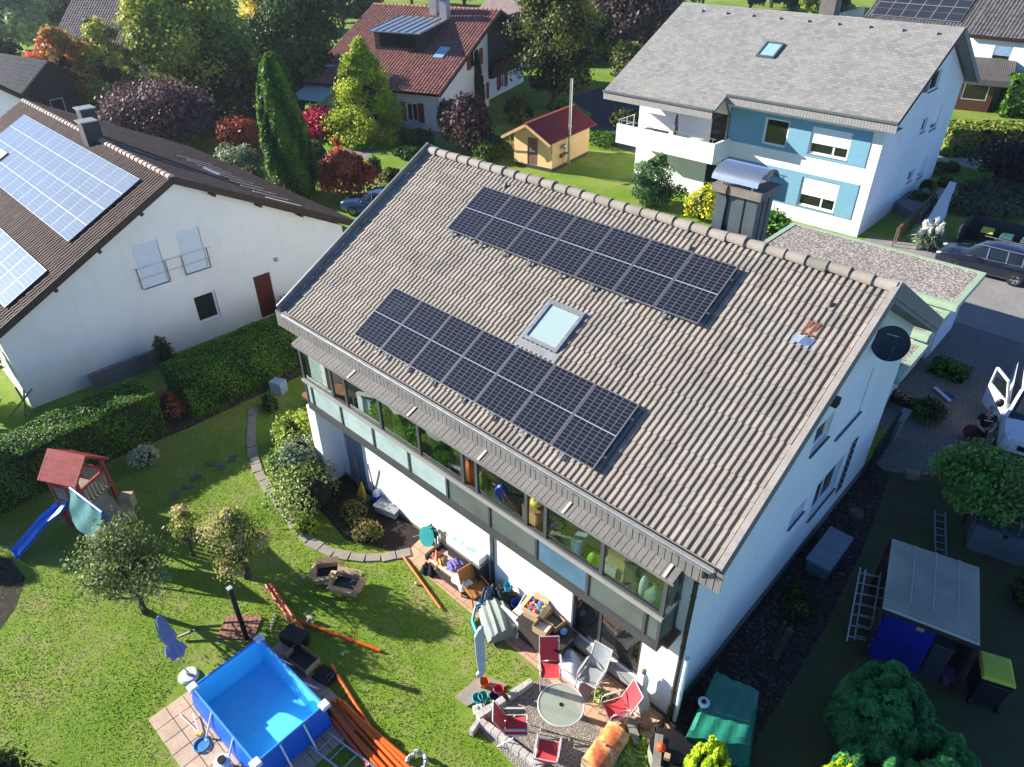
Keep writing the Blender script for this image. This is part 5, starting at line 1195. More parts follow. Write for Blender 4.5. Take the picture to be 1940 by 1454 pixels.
J = [((0,0,.95),.145,.10),((0,.005,1.12),.135,.095),((0,.0,1.32),.165,.105),((0,0,1.44),.09,.07),((0,-.01,1.53),.055,.055),((0,-.02,1.60),.075,.085),((0,-.015,1.69),.08,.10),((0,-.005,1.76),.055,.07)]
E_ = [(0,1),(1,2),(2,3),(3,4),(4,5),(5,6),(6,7)]
arm = [((.20,0,1.40),.058),((.27,-.03,1.13),.042),((.17,-.24,1.02),.034),((.10,-.30,1.00),.030)]
leg = [((.10,0,.88),.095),((.12,-.03,.50),.058),((.13,.02,.10),.040),((.14,-.06,.04),.042),((.145,-.15,.03),.030)]
for L_, root in ((arm,2),(mirror(arm),2),(leg,0),(mirror(leg),0)):
    b0 = len(J); J += L_; E_ += [(root,b0)]+[(b0+i,b0+i+1) for i in range(len(L_)-1)]
    if len(L_) == 4:
        sx = 1 if L_[0][0][0] > 0 else -1; hnd = L_[-1][0]
        for f_ in range(5): b1 = len(J); J += [((hnd[0]-sx*(.03+.004*f_), hnd[1]-.02+.012*(f_-2)*.6, hnd[2]+.022*(f_-2)*.7),.009),((hnd[0]-sx*.055, hnd[1]-.035, hnd[2]+.016*(f_-2)-.02),.008)]; E_ += [(b0+3,b1),(b1,b1+1)]
skinbody('body', J, E_, SK, man)
T1 = [((0,0,.90),.165,.115),((0,.005,1.12),.158,.115),((0,0,1.33),.185,.125),((0,0,1.43),.11,.085)]; E1 = [(0,1),(1,2),(2,3)]
for s_ in (1,-1): b0 = len(T1); T1 += [((s_*.205,0,1.40),.080),((s_*.255,-.02,1.20),.068)]; E1 += [(2,b0),(b0,b0+1)]
tsh = skinbody('t_shirt', T1, E1, CLOTH, man)
mb = MB(); mb.box(-.13,.13,-.142,-.136,1.29,1.325); mb.build('chest_print', mat('white print', (.75,.75,.75), .8), tsh)
T2 = [((0,0,.97),.16,.115),((0,0,.88),.16,.12)]; E2 = [(0,1)]
for s_ in (1,-1): b0 = len(T2); T2 += [((s_*.105,-.0,.80),.105),((s_*.12,-.03,.50),.088)]; E2 += [(1,b0),(b0,b0+1)]
skinbody('shorts', T2, E2, CLOTH, man)
mb = MB()
for s_ in (1,-1): mb.ball((s_*.14,-.07,.035),.05,10,6,0,.95,2.5,.9)
mb.build('shoe', CLOTH, man, smooth=True)
mb = MB(); mb.ball((0,-.105,1.655),.02,8,6,0,.8,1,1.3)
for s_ in (1,-1): mb.ball((s_*.092,-.01,1.665),.022,8,6,0,.5,.8,1.3)
mb.build('nose_and_ears', SK, man, smooth=True)
mb = MB()
for s_ in (1,-1): mb.ball((s_*.033,-.098,1.685),.011,8,6)
mb.box(-.028,.028,-.103,-.098,1.602,1.611); mb.build('eyes_and_mouth', mat('dark features', (.03,.015,.012), .5), man)
mb = MB(); mb.ball((0,.02,1.72),.095,14,8,0,.95,1.08,.75); mb.build('hair', mat('cropped hair', S(150,118,96), .8), man, smooth=True)
# ------------------------------------------------------------------ garden: play tower, pool, pipes, terrace
RED = mat('red painted timber', S(176,66,62), .6, var=.2, scale=5); GREYW = mat('weathered grey boards', S(142,136,126), .85, var=.15, scale=6, bump=.2)
pt = thing('play_tower', 'wooden play tower with red gable roof, blue slide and teal screened swing frame', 'play tower', (-5.75,-12.15,0), R_(28))
mb = MB()
for x in (-.5,.5):
    for y in (-.5,.5): mb.box(x-.045,x+.045,y-.045,y+.045,0,2.05)
for x in (-.5,.5): mb.box(x-.03,x+.03,-.5,.5,1.0,1.08); mb.box(x-.03,x+.03,-.5,.5,1.62,1.70)
for y in (-.5,.5): mb.box(-.5,.5,y-.03,y+.03,1.0,1.08)
mb.box(-.5,.5,.47,.53,1.62,1.70); mb.box(.0,.04,-.53,-.47,1.08,1.66); mb.box(-.5,.5,-.53,-.47,1.62,1.70); mb.build('frame', RED, pt)
mb = MB(); mb.box(-.55,.55,-.55,.55,1.08,1.12)
for i in range(7):
    mb.box(.48,.51,-.44+i*.13,-.34+i*.13,1.12,1.62); 
    mb.box(-.44+i*.13,-.34+i*.13,.48,.51,1.12,1.62)
    mb.box(-.44+i*.13,-.34+i*.13,-.51,-.48,1.12,1.62)
mb.build('boards', GREYW, pt)
mb = MB()
for sg in (-1,1):
    for i in range(6):
        a0, a1 = i/6, (i+.94)/6; mb.extr([(-.66,sg*.68*a0,2.62-.62*a0),(.66,sg*.68*a0,2.62-.62*a0),(.66,sg*.68*a1,2.62-.62*a1-.01),(-.66,sg*.68*a1,2.62-.62*a1-.01)], (0,0,-.03))
for x in (-.62,.62):
    for sg in (-1,1): mb.bar((x,0,2.57),(x,sg*.66,1.97),.05,.07)
mb.build('roof', RED, pt)
mb = MB(); n = 18; G = []; 
for i in range(n+1):
    u = i/n; z = 1.10-1.02*(u+.07*math.sin(u*9.4)*(1-u)) if u < .92 else .10; x = -.5-u*1.75
    G.append([(x,-.24,z+.13),(x,-.20,z+.02),(x,0,z),(x,.20,z+.02),(x,.24,z+.13)])
# slide leaves towards the lower left of the garden
sl_o = MB(); sl_o.M = Matrix.Rotation(R_(95-28-6),4,'Z') ; sl_o.grid(np.array(G)); g2 = np.array(G)-np.array([0,0,.03]); sl_o.grid(g2); sl_o.build('slide', mat('blue plastic', S(18,108,208), .3, var=.03), pt, smooth=True)
A0, A1 = at(133,925,1.95), at(194,972,1.95)
inv = Matrix.LocRotScale(pt.location, pt.rotation_euler, None).inverted(); a0, a1 = inv @ Vector(A0), inv @ Vector(A1); d_ = (a1-a0).normalized(); nn = Vector((-d_.y,d_.x,0))
mb = MB(); mb.tube([a0,a1], .045, 8); 
for sg in (-1,1): mb.tube([a1, a1+nn*sg*.75+Vector((0,0,-1.95))], .035, 8)
mb.tube([a1+nn*.38+Vector((0,0,-1)), a1-nn*.38+Vector((0,0,-1))], .025, 8); mb.tube([a1+d_*.02, a1+d_*.02+nn*.0+Vector((0,0,-1.95))], .03, 8); mb.build('swing_frame', mat('blue steel tube', S(70,110,170), .45, .3), pt)
mb = MB(); k = 16; G = np.array([[tuple(a0+(a1-a0)*i/k+nn*(-.04-.30*j/8+.03*math.sin(i*.9+j))+Vector((0,0,-(1.05+.45*i/k)*j/8))) for i in range(k+1)] for j in range(9)]); mb.grid(G); mb.build('screen_net', mat('teal netting', S(84,138,140), .75, var=.12, scale=3), pt, smooth=True)
mb = MB(); mb.bar((.62,-.42,1.15),(1.25,-.42,.05),.05,.08); mb.bar((.62,.10,1.15),(1.25,.10,.05),.05,.08)
mb.extr([(.60,-.42,1.16),(1.25,-.42,.08),(1.25,.10,.08),(.60,.10,1.16)], (.03,0,.03)); mb.build('climbing_ramp', GREYW, pt)
mb = MB(); mb.obox((.95,.45,.55),(.35,.30,.45),.3); mb.obox((1.15,.15,.25),(.3,.25,.4),.8); mb.build('side_box', mat('pale plywood', S(176,160,140), .8, var=.12), pt)

# above-ground pool on its slabs
mb = MB(); ang = R_(1.5)
for i in range(9):
    for j in range(9):
        x, y = 1.88+i*.415, -13.95+j*.415
        if (1.85 < x < 5.3 and -14.0 < y < -11.0) and not (2.9 < x < 4.7 and -12.4 < y < -11.5) and not (i < 1 and j > 3): mb.box(x,x+.40,y,y+.40,-.01,.025+random.uniform(-.004,.004))
struct('pool_paving', mb, mat('beige paving slab', S(196,170,146), .85, var=.1, scale=2), bevel=.006)
pool = thing('garden_pool', 'rectangular blue frame pool with white corners, partly filled, on beige slabs', 'pool', (3.70,-12.05,0), R_(1.5)); PL, PW, PH = 1.32, .87, .70
def liner():
    t = NT('pool liner blue'); f = t.maprange(t.noise(2.2,5,.6),.35,.7); c = t.mix(f, S(92,204,250), S(110,212,252)); c = t.mix(t.maprange(t.noise(7,5,.8,dist=.4),.70,.74,0,.55), c, S(40,90,130)); t.base(c); t.rough(.35,0,.5); t.bump(t.noise(3.2,5,.6,dist=1.2), .5, .05); return t.m
LIN = liner(); mb = MB(); e = .13
for (x0,y0,x1,y1) in ((-PL,-PW,PL,-PW),(PL,-PW,PL,PW),(PL,PW,-PL,PW),(-PL,PW,-PL,-PW)):
    nx, ny = (y1-y0), -(x1-x0); L_ = math.hypot(nx,ny); nx, ny = nx/L_, ny/L_; k = 14; G = []
    for j in range(5):
        v = j/4; off_ = e*(1-v)+.04*math.sin(v*math.pi)
        G.append([(x0+(x1-x0)*i/k+nx*off_*(1 if 0 < i < k else .8), y0+(y1-y0)*i/k+ny*off_, .03+(PH-.04)*v+(-.03*abs(math.sin(i/k*math.pi*3)) if j == 0 else 0)) for i in range(k+1)])
    mb.grid(np.array(G))
    G = [[(x0+(x1-x0)*i/k-nx*(.02+.10*v), y0+(y1-y0)*i/k-ny*(.02+.10*v), PH-.02-(PH-.04)*v) for i in range(k+1)] for v in (0,.5,1)]; mb.grid(np.array(G), 1)
mb.poly([(-PL+.1,-PW+.1,.03),(PL-.1,-PW+.1,.03),(PL-.1,PW-.1,.03),(-PL+.1,PW-.1,.03)], 1); mb.build('liner', [mat('pool outer wall', S(22,98,204), .4, var=.06), LIN], pool, smooth=True)
def watermat():
    t = NT('pool water'); tr = t.add('BsdfTransparent'); tr.inputs[0].default_value = (.93,.98,1,1); gl = t.add('BsdfGlossy'); gl.inputs['Roughness'].default_value = .02
    mx = t.add('MixShader'); mx.inputs[0].default_value = .04; t.ln(tr.outputs[0], mx.inputs[1]); t.ln(gl.outputs[0], mx.inputs[2]); t.ln(mx.outputs[0], t.out.inputs[0])
    bp = t.add('Bump'); bp.inputs['Strength'].default_value = .05; t.ln(t.noise(3,3), bp.inputs['Height']); t.ln(bp.outputs[0], gl.inputs['Normal']); return t.m
mb = MB(); mb.poly([(-PL+.06,-PW+.06,.13),(PL-.06,-PW+.06,.13),(PL-.06,PW-.06,.13),(-PL+.06,PW-.06,.13)]); mb.build('water', watermat(), pool)
mb = MB(); 
for (x0,y0,x1,y1) in ((-PL,-PW,PL,-PW),(PL,-PW,PL,PW),(PL,PW,-PL,PW),(-PL,PW,-PL,-PW)): mb.tube([(x0,y0,PH),(x1,y1,PH)], .030, 10)
mb.build('rim_sleeve', mat('light blue sleeve', S(60,140,224), .4), pool, smooth=True)
WHP = mat('white plastic', S(222,226,230), .4, var=.03)
for sx in (-1,1):
    for sy in (-1,1): mb = MB(); mb.box(sx*PL-.11,sx*PL+.11,sy*PW-.11,sy*PW+.11,PH-.06,PH+.045); mb.build('corner_cap', WHP, pool, bevel=.03)
for (x,y,nx,ny) in ((-PL,-.3,-1,0),(-PL,.3,-1,0),(PL,-.3,1,0),(PL,.3,1,0),(-.45,-PW,0,-1),(.45,-PW,0,-1),(-.45,PW,0,1),(.45,PW,0,1)): mb = MB(); mb.tube([(x,y,PH),(x+nx*.34,y+ny*.34,.0)], .022, 8); mb.build('leg', WHP, pool)
# pool tools
POLE = mat('white pole', S(216,222,228), .4)
t = thing('pool_net', 'blue leaf skimmer net with white pole lying on the beige pool slabs', 'pool net', tuple(at(383,1412,.03))); r0 = at(340,1352,.05)-at(383,1412,.03)
mb = MB(); mb.tube([(0,.12,.02),tuple(r0)], .012, 8); mb.build('pole', POLE, t); mb = MB(); ptsn = [(.17*math.cos(a),.15*math.sin(a)-.02*(math.sin(a) < 0),.03) for a in np.linspace(0,6.283,18)]; mb.tube(ptsn, .018, 6); mb.poly([(p[0]*.95,p[1]*.95,.012) for p in ptsn[:-1]]); mb.build('net', mat('blue net', S(58,132,186), .5), t)
t = thing('pool_brush', 'yellow headed pool brush with thin pole beside the blue skimmer net', 'pool brush', tuple(at(379,1393,.03))); mb = MB(); mb.obox((0,0,.05),(.16,.09,.08),.5); mb.build('head', mat('yellow plastic', S(222,190,96), .5), t, bevel=.02); mb = MB(); mb.tube([(0,0,.06),tuple(at(366,1352,.10)-at(379,1393,.03))], .012, 8); mb.build('pole', POLE, t)
t = thing('pool_pump', 'white pool pump with black fittings at the lower pool corner', 'pump', tuple(at(452,1440,0)+np.array([.0,-.30,0]))); mb = MB(); mb.lathe([(.0,0),(.15,0),(.15,.32),(.17,.33),(.17,.38),(.05,.42),(0,.42)], (0,0,0), 18); mb.build('housing', mat('white plastic', S(222,226,230)), t, smooth=True); mb = MB(); mb.tube([(.1,0,.2),(.35,.05,.25),(.45,.3,.3)], .03, 8); mb.lathe([(.09,.38),(.09,.46)], (0,0,0), 10); mb.build('fittings', BLACK, t)
# closed parasol on a round foot
t = thing('closed_parasol', 'closed lavender blue parasol leaning on a white round foot', 'parasol', tuple(at(358,1282,0))); b_ = np.array(t.location); top = at(299,1168,2.15)-b_
mb = MB(); mb.lathe([(.24,0),(.24,.05),(.20,.09),(.04,.10),(.04,.22),(0,.22)], (0,0,0), 24); mb.build('foot', mat('white concrete foot', S(214,210,202), .7), t, smooth=True)
tv = Vector(top); mb = MB(); mb.tube([(0,0,.1), tuple(tv*1.0)], .020, 8); mb.build('pole', ALU, t)
mb = MB(); k, n = 12, 20; G = []
for i in range(k+1):
    u = i/k; c = tv*(.42+.58*u); r = (.17*(1-u)**.5+.03)*(1+(.0 if u > .05 else .05))*(1-.45*math.exp(-((u-.28)/.09)**2)); G.append([tuple(c+Vector((math.cos(a),math.sin(a),0))*r*(1+.22*math.sin(a*6+u*2))) for a in np.linspace(0,2*math.pi,n)])
mb.grid(np.array(G)); mb.build('canopy', mat('lavender blue canvas', S(118,122,168), .85, var=.1, scale=4), t, smooth=True)
# black post on brick slab
mb = MB(); c = at(455,1190,0); mb.obox((c[0],c[1],.02),(.95,.70,.05),R_(40)); mb.build('stone_slab', pavemat('reddish paving', S(170,122,98), S(150,104,84), S(96,76,64), .24, .12, R_(40)), top=('reddish paving slab under the tilted black post', 'slab'))
t = thing('black_post', 'black square metal post standing on a reddish slab behind the pool', 'post', tuple(at(468,1211,.04))); mb = MB(); mb.bar((0,0,0),tuple(at(434.5,1115,1.95)-at(468,1211,.04)),.10,.10); mb.build('post', BLACK, t); mb = MB(); e_ = at(434.5,1115,1.95)-at(468,1211,.04); mb.obox((e_[0],e_[1],e_[2]+.01),(.12,.12,.03)); mb.build('cap', LGREY, t)
mb = MB(); mb.bar(at(338,1207,.10),at(378,1190,.25),.05,.05); mb.build('metal_bar', DGREY, top=('slim grey metal bar in the grass by the closed parasol', 'bar'))
# pipes on the lawn
ORG = mat('orange drain pipe', S(238,104,30), .4, var=.1, scale=4); RPIPE = mat('reddish pipe', S(200,84,60), .45, var=.1, scale=4)
def pipe(label, p0, p1, r=.055, m=None, z0=None, z1=None, socket=True):
    p0, p1 = np.array(p0,float), np.array(p1,float); c = (p0+p1)/2; t = thing('drain_pipe', label, 'pipe', (c[0],c[1],0), 0, 'orange drain pipes lying on the lawn'); 
    q0, q1 = Vector(p0-np.array([c[0],c[1],0])), Vector(p1-np.array([c[0],c[1],0])); d = (q1-q0); mb = MB(); mb.tube([q0,q1], r, 12); mb.build('pipe', m or ORG, t, smooth=True)
    mb = MB(); mb.tube([q0-d.normalized()*.02, q0+d.normalized()*.16], r*1.2, 12); mb.build('socket', m or ORG, t, smooth=True); return t
pipe('single orange pipe between the brown slab strip and the lawn', at(765,1056,.06), at(835,1153,.06), .030)
pipe('orange pipe lying alone across the middle of the lawn', at(570,1178,.06), at(720,1233,.06), .042)
pipe('salmon pipe of the pair pointing from the black crates to the shrub, left one', at(505,1110,.06), at(569,1205,.30), .042, RPIPE)
pipe('salmon pipe of the pair pointing from the black crates to the shrub, right one', at(513,1108,.06), at(577,1200,.30), .042, RPIPE)
pipe('orange pipe reaching furthest up from the pipe heap beside the cardboard tray', at(628,1262,.06), at(702,1380,.08), .042)
heap = [((615,1332),(742,1470)),((622,1340),(728,1470)),((632,1330),(755,1466)),((640,1326),(765,1460)),((650,1332),(775,1455)),((618,1350),(712,1470)),((655,1345),(740,1420)),((668,1352),(772,1440))]
nm = ['leftmost','second from left','third from left','fourth from left','fifth from left','shaded low','short upper','rightmost']
for i, (a_, b_) in enumerate(heap): pipe(nm[i]+' pipe of the orange heap beside the pool corner', at(*a_, .06+.10*(i in (3,4,7))), at(*b_, .06+.10*(i in (3,4,7))), .047, ORG if i not in (5,) else RPIPE)
mb = MB()
for i in range(14):
    a_ = 2*math.pi*i/14; mb.tube([Vector(at(790,1447,.05))+Vector((math.cos(a_+q)*.20,math.sin(a_+q)*.20,.03+.16*(i%3)/3)) for q in (0,.25,.5)], .045, 8)
mb.build('cable_coil', mat('pale grey hose', S(190,188,184), .6, var=.1), top=('pale grey coiled hose at the lower end of the pipe heap', 'hose'))
# cardboard and crates
def carton(label, c, size, rz, flaps=True, inner=None, group=None, m=None, tilt=0):
    t = thing('cardboard_box', label, 'box', c, rz, group); x, y, z = size[0]/2, size[1]/2, size[2]; mb = MB(); th = .012; m = m or CARD
    mb.box(-x,x,-y,y,.0,.012)
    for (x0,x1,y0,y1) in ((-x,-x+th,-y,y),(x-th,x,-y,y),(-x+th,x-th,-y,-y+th),(-x+th,x-th,y-th,y)): mb.box(x0,x1,y0,y1,.012,z)
    mb.build('body', m, t)
    if flaps:
        mb = MB(); 
        for (p, q, o) in (((-x,-y,z),(x,-y,z),(0,-.6*y,.03)),((x,-y,z),(x,y,z),(.5*x,0,-.06)),((x,y,z),(-x,y,z),(0,.5*y,.08)),((-x,y,z),(-x,-y,z),(-.5*x,0,-.03))): mb.extr([p,q,tuple(Vector(q)+Vector(o)),tuple(Vector(p)+Vector(o))], (0,0,.006))
        mb.build('flap', m, t)
    if inner: mb = MB(); mb.obox((0,0,z*.30),(x*1.7,y*1.7,z*.35),.05); mb.build('lining', inner, t)
    return t
carton('open cardboard box on the lawn with torn flaps, left of a pair', tuple(at(622,1093,0)), (.62,.50,.30), R_(50), True, DARKROOM)
carton('open cardboard box on the lawn with dark packing, right of a pair', tuple(at(657,1115,0)), (.72,.50,.32), R_(28), True, DGREY)
mb = MB(); c = at(560,1222,0); 
for i in range(6): mb.obox((c[0]-.05+.0*i,c[1]+.05,.05+i*.055),(.62,.42,.035),R_(12)+.02*i)
for (x,y) in ((-.28,-.18),(.28,-.18),(.28,.18),(-.28,.18)): mb.obox((c[0]-.05+x,c[1]+.05+y,.17),(.05,.05,.34),R_(12))
mb.build('plastic_crate', mat('black crate', S(38,38,40), .6, var=.2), top=('black slatted plastic crate between pool and lawn, salmon pipes resting on it', 'crate'))
carton('long cardboard tray with dark contents beside the pool', tuple(at(575,1258,0)), (.78,.46,.30), R_(8), False, BLACK)
mb = MB(); c = at(617,1283,0); mb.obox((c[0],c[1],.05),(.5,.40,.10),R_(14)); 
for i in range(5): mb.obox((c[0]-.2+i*.1,c[1]-.05+.02*i,.11),(.03,.38,.03),R_(14))
mb.build('plastic_crate', mat('black crate', S(38,38,40)), top=('flat black plastic tray at the lawn end of the cardboard tray', 'crate'))
for q, l in (((516,1180),'short grey metal bar lying upright in the grass by the salmon pipes'),):
    mb = MB(); mb.bar(at(511,1197,.03),at(520,1162,.05),.035,.02); mb.build('metal_bar', LGREY, top=(l, 'bar'))
mb = MB(); a_, b_ = at(588,1178,.2), at(585,1182,.05); c = at(588,1178,0); mb.tube([(c[0]-.1,c[1],.12),(c[0]+.1,c[1]+.05,.16)], .05, 10); mb.tube([(c[0],c[1],.12),(c[0]+.05,c[1]-.14,.05)], .05, 10); mb.build('pipe_joint', mat('grey pipe joint', S(120,124,122), .5), top=('grey pipe branch fitting at the end of the middle orange pipe', 'pipe fitting'))
for q in ((575,1096),(789,1108),(649,1241)):
    mb = MB(); c = at(*q); mb.ball((c[0],c[1],.05),.06,8,6,0,1,.8,.8,.2); o = mb.build('paper_scrap', mat('white scrap', S(206,206,200), .8), top=('small pale scrap lying in the short grass', 'scrap', 'pale scraps in the grass'))
# aluminium trestle ladder
def ladder(name, label, p0, p1, width, rungs, m, side=None, group=None, r=.03):
    p0, p1 = Vector(p0), Vector(p1); d = p1-p0; w_ = Vector(side).normalized()*width; c = (p0+p1)/2; t = thing(name, label, 'ladder', (c.x,c.y,0), 0, group); o = Vector((c.x,c.y,0)); mb = MB()
    for k in (0,1): mb.bar(p0+w_*k-o, p1+w_*k-o, r*1.2, r*2)
    mb.build('rail', m, t); mb = MB()
    for i in range(rungs): q = p0+d*((i+.5)/rungs); mb.tube([q-o, q+w_-o], r*.6, 8)
    mb.build('rung', m, t); return t
ladder('trestle_ladder', 'grey aluminium ladder lying on the lawn below the pool corner', at(620,1388,.1), at(712,1456,.12), .45, 4, ALU, (.05,-1,0)); 
# grey closed cantilever parasol and toys on a slab
t = thing('stone_slab', 'large pale square stone slab under the grey closed parasol cover', 'slab', tuple(at(910,1312,0))); mb = MB(); mb.prism([tuple((at(*q)-at(910,1312,0))[:2]) for q in [(862,1322),(912,1280),(962,1300),(885,1340)]], -.01, .05); mb.build('slab', SLABM, t, bevel=.01)
t = thing('covered_parasol', 'tall pale grey paddle shaped cover over a closed parasol at the terrace edge', 'parasol', tuple(at(913,1302,.05))); 
mb = MB(); mb.tube([(0,0,0),(0,0,.6)], .03, 10); mb.build('pole', DGREY, t); mb = MB(); v = Vector(np.cross(ray(915,1240),[0,0,1])).normalized(); out = [(-.10,.42),(-.12,.55),(-.05,.62),(-.07,.75),(-.10,1.3),(-.105,1.95),(-.02,2.2),(.04,2.28),(.10,2.25),(.11,1.9),(.115,1.2),(.10,.66),(.03,.45)]
P_ = [v*a_*1.05+Vector((0,0,z_)) for a_, z_ in out]; mb.extr([p-Vector((v.y,-v.x,0))*.05 for p in P_], Vector((v.y,-v.x,0))*.10); mb.build('cover', mat('pale grey cover', S(170,182,194), .7, var=.05), t, bevel=.03)
TOYC = [('orange toy watering jug on the stone slab', (918,1298), S(232,120,40)), ('teal toy bucket heap at the slab corner', (905,1328), S(70,170,190)), ('dark blue toy bowl on the slab next to a pink toy', (937,1325), S(30,60,90)), ('pink toy scoop at the right slab corner', (945,1312), S(214,60,90)), ('green toy sieve beside the teal bucket heap', (916,1325), S(80,176,150))]
for l, q, c_ in TOYC:
    c = at(*q, .05); mb = MB(); mb.lathe([(.0,0),(.09,0),(.13,.14),(.12,.15),(.085,.02),(0,.02)], tuple(c), 14); mb.tube([(c[0]+.1,c[1],.12),(c[0]+.22,c[1]+.05,.16)], .018, 6); mb.build('toy', mat('toy '+l[:12], c_, .4), smooth=True, top=(l, 'toy'))
for i, q in enumerate([(905,1350),(913,1343)]):
    c = at(*q); mb = MB(); mb.ball((c[0],c[1],.07),.12,8,6,0,1.2,.9,.8,.2); mb.build('stone', STONE, top=('rounded pale stone at the terrace corner under the toys', 'stone', 'pale stones at the terrace corner'))
mb = MB(); c = at(899,1385); mb.obox((c[0],c[1],.10),(.10,.28,.22),R_(10)); mb.build('stone', STONE, top=('upright pale stone just outside the terrace kerb corner', 'stone'))
# kerb stones of the terrace
def kerb(p0, p1, n, w_=.14, h=.20):
    p0, p1 = np.array(p0), np.array(p1); d = (p1-p0)/n
    for i in range(n):
        c = p0+d*(i+.5); mb = MB(); mb.obox((c[0],c[1],h/2-.02),(np.linalg.norm(d[:2])*.96,w_*random.uniform(.92,1.1),h),math.atan2(d[1],d[0])+random.uniform(-.02,.02)); mb.build('kerb_stone', STONE, bevel=.012, top=('pale rectangular kerb stone in the low border round the gravel terrace', 'kerb stone', 'kerb stones round the terrace'))
kerb(at(905,1366)[:2], at(956,1333)[:2], 4, .16, .24); kerb(at(963,1326)[:2], at(1008,1296)[:2], 3, .14, .20); kerb(at(909,1372)[:2], at(1028,1460)[:2], 9, .15, .22)
# table and chairs
tb = thing('garden_table', 'round glass garden table with white metal rim and a parasol hole', 'table', (8.90,-7.53,0)); WM = mat('white lacquered tube', S(206,204,200), .4, .2, var=.04)
mb = MB(); mb.lathe([(.0,.715),(.505,.715),(.505,.722),(.0,.722)], (0,0,0), 40)
def tg():
    t = NT('patterned table glass'); tr = t.add('BsdfTransparent'); tr.inputs[0].default_value = (.72,.80,.76,1); mx = t.add('MixShader'); mx.inputs[0].default_value = .45; t.base(S(190,196,180)); t.rough(.15,0,.5); t.bump(t.noise(40,3),.3,.01); t.ln(tr.outputs[0], mx.inputs[1]); t.ln(t.b.outputs[0], mx.inputs[2]); t.ln(mx.outputs[0], t.out.inputs[0]); return t.m
mb.build('glass_top', tg(), tb)
mb = MB(); mb.tube([(.515*math.cos(a_),.515*math.sin(a_),.715) for a_ in np.linspace(0,2*math.pi,41)], .020, 8); mb.build('rim', WM, tb, smooth=True)
for i in range(4): a_ = R_(45+90*i+20); mb = MB(); mb.tube([(math.cos(a_)*.06,math.sin(a_)*.06,.66),(math.cos(a_)*.34,math.sin(a_)*.34,.60),(math.cos(a_)*.50,math.sin(a_)*.50,.0)], .016, 8); mb.build('leg', WM, tb, smooth=True)
mb = MB(); mb.lathe([(.0,.722),(.045,.722),(.045,.735),(.0,.735)], (0,0,0), 16); mb.build('hole_plug', BLACK, tb)
REDC = mat('red mesh fabric', S(196,62,68), .75, var=.08, scale=6); GRYC = mat('grey mesh fabric', S(150,154,156), .75, var=.08, scale=6)
def chair(label, loc, rz, fabric, fold=0.0):
    "seat faces -y"
    t = thing('garden_chair', label, 'chair', loc, rz, 'garden chairs round the glass table'); B = Vector((0,.23,.42)); bt = Vector((0,.23+.30,.98))
    mb = MB(); G = np.array([[(x,-.24+.47*v,.43-.03*math.sin(v*math.pi)-.012*(1-(x/.22)**2)) for x in np.linspace(-.22,.22,6)] for v in np.linspace(0,1,6)]); mb.grid(G); mb.grid(G-np.array([0,0,.008])); mb.build('seat', fabric, t, smooth=True)
    mb = MB(); G = np.array([[(x,.23+.26*v+.03*(1-(x/.22)**2)*1.0,.43+.56*v) for x in np.linspace(-.22,.22,6)] for v in np.linspace(0,1,6)]); mb.grid(G); mb.grid(G+np.array([0,.008,0])); mb.build('backrest', fabric, t, smooth=True)
    for s_ in (-1,1):
        x = s_*.235; mb = MB(); mb.tube([(x,-.25,.43),(x,.23,.43),(x,.50,1.0)], .013, 7); mb.build('frame', WM, t, smooth=True)
        mb = MB(); mb.tube([(x*1.08,-.32,.0),(x*1.08,-.25,.62),(x*1.08,-.18,.655),(x*1.08,.28,.65)], .012, 7); mb.build('leg', WM, t, smooth=True)
        mb = MB(); mb.tube([(x*1.08,.42,.0),(x*1.04,.0,.40),(x*1.04,-.22,.43)], .012, 7); mb.build('leg', WM, t, smooth=True)
        mb = MB(); mb.bar((x*1.08,-.2,.665),(x*1.08,.22,.665),.045,.02); mb.build('armrest', WM, t)
    for q_ in (((-.235,.50,1.0),(.235,.50,1.0)),((-.235,-.25,.43),(.235,-.25,.43))): mb = MB(); mb.tube(q_, .013, 7); mb.build('cross_bar', WM, t)
    return t
tc = np.array([8.90,-7.53])
def face(p): d = tc-np.array(p); return math.atan2(d[1], d[0])+math.pi/2
for l, p, f_, dr in (('red mesh garden chair at the lawn side of the table, nearest the grey parasol cover', (8.03,-6.88), REDC, -.15), ('grey mesh garden chair between table and sliding window', (8.86,-6.33), GRYC, .1), ('red mesh garden chair by the house corner, right of the table', (9.78,-6.62), REDC, .25), ('red mesh garden chair against the kerb, left of the table', (8.37,-8.45), REDC, -.3), ('red mesh garden chair lowest in the picture, by the rusty fire box', (9.27,-8.42), REDC, .15)):
    chair(l, (p[0],p[1],.012), face(p)+dr, f_)
# rusty fire chest, grill grate, tub
t = thing('fire_box', 'cream metal barbecue chest with orange rusted lid', 'barbecue', (10.18,-7.55,.01), R_(4)); 
def rust():
    m_ = NT('rusted lid'); f = m_.noise(3.2,8,.65); c = m_.ramp(f, [(.36,S(226,196,150)),(.46,S(226,150,84)),(.56,S(196,96,44)),(.68,S(140,70,56))]); m_.base(c); m_.rough(.75); m_.bump(m_.noise(40,5,.7),.3,.01); return m_.m
mb = MB(); G = np.array([[(math.cos(a_)*.27, y, .56+.16*math.sin(a_)) for a_ in np.linspace(0,math.pi,12)] for y in np.linspace(-.55,.50,5)]); mb.grid(G); mb.poly([tuple(q) for q in G[0]]); mb.poly([tuple(q) for q in G[-1]]); mb.build('lid', rust(), t, smooth=True)
mb = MB(); mb.box(-.27,.27,-.55,.50,.22,.56); mb.build('body', mat('cream enamel', S(206,186,150), .6, var=.15), t)
for x in (-.22,.22):
    for y in (-.48,.43): mb = MB(); mb.box(x-.02,x+.02,y-.02,y+.02,0,.22); mb.build('leg', BLACK, t)
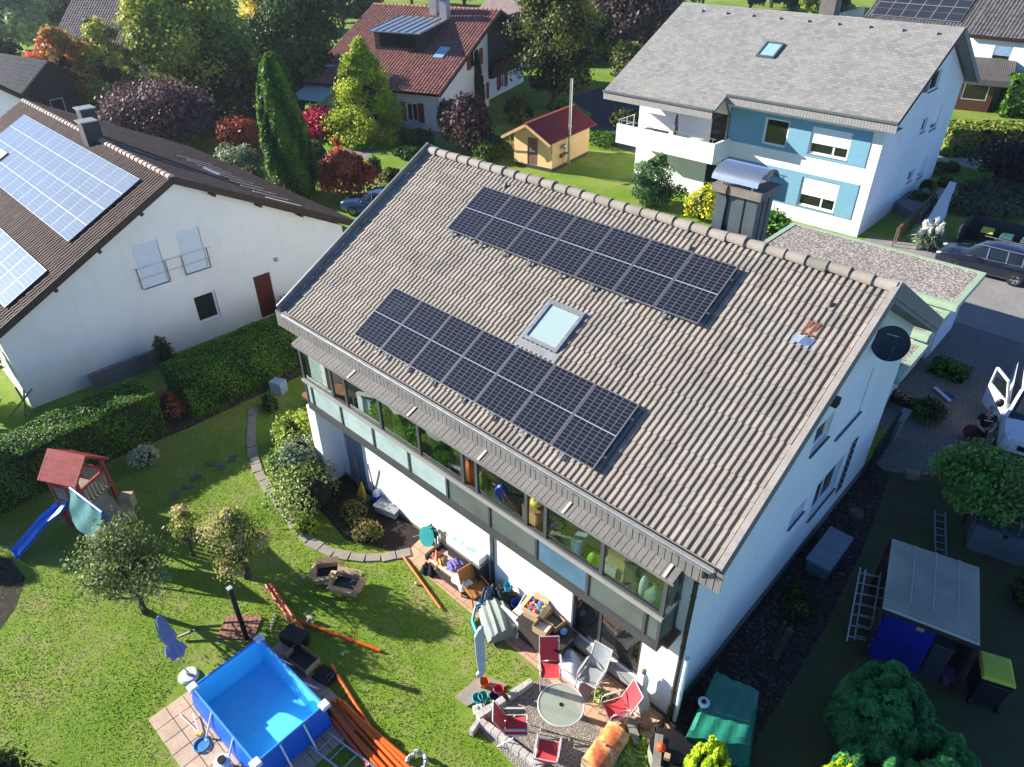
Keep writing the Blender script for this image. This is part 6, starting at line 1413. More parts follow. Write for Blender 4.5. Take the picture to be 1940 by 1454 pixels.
mb = MB(); mb.ball((0,-.05,.74),.03,8,6); mb.build('handle', ALU, t)
t = thing('bench_slats', 'two pale weathered boards leaning behind the rusty fire box', 'boards', tuple(at(1190,1400,.0))); mb = MB(); mb.obox((0,.1,.45),(.55,.12,.03),R_(-35)); mb.obox((.12,-.06,.44),(.5,.10,.03),R_(-35)); mb.obox((.05,0,.22),(.06,.06,.44),0); mb.build('slats', GREYW, t)
t = thing('rain_barrel', 'pale green tub with a dark cover, grey board and orange ball on top', 'tub', tuple(at(1262,1452,.0))); mb = MB(); mb.lathe([(.0,0),(.38,0),(.46,.35),(.42,.68),(.44,.72),(.0,.70)], (0,0,0), 22); mb.build('barrel', mat('pale green tub', S(150,160,136), .6, var=.12), t, smooth=True); mb = MB(); mb.lathe([(.0,.74),(.43,.735),(.45,.72)], (0,0,0), 22); mb.obox((.22,.05,.76),(.5,.5,.03),.5); mb.build('cover', BLACK, t)
mb = MB(); c = at(1252,1420,.8); mb.ball((c[0],c[1],.88),.10,12,8); mb.build('ball', mat('orange ball', S(230,84,40), .4), smooth=True, top=('small orange ball on the dark tub cover', 'ball'))
mb = MB(); c = at(1245,1432,.8); mb.obox((c[0],c[1],.80),(.95,.17,.03),R_(-62)); mb.build('board', GREYW, top=('long grey board lying across the tub', 'board'))
mb = MB(); c = at(1263,1437,.8); mb.obox((c[0],c[1],.86),(.12,.12,.10),.4); mb.build('wood_block', CARD, top=('little pale wood block on the tub cover', 'block'))
def crumple(name, label, cat, c, sx, sy, h, rz, m, seed=0.0, k=22):
    "a heap of folded cloth: one creased sheet that falls to its rim"
    mb = MB(); mb.M = Matrix.Translation(Vector(c)) @ Matrix.Rotation(rz,4,'Z'); G = []
    for i in range(k+1):
        row = []
        for j in range(k+1):
            x, y = 2*i/k-1, 2*j/k-1; r = max(abs(x),abs(y))**.5*math.hypot(x,y)**.5; f = max(0,1-r**3)
            cr = .5*abs(math.sin(x*4.1+y*2.3+seed))+.3*abs(math.sin(y*6.7-x*3.1+seed*2))+.2*math.sin(x*11+y*9+seed*3)
            row.append((x*sx*.5*(1+.10*math.sin(y*5+seed)), y*sy*.5*(1+.12*math.sin(x*4+seed)), .004+h*f**.6*(.55+.45*cr)))
        G.append(row)
    mb.grid(np.array(G)); return mb.build(name, m, smooth=True, top=(label, cat))
# junk along the wall
t = thing('garden_sofa', 'dark rattan sofa piled with cushions and cloths against the white wall', 'sofa', (4.0,-6.25,0), R_(2)); RAT = mat('dark rattan', S(70,60,54), .8, var=.2, scale=12, bump=.3)
mb = MB(); mb.box(-.75,.75,-.35,.35,.05,.40); mb.box(-.75,.75,.25,.40,.40,.82); mb.box(-.80,-.68,-.35,.35,.40,.62); mb.build('frame', RAT, t, bevel=.03); mb = MB(); mb.box(-.66,.66,-.34,.24,.41,.52); mb.build('seat', mat('beige cushion', S(206,190,170), .9), t, bevel=.04)
for l, c, s_, rz, c_ in (('purple blue cushion tipped on the rattan sofa',(4.12,-6.25,.62),(.42,.36,.14),.5,S(112,104,168)),('orange pink cloth hanging over the left end of the rattan sofa',(3.45,-6.40,.55),(.30,.34,.22),.2,S(226,140,110)),('white crumpled cloth heap at the right end of the rattan sofa',(4.55,-6.45,.52),(.45,.36,.16),-.2,S(226,222,218)),('mustard cloth bundle beside the orange cloth',(3.70,-6.44,.55),(.24,.30,.2),.6,S(196,164,90)),('black bag slumped at the sofa foot',(3.35,-6.62,.16),(.34,.30,.3),.3,S(30,30,34))):
    crumple('cushion' if 'cushion' in l else 'cloth' if 'cloth' in l else 'bag', l, 'cushion' if 'cushion' in l else 'cloth' if 'cloth' in l else 'bag', (c[0],c[1],.03 if 'bag' in l else .52 if c[1] > -6.35 else .40), s_[0]*1.25, s_[1]*1.2, s_[2]*1.2, rz, mat(l[:16], c_, .9, var=.12, scale=9), c[0]*5)
t = thing('cabinet', 'low dark grey cabinet behind the sofa against the white wall', 'cabinet', (4.35,-5.98,0)); mb = MB(); mb.box(-.70,.55,-.16,.2,.0,.92); mb.build('body', mat('dark cabinet', S(52,50,50), .6), t); mb = MB(); mb.box(-.72,.57,-.18,.21,.92,.95); mb.build('top', mat('grey top', S(112,112,112), .7), t)
t = thing('cardboard_box', 'long white printed carton lying on the dark cabinet by the wall', 'box', (4.25,-5.97,.95), R_(1)); mb = MB(); mb.box(-.65,.60,-.14,.17,.0,.22); mb.build('body', mat('white carton', S(232,232,230), .6, var=.02), t)
for i, (x, w_) in enumerate(((-.42,.16),(-.16,.14),(.08,.12),(.24,.2))): mb = MB(); mb.box(x-w_/2,x+w_/2,-.09+.04*(i%2),.04+.05*(i%2),.2205,.222); mb.build('print', mat('pale cyan print', S(150,206,216), .6), t)
t = thing('hose_reel', 'teal hose reel hanging by the wall left of the white carton', 'hose reel', (2.75,-6.05,.1)); mb = MB(); mb.M = Matrix.Translation((0,0,.45)) @ Matrix.Rotation(R_(65),4,'X'); mb.lathe([(.12,-.1),(.30,-.1),(.30,-.08),(.14,-.06),(.14,.06),(.30,.08),(.30,.1),(.12,.1)], (0,0,0), 20); mb.build('reel', mat('teal plastic', S(30,140,140), .5), t, smooth=True); mb = MB(); mb.tube([(-.2,.1,.0),(-.2,.1,.5),(0,.12,.85),(.2,.1,.5),(.2,.1,0)], .02, 8); mb.tube([(-.1,-.05,.5),(-.5,-.2,.2)], .02, 8); mb.build('frame', BLACK, t)
crumple('sack', 'crumpled white sack between hose reel and cabinet', 'sack', (3.15,-5.98,.02), .45, .34, .85, .2, mat('white sack', S(214,208,196), .9), 2.0)
t = thing('wooden_armchair', 'bent wood armchair with brown frame at the right end of the sofa', 'chair', (4.98,-6.38,0), R_(80)); mb = MB(); WB = mat('honey wood', S(176,120,60), .5, var=.12)
for s_ in (-1,1): mb.tube([(s_*.28,.28,0),(s_*.28,.25,.5),(s_*.28,.38,.95)], .025, 8); mb.tube([(s_*.28,-.28,0),(s_*.28,-.26,.55),(s_*.28,.2,.60)], .025, 8)
mb.build('frame', WB, t, smooth=True); mb = MB(); mb.box(-.27,.27,-.27,.27,.40,.44); mb.extr([(-.27,.27,.44),(.27,.27,.44),(.27,.38,.95),(-.27,.38,.95)], (0,.03,0)); mb.build('seat', WB, t)
for i, (l, c, s_, c_) in enumerate((('slate blue folded cushion stacked by the wall behind the grey cover',(5.35,-6.25,.45),(.30,.52,.6),S(96,112,132)),('dark green black bin bag by the white wall',(5.62,-6.05,.35),(.55,.4,.6),S(36,44,46)),('small turquoise bucket on the bin bag',(5.75,-5.95,.72),(.2,.2,.2),S(70,170,190)),('blue plastic tub by the wall',(6.10,-5.98,.35),(.30,.28,.4),S(34,70,160)),('round pink plastic lid by the wall',(6.42,-6.05,.42),(.30,.26,.08),S(226,120,170)))):
    if i < 2: crumple(('cushion','bag')[i], l, ('cushion','bag')[i], (c[0],c[1],.02), s_[0]*1.3, s_[1]*1.2, .85*s_[2]+.2, .4*i, mat(l[:14], c_, .7, var=.12, scale=8), i+1.0)
    else:
        mb = MB(); r0 = s_[0]*.5; h0 = max(s_[2],.05) if i < 4 else .06; mb.lathe([(0,0),(r0*.8,0),(r0,h0),(r0*1.04,h0+.01),(r0*.92,h0-.01),(r0*.7,h0*.35),(0,h0*.3)], (c[0],c[1],.016 if i != 2 else .60), 18); mb.build(('cushion','bag','bucket','tub','lid')[i], mat(l[:14], c_, .5, var=.08), smooth=True, top=(l, ('cushion','bag','bucket','tub','lid')[i]))
t = thing('grey_cover', 'large grey rolled ribbed cover heaped beside the wall with a turquoise strap', 'cover', (6.02,-6.52,0), R_(-30)); mb = MB(); G = []
for i in range(22):
    u = i/21; a_ = u*math.pi; r = .42+.035*math.cos(u*40); G.append([(x, -.05+math.cos(a_)*r*(1-.1*abs(x)), .05+math.sin(a_)*r*1.15*(1-.25*(x/.6)**2)) for x in np.linspace(-.55,.55,7)])
mb.grid(np.array(G)); mb.poly([tuple(r_[0]) for r_ in G]); mb.poly([tuple(r_[-1]) for r_ in G]); mb.build('roll', mat('grey green cover', S(130,142,138), .75, var=.1), t, smooth=True); mb = MB(); mb.tube([(-.60,-.30,.35),(-.55,-.52,.15),(-.25,-.68,.06),(.2,-.66,.05)], .045, 8); mb.build('strap', mat('turquoise strap', S(70,176,200), .5), t, smooth=True)
wb0, wb1, wb2, wb3 = at(941,1182,.02), at(978,1211,.02), at(984,1174,.58), at(949,1146,.58)
t = thing('white_board', 'square white panel leaning on edge beside the grey cover', 'panel', tuple(wb0), 0, None, True); mb = MB(); mb.extr([wb0, wb1, wb2, wb3], (.03,.03,0)); mb.build('panel', mat('off white panel', S(228,224,214), .6, var=.03), t, bevel=.008)
t = thing('folded_lounger', 'cream folded lounger with round hinge leaning behind the white panel', 'lounger', tuple(at(985,1178,.1))); mb = MB(); mb.obox((.0,.12,.42),(.26,.95,.10),R_(-18),0,R_(28)); mb.build('cushion', mat('cream fabric', S(230,216,198), .9, var=.05), t, bevel=.03); mb = MB(); mb.lathe([(.05,-.05),(.11,-.05),(.11,.05),(.05,.05)], (.05,-.28,.22), 16); mb.tube([(-.15,-.35,.0),(-.15,.5,.75)], .015, 7); mb.build('frame', WM, t)
t = thing('rattan_table', 'dark rattan storage table by the wall carrying cartons', 'table', (7.25,-6.15,0), R_(0)); mb = MB(); mb.box(-.62,.72,-.36,.34,.0,.66); mb.build('body', RAT, t, bevel=.03); mb = MB(); mb.box(-.66,.76,-.40,.36,.66,.69); mb.build('top', mat('dark top', S(56,54,54), .6), t)
cb = carton('open carton full of bright toy bricks on the dark rattan table', (6.85,-6.08,.69), (.46,.42,.34), R_(8), True, None)
for i in range(34):
    pass
cols_ = [S(40,120,210), S(210,40,60), S(240,170,50), S(60,180,210), S(240,110,50)]; bm_ = [mat('brick %s' % n_, c_, .35, var=0) for n_, c_ in zip(('blue','red','yellow','cyan','orange'), cols_)]
mb = MB()
for i in range(70): mb.obox((random.uniform(-.19,.19),random.uniform(-.17,.17),.20+random.uniform(0,.14)),(.09,.06,.05),random.uniform(0,3),random.randrange(5),random.uniform(-.5,.5),random.uniform(-.5,.5))
tb_ = thing('toy_bricks', 'heap of blue, red and yellow toy bricks inside the open carton', 'toy bricks', (6.85,-6.08,.69)); mb.build('bricks', bm_, tb_); tb_['label'] = 'heap of blue, red and yellow toy bricks inside the open carton'
carton('carton with papers and a white cloth, front one on the rattan table', (7.30,-6.32,.69), (.40,.34,.22), R_(6), False, mat('white papers', S(222,226,226), .8))
carton('flat brown carton holding small parts, rear one on the rattan table', (7.38,-5.98,.69), (.44,.34,.20), R_(-6), False, mat('dark parts', S(60,64,70), .6))
mb = MB(); mb.ball((7.72,-6.02,.74),.09,10,7,0,1,1.2,.7); mb.build('cup', mat('pale blue cup', S(120,176,226), .4), smooth=True, top=('little pale blue cup at the table corner', 'cup'))
mb = MB(); G = []
for i in range(15):
    for_ = []
    for j in range(15):
        x, y = (i-7)/7, (j-7)/7; r = min(1, math.hypot(x,y)); for_.append((8.05+x*.55-y*.1, -6.22+y*.38, max(.02,.42*(1-r**2.2)+.06*math.sin(x*7+y*3)*(1-r)+.05*math.sin(y*9-x*4)*(1-r))))
    G.append(for_)
mb.grid(np.array(G)); mb.build('white_sheet', mat('white plastic sheet', S(226,230,236), .45, var=.04), smooth=True, top=('crumpled white plastic sheet heaped under the sliding window', 'sheet'))
# stone pile and logs by the corner, wrapped figure
t0 = None
for i in range(46):
    x, y = 9.05+random.random()*1.45, -6.10-.40*random.random()-.15*random.random(); c = (x, y, .05+.05*random.random()); mb = MB(); s_ = random.uniform(.05,.09); mb.ball(c, s_, 7, 5, 0, random.uniform(.8,1.6), random.uniform(.7,1.2), random.uniform(.5,.9), .2)
    mb.build('stone', mat('pebble %d' % (i%4), (S(206,176,146), S(190,150,116), S(216,200,180), S(176,136,108))[i%4], .85, var=.12), top=('tan rounded stone in the rubble edge below the sliding window', 'stone', 'rubble stones along the wall foot'))
mb = MB(); mb.tube([(10.05,-6.55,.10),(10.35,-6.75,.12)], .085, 12); mb.build('log', WOODM, smooth=True, top=('short pale split log on the rubble edge at the house corner', 'log'))
t = thing('covered_statue', 'white wrapped upright garden figure standing against the front wall by the corner', 'figure', (9.98,-5.98,0)); mb = MB(); k = 10; G = []
for i in range(k+1):
    u = i/k; r = .20*(1-u)**.6+.04+.03*math.sin(u*9); G.append([(math.cos(a_)*r*(1+.12*math.sin(a_*5)), math.sin(a_)*r*.7*(1+.12*math.sin(a_*5)), 1.35*u) for a_ in np.linspace(0,2*math.pi,18)])
mb.grid(np.array(G)); mb.build('cover', mat('white cloth cover', S(222,220,218), .85, var=.06), t, smooth=True); mb = MB(); mb.ball((0,0,1.36),.07,8,6); mb.build('top_knot', mat('olive cord', S(120,118,92), .8), t)
mb = MB(); 
for i in range(5): mb.tube([(10.72+.06*math.cos(i),-6.35+.07*math.sin(i*2),.0),(10.70+.1*math.sin(i),-6.30,.3),(10.74,-6.2+.05*i,.55)], .02, 6)
mb.build('tool_bundle', BLACK, top=('dark bundle of hoses and tools at the downpipe foot', 'tools'))
# tools and tubs near the cellar door
t = thing('storage_box', 'clear plastic storage box lying open near the cellar door', 'box', tuple(at(738,968,.02)), R_(15)); mb = MB(); mb.box(-.38,.38,-.24,.24,0,.02); 
for (x0,x1,y0,y1) in ((-.38,-.36,-.24,.24),(.36,.38,-.24,.24),(-.36,.36,-.24,-.22),(-.36,.36,.22,.24)): mb.box(x0,x1,y0,y1,.02,.26)
mb.build('tub', mat('grey translucent tub', S(134,144,150), .35, var=.05), t); mb = MB(); mb.box(-.41,.41,-.27,.27,.25,.27); mb.build('lid', mat('grey lid', S(150,158,162), .4), t)
t = thing('water_canister', 'blue and white canister standing between shrub and storage box', 'canister', tuple(at(716,950,0))); mb = MB(); mb.lathe([(.0,0),(.15,0),(.15,.30),(.0,.30)], (0,0,0), 16); mb.build('body', mat('blue canister', S(34,84,190), .4), t, smooth=True); mb = MB(); mb.lathe([(.13,.30),(.11,.42),(.05,.48),(0,.48)], (0,0,0), 16); mb.build('top', WFRAME, t, smooth=True)
t = thing('yellow_sprayer', 'yellow triangular stand with green base beside the shrub', 'stand', tuple(at(690,945,0))); mb = MB(); mb.faces([(-.22,-.12,.1),(.22,-.12,.1),(0,.12,.1),(0,0,.75)], [(0,1,2),(0,1,3),(1,2,3),(2,0,3)]); mb.build('panel', mat('yellow panel', S(222,176,50), .5), t); mb = MB(); mb.box(-.25,.25,-.15,.15,0,.1); mb.build('base', mat('green base', S(60,110,96), .5), t)
for l, a_, b_ in (('wooden broom handle leaning beside the cellar door',(712,940,0.0),(697,880,1.5)),('grey spade handle leaning on the white pier',(683,920,0),(672,868,1.3))):
    mb = MB(); p_, q_ = at(*a_), at(*b_); mb.tube([p_, q_], .02, 8); mb.obox((p_[0],p_[1],.08),(.24,.05,.16),.6); mb.build('broom' if 'broom' in l else 'spade', WOODM if 'broom' in l else GREYW, top=(l, 'broom' if 'broom' in l else 'spade'))
# dry stone planter left of the balcony
t = thing('stone_planter', 'raised planter of pale stacked stones at the left end of the balcony', 'planter', (-4.55,-3.9,0)); mb = MB()
for lev in range(5):
    for i in range(9):
        for (x,y,rz) in ((-.75+i*.19,-.7,0),(-.80,-.7+i*.19,1.57),(.80,-.7+i*.19,1.57)): mb.obox((x,y,.10+lev*.19),(.185,.2,.175),rz+random.uniform(-.06,.06),0,random.uniform(-.05,.05))
mb.build('stone_wall', mat('rough limestone', S(190,186,176), .9, var=.18, scale=6, bump=.5), t, bevel=.015); mb = MB(); mb.box(-.72,.72,-.6,.95,.0,.80); mb.build('earth', SOIL, t)
mb = MB(); c = at(530,742,0); mb.obox((c[0],c[1],.25),(.5,.4,.5),.4); mb.build('water_tank', mat('pale blue tank', S(150,170,190), .5), top=('pale blue box under the stone planter', 'box'))
# ------------------------------------------------------------------ shady right side and the yard
t = thing('lean_to_shed', 'lean-to with corrugated grey roof over a blue tarpaulin front', 'shed', (13.95,.18,0), 0, None, True); r = [at(1690,1022,2.0), at(1855,1077,2.0), at(1856,1224,1.8), at(1672,1153,1.8)]
def corr(name, c, c2):
    m_ = NT(name); f = m_.maprange(m_.noise(1.2,6,.6),.35,.7); m_.base(m_.mix(f, c, c2)); m_.rough(.6,0,.3); return m_.m
mb = MB(); na, nb = 3, 168; G = np.zeros((na,nb,3))
for i in range(na):
    for j in range(nb):
        u, v = i/(na-1), j/(nb-1); p = (r[0]*(1-u)+r[1]*u)*(1-v)+(r[3]*(1-u)+r[2]*u)*v; p = p.copy(); p[2] += .026*math.sin(j*2*math.pi/6)+.015; G[i,j] = p
mb.grid(G); G2 = G.copy(); G2[:,:,2] -= .02; mb.grid(G2); mb.build('roof', corr('corrugated grey sheet', S(178,176,164), S(150,150,142)), t, smooth=True)
mb = MB()
for u in (.28,.52,.78): p0 = r[0]*(1-u)+r[1]*u; p1 = r[3]*(1-u)+r[2]*u; mb.bar(p0+np.array([0,0,.045]), p0*.2+p1*.8+np.array([0,0,.045]), .03, .010)
mb.build('clear_strip', mat('pale roof strip', S(176,182,182), .5), t)
f0, f1 = r[3]*1.0, r[2]*1.0; dv = (f1-f0)/np.linalg.norm(f1-f0); bk = (r[0]-r[3])/np.linalg.norm(r[0]-r[3])
mb = MB(); q0, q1 = f0+dv*.10+bk*.15, f0+dv*1.22+bk*.15; k = 12
G = np.array([[tuple((q0*(1-i/k)+q1*(i/k))*np.array([1,1,0])+np.array([0,0,1.70*(1-j/6)+.05])+np.array([dv[1],-dv[0],0])*(.03*math.sin(i*1.1+j)+.10*(j/6))) for i in range(k+1)] for j in range(7)]); mb.grid(G); mb.build('tarpaulin', mat('dark blue tarpaulin', S(20,40,150), .5, var=.15), t, smooth=True)
for p in (r[0],r[1],r[2],r[3]): mb = MB(); mb.box(p[0]-.05,p[0]+.05,p[1]-.05,p[1]+.05,0,p[2]-.03); mb.build('post', WOODD, t)
p, q = r[3], r[2]; mb = MB(); mb.bar(p-np.array([0,0,.06]), q-np.array([0,0,.06]), .06, .10); mb.build('beam', WOODD, t); mb = MB(); mb.bar(r[0]-np.array([0,0,.06]), r[1]-np.array([0,0,.06]), .06, .10); mb.build('beam', WOODD, t)
mb = MB(); a_, b_ = r[0]+np.array([.06,-.08,0]), r[1]+np.array([-.06,-.08,0]); mb.extr([(a_[0],a_[1],0),(b_[0],b_[1],0),(b_[0],b_[1],1.9),(a_[0],a_[1],1.9)], (.02,.03,0)); a2 = r[2]+np.array([-.05,.1,0]); mb.extr([(b_[0],b_[1],0),(a2[0],a2[1],0),(a2[0],a2[1],1.7),(b_[0],b_[1],1.8)], (.03,0,0)); mb.build('back_wall', mat('dark boards', S(56,62,74), .8, var=.15), t)
c = f0+dv*1.5+bk*.4; mb = MB(); mb.obox((c[0],c[1],.55),(.42,.5,1.1),math.atan2(dv[1],dv[0])); mb.obox((c[0],c[1],1.15),(.46,.5,.06),math.atan2(dv[1],dv[0])); mb.build('gas_grill', mat('grey grill', S(64,70,76), .5), bevel=.02, top=('grey covered box under the lean-to edge beside the tarpaulin', 'box'))
mb = MB(); a_ = at(1745,1190,1.55); mb.obox(tuple(a_),(.16,.03,.22),.3); o = mb.build('label_board', CARD, t)
t2 = thing('garden_tub', 'purple pink tub filled with water between tarpaulin and wheelie bin', 'tub', tuple(at(1795,1292,0)+np.array([0,0,0]))); mb = MB(); mb.lathe([(.0,.0),(.15,0),(.21,.34),(.23,.35),(.19,.33),(.0,.31)], (0,0,0), 20); mb.build('body', mat('mauve tub', S(140,96,150), .5), t2, smooth=True)
# the two stacked aluminium ladders
ladder('aluminium_ladder', 'upper long aluminium ladder leaning low beside the lean-to', at(1630,1076,.95), at(1604,1216,.35), .50, 7, ALU, (.9,.45,.0), 'ladders beside the lean-to')
ladder('aluminium_ladder', 'lower long aluminium ladder under the first, closer to the lean-to', at(1640,1080,.62), at(1618,1214,.15), .52, 7, ALU, (.9,.45,.0), 'ladders beside the lean-to')
# low alu frame path edging
ladder('aluminium_ladder', 'narrow weathered ladder lying between the green crown and the grey cabinet', at(1771,968,.1), at(1772,1046,.1), .28, 6, mat('dull aluminium', S(150,160,172), .5, .4, var=.15), (.9,.35,0))
# grey storage cabinet
p = at(1880,1045,0); t = thing('storage_shed', 'low grey slatted storage cabinet with lid in the shade at the right', 'storage shed', (14.75,5.05,0), R_(12)); GS = mat('grey resin', S(112,118,124), .6, var=.06)
mb = MB(); mb.box(-.72,.72,-.38,.38,0,.95)
for i in range(10): mb.box(-.72+i*.145,-.71+i*.145,-.392,-.381,.05,.9)
mb.build('body', GS, t, bevel=.015); mb = MB(); mb.extr([(-.78,-.44,.95),(.78,-.44,.95),(.78,.42,1.16),(-.78,.42,1.16)], (0,0,.06)); mb.build('lid', mat('dark resin lid', S(70,78,88), .55), t, bevel=.015); mb = MB(); mb.box(-.05,.05,-.43,-.38,.80,.9); mb.build('latch', BLACK, t)
# chest by the gable wall
t = thing('deck_box', 'grey blue cushion box standing in the bed along the shaded gable wall', 'box', (11.35,1.35,0), R_(90)); mb = MB(); mb.box(-.78,.78,-.30,.30,.02,.42); mb.build('body', mat('box body', S(92,104,118), .6), t, bevel=.02); mb = MB(); mb.box(-.82,.82,-.34,.34,.42,.50); mb.box(-.1,.1,-.33,.33,.50,.51); mb.build('lid', mat('box lid', S(126,140,154), .55), t, bevel=.02)
# green tarpaulin cover with lamp
t = thing('tarp_covered_stack', 'stack under a glossy green tarpaulin at the shaded house corner', 'covered stack', (11.75,-5.15,0), 0, None, True); c4 = [(10.95,-5.60),(11.55,-6.45),(12.55,-5.45),(11.65,-4.20),(10.9,-4.35)]
mb = MB(); k = 16; G = []
bx = [np.array(q) for q in ((10.92,-4.30),(12.02,-4.10),(12.55,-5.55),(11.30,-6.45))]
for i in range(k+1):
    row = []
    for j in range(k+1):
        u, v = i/k, j/k; p = (bx[0]*(1-u)+bx[1]*u)*(1-v)+(bx[3]*(1-u)+bx[2]*u)*v; e = min(u,1-u,v,1-v); h = 1.0*min(1, e/.07)**.7 if e < .07 else 1.0; z = .05+h*.80*(1-.25*abs(v-.55)) + .022*math.sin(u*26+v*7)*h+.018*math.sin(v*31-u*9)*h
        row.append((p[0]+.02*math.sin(j*2.1)*(1-h), p[1]+.02*math.sin(i*1.7)*(1-h), z))
    G.append(row)
mb.grid(np.array(G)); mb.build('tarpaulin', mat('green tarpaulin', S(40,128,104), .35, var=.12, scale=2, spec=.6), t, smooth=True)
c = at(1333,1333,.85); t = thing('solar_lamp', 'white ring shaped lamp with cable lying on the green tarpaulin', 'lamp', tuple(c)); mb = MB(); mb.lathe([(.05,.0),(.12,.0),(.13,.06),(.10,.10),(.06,.07)], (0,0,0), 20); mb.build('ring', mat('white plastic', S(222,226,230)), t, smooth=True); mb = MB(); mb.ball((0,0,.05),.06,10,7); mb.tube([(0,.03,.08),(-.1,.25,.06),(-.35,.42,.02)], .008, 6); mb.build('dome', BLACK, t)
# logs, stump, round stone
for l, a_, b_, r_ in (('thick cut branch propped upright in the dark bed, pale cut face',(1467,1250,.02),(1497,1194,.55),.09),('thin bare branch behind the thick cut branch',(1464,1235,.02),(1487,1180,.6),.03)):
    mb = MB(); p_, q_ = at(*a_), at(*b_); mb.tube([p_,q_], r_, 10); mb.tube([q_, q_+(q_-p_)*.012], r_*.97, 10, 1); mb.build('cut_branch', [BARK, mat('cut wood', S(206,180,146), .8)], top=(l, 'branch'))
mb = MB(); c = at(1620,975); mb.lathe([(.24,0),(.22,.10),(.18,.14),(.0,.13)], tuple(c), 16); mb.build('tree_stump', mat('grey stump', S(104,92,88), .9, var=.2), smooth=True, top=('flat round stump in the dark bed near the deck box', 'stump'))
mb = MB(); c = at(1726,905); mb.obox((c[0],c[1],.12),(.4,.3,.24),.5); mb.build('stone', mat('tan block', S(150,128,108), .8), bevel=.02, top=('tan stone block at the paving edge by the green crown', 'stone'))
# gate and things on the paving
mb = MB(); a_, b_ = at(1640,905), at(1690,830); d_ = b_-a_
for i in range(9): c = a_+d_*(i+.5)/9; mb.box(c[0]-.05,c[0]+.05,c[1]-.05,c[1]+.05,0,1.15)
mb.bar(a_+np.array([0,0,1.1]),b_+np.array([0,0,1.1]),.06,.08); mb.bar(a_+np.array([0,0,.3]),b_+np.array([0,0,.3]),.06,.08); mb.build('garden_gate', mat('near black boards', S(32,38,46), .8), top=('dark boarded garden gate between gable wall and paving', 'gate'))
t = thing('plant_trough', 'long trough of red and pale flowers by the gable corner', 'flower box', tuple(at(1706,765,0)), R_(-10)); mb = MB(); mb.box(-.55,.55,-.16,.16,0,.25); mb.build('trough', WOODD, t)
P, N = shell(500,(0,0,.32),(.55,.18,.14),.5,-.2); leaves('flowers', P, N, .06, leafmat('trough flowers', [S(40,60,30), S(60,90,40), S(200,60,60), S(222,210,206), S(150,60,110)]), t)
t = thing('folded_bench', 'white folding step with blue seat lying on the drive pavers', 'bench', tuple(at(1785,748,.05)), R_(-38)); mb = MB(); mb.box(-.45,.45,-.09,.05,0,.06); mb.build('board', mat('white board', S(206,214,226), .5), t); mb = MB(); mb.tube([(-.1,.05,.05),(.0,.25,.06),(.35,.25,.06),(.42,.05,.05)], .02, 8); mb.poly([(-.05,.06,.04),(.02,.23,.05),(.33,.23,.05),(.38,.06,.04)]); mb.build('bow', mat('blue plastic seat', S(40,76,150), .5), t)
mb = MB(); c = at(1840,832); mb.ball((c[0],c[1],.28),.5,14,8,0,.7,.5,.6,.08); mb.build('terracotta_jar', mat('dark terracotta', S(96,60,54), .8, var=.1), smooth=True, top=('brown rounded clay jar behind the green crown near the man', 'jar'))
# round stone rose wreath
t = thing('hydrangea', 'pale ring of faded blossoms in front of the green crown', 'plant', tuple(at(1783,915,.0))); P, N = shell(220,(0,0,1.35),(.22,.22,.12),.2,-.2); leaves('blossom', P, N, .07, leafmat('faded blossom', [S(120,128,150), S(190,190,206), S(220,216,222)]), t); mb = MB(); mb.tube([(0,0,0),(.02,.0,.7),(0,0,1.3)], [.02,.015,.01], 6); mb.build('stem', BARK, t)

# ------------------------------------------------------------------ things in the winter garden
def blobthing(name, label, cat, c, s_, col, rough=.7, jit=.05):
    mb = MB(); mb.ball((c[0],c[1],c[2]+s_[2]/2), .5, 14, 9, 0, s_[0], s_[1], s_[2], jit); mb.build(name, mat('wg '+label[:18], col, rough, var=.06), smooth=True, top=(label, cat))
def boxthing(name, label, cat, c, s_, col, rz=0, lid=None):
    t = thing(name, label, cat, c, rz); mb = MB(); mb.box(-s_[0]/2,s_[0]/2,-s_[1]/2,s_[1]/2,0,s_[2]*.93); mb.build('body', mat('wgb '+label[:18], col, .7, var=.06), t, bevel=.01); mb = MB(); mb.box(-s_[0]/2-.01,s_[0]/2+.01,-s_[1]/2-.01,s_[1]/2+.01,s_[2]*.93,s_[2]); mb.build('top', mat('wgt '+label[:18], lid or tuple(q*.8 for q in col), .6), t)
ZF = 3.08; ZB = 3.62
mb = MB(); mb.box(-1.6,10.25,-6.30,-5.55,ZB-.04,ZB)
for x in (-1.5,.9,3.3,5.8,8.2,10.1):
    for y in (-6.25,-5.6): mb.box(x-.03,x+.03,y-.03,y+.03,ZF,ZB-.04)
mb.build('side_bench', WOODM, top=('long plain wooden bench behind the balcony glazing carrying clutter', 'bench'))
def wp(px, py, y=-6.05): p = aty(px,py,y); return (p[0], y)
for i, (q, l) in enumerate((((725,800),'leafy potted plant behind the third balcony pane from the left'),((765,815),'large leafy plant behind the middle left balcony pane'),((790,830),'bushy plant behind the balcony glass next to a white chair'),((842,860),'palm like plant behind the balcony glass left of the orange cloth'))):
    x, y = wp(*q); t = thing('potted_plant', l, 'plant', (x,y,ZB)); mb = MB(); mb.lathe([(.0,0),(.10,0),(.13,.18),(.12,.18),(.10,.15),(0,.15)], (0,0,0), 16); mb.build('pot', mat('clay pot', S(160,96,66), .8), t, smooth=True); P, N = shell(380,(0,0,.52),(.36,.2,.36),.6,-.8); leaves('foliage', P, N, .10, leafmat('house plant', [S(60,110,30), S(96,150,40), S(150,190,70)]), t, elong=2.4)
x, y = wp(866,868); mb = MB()
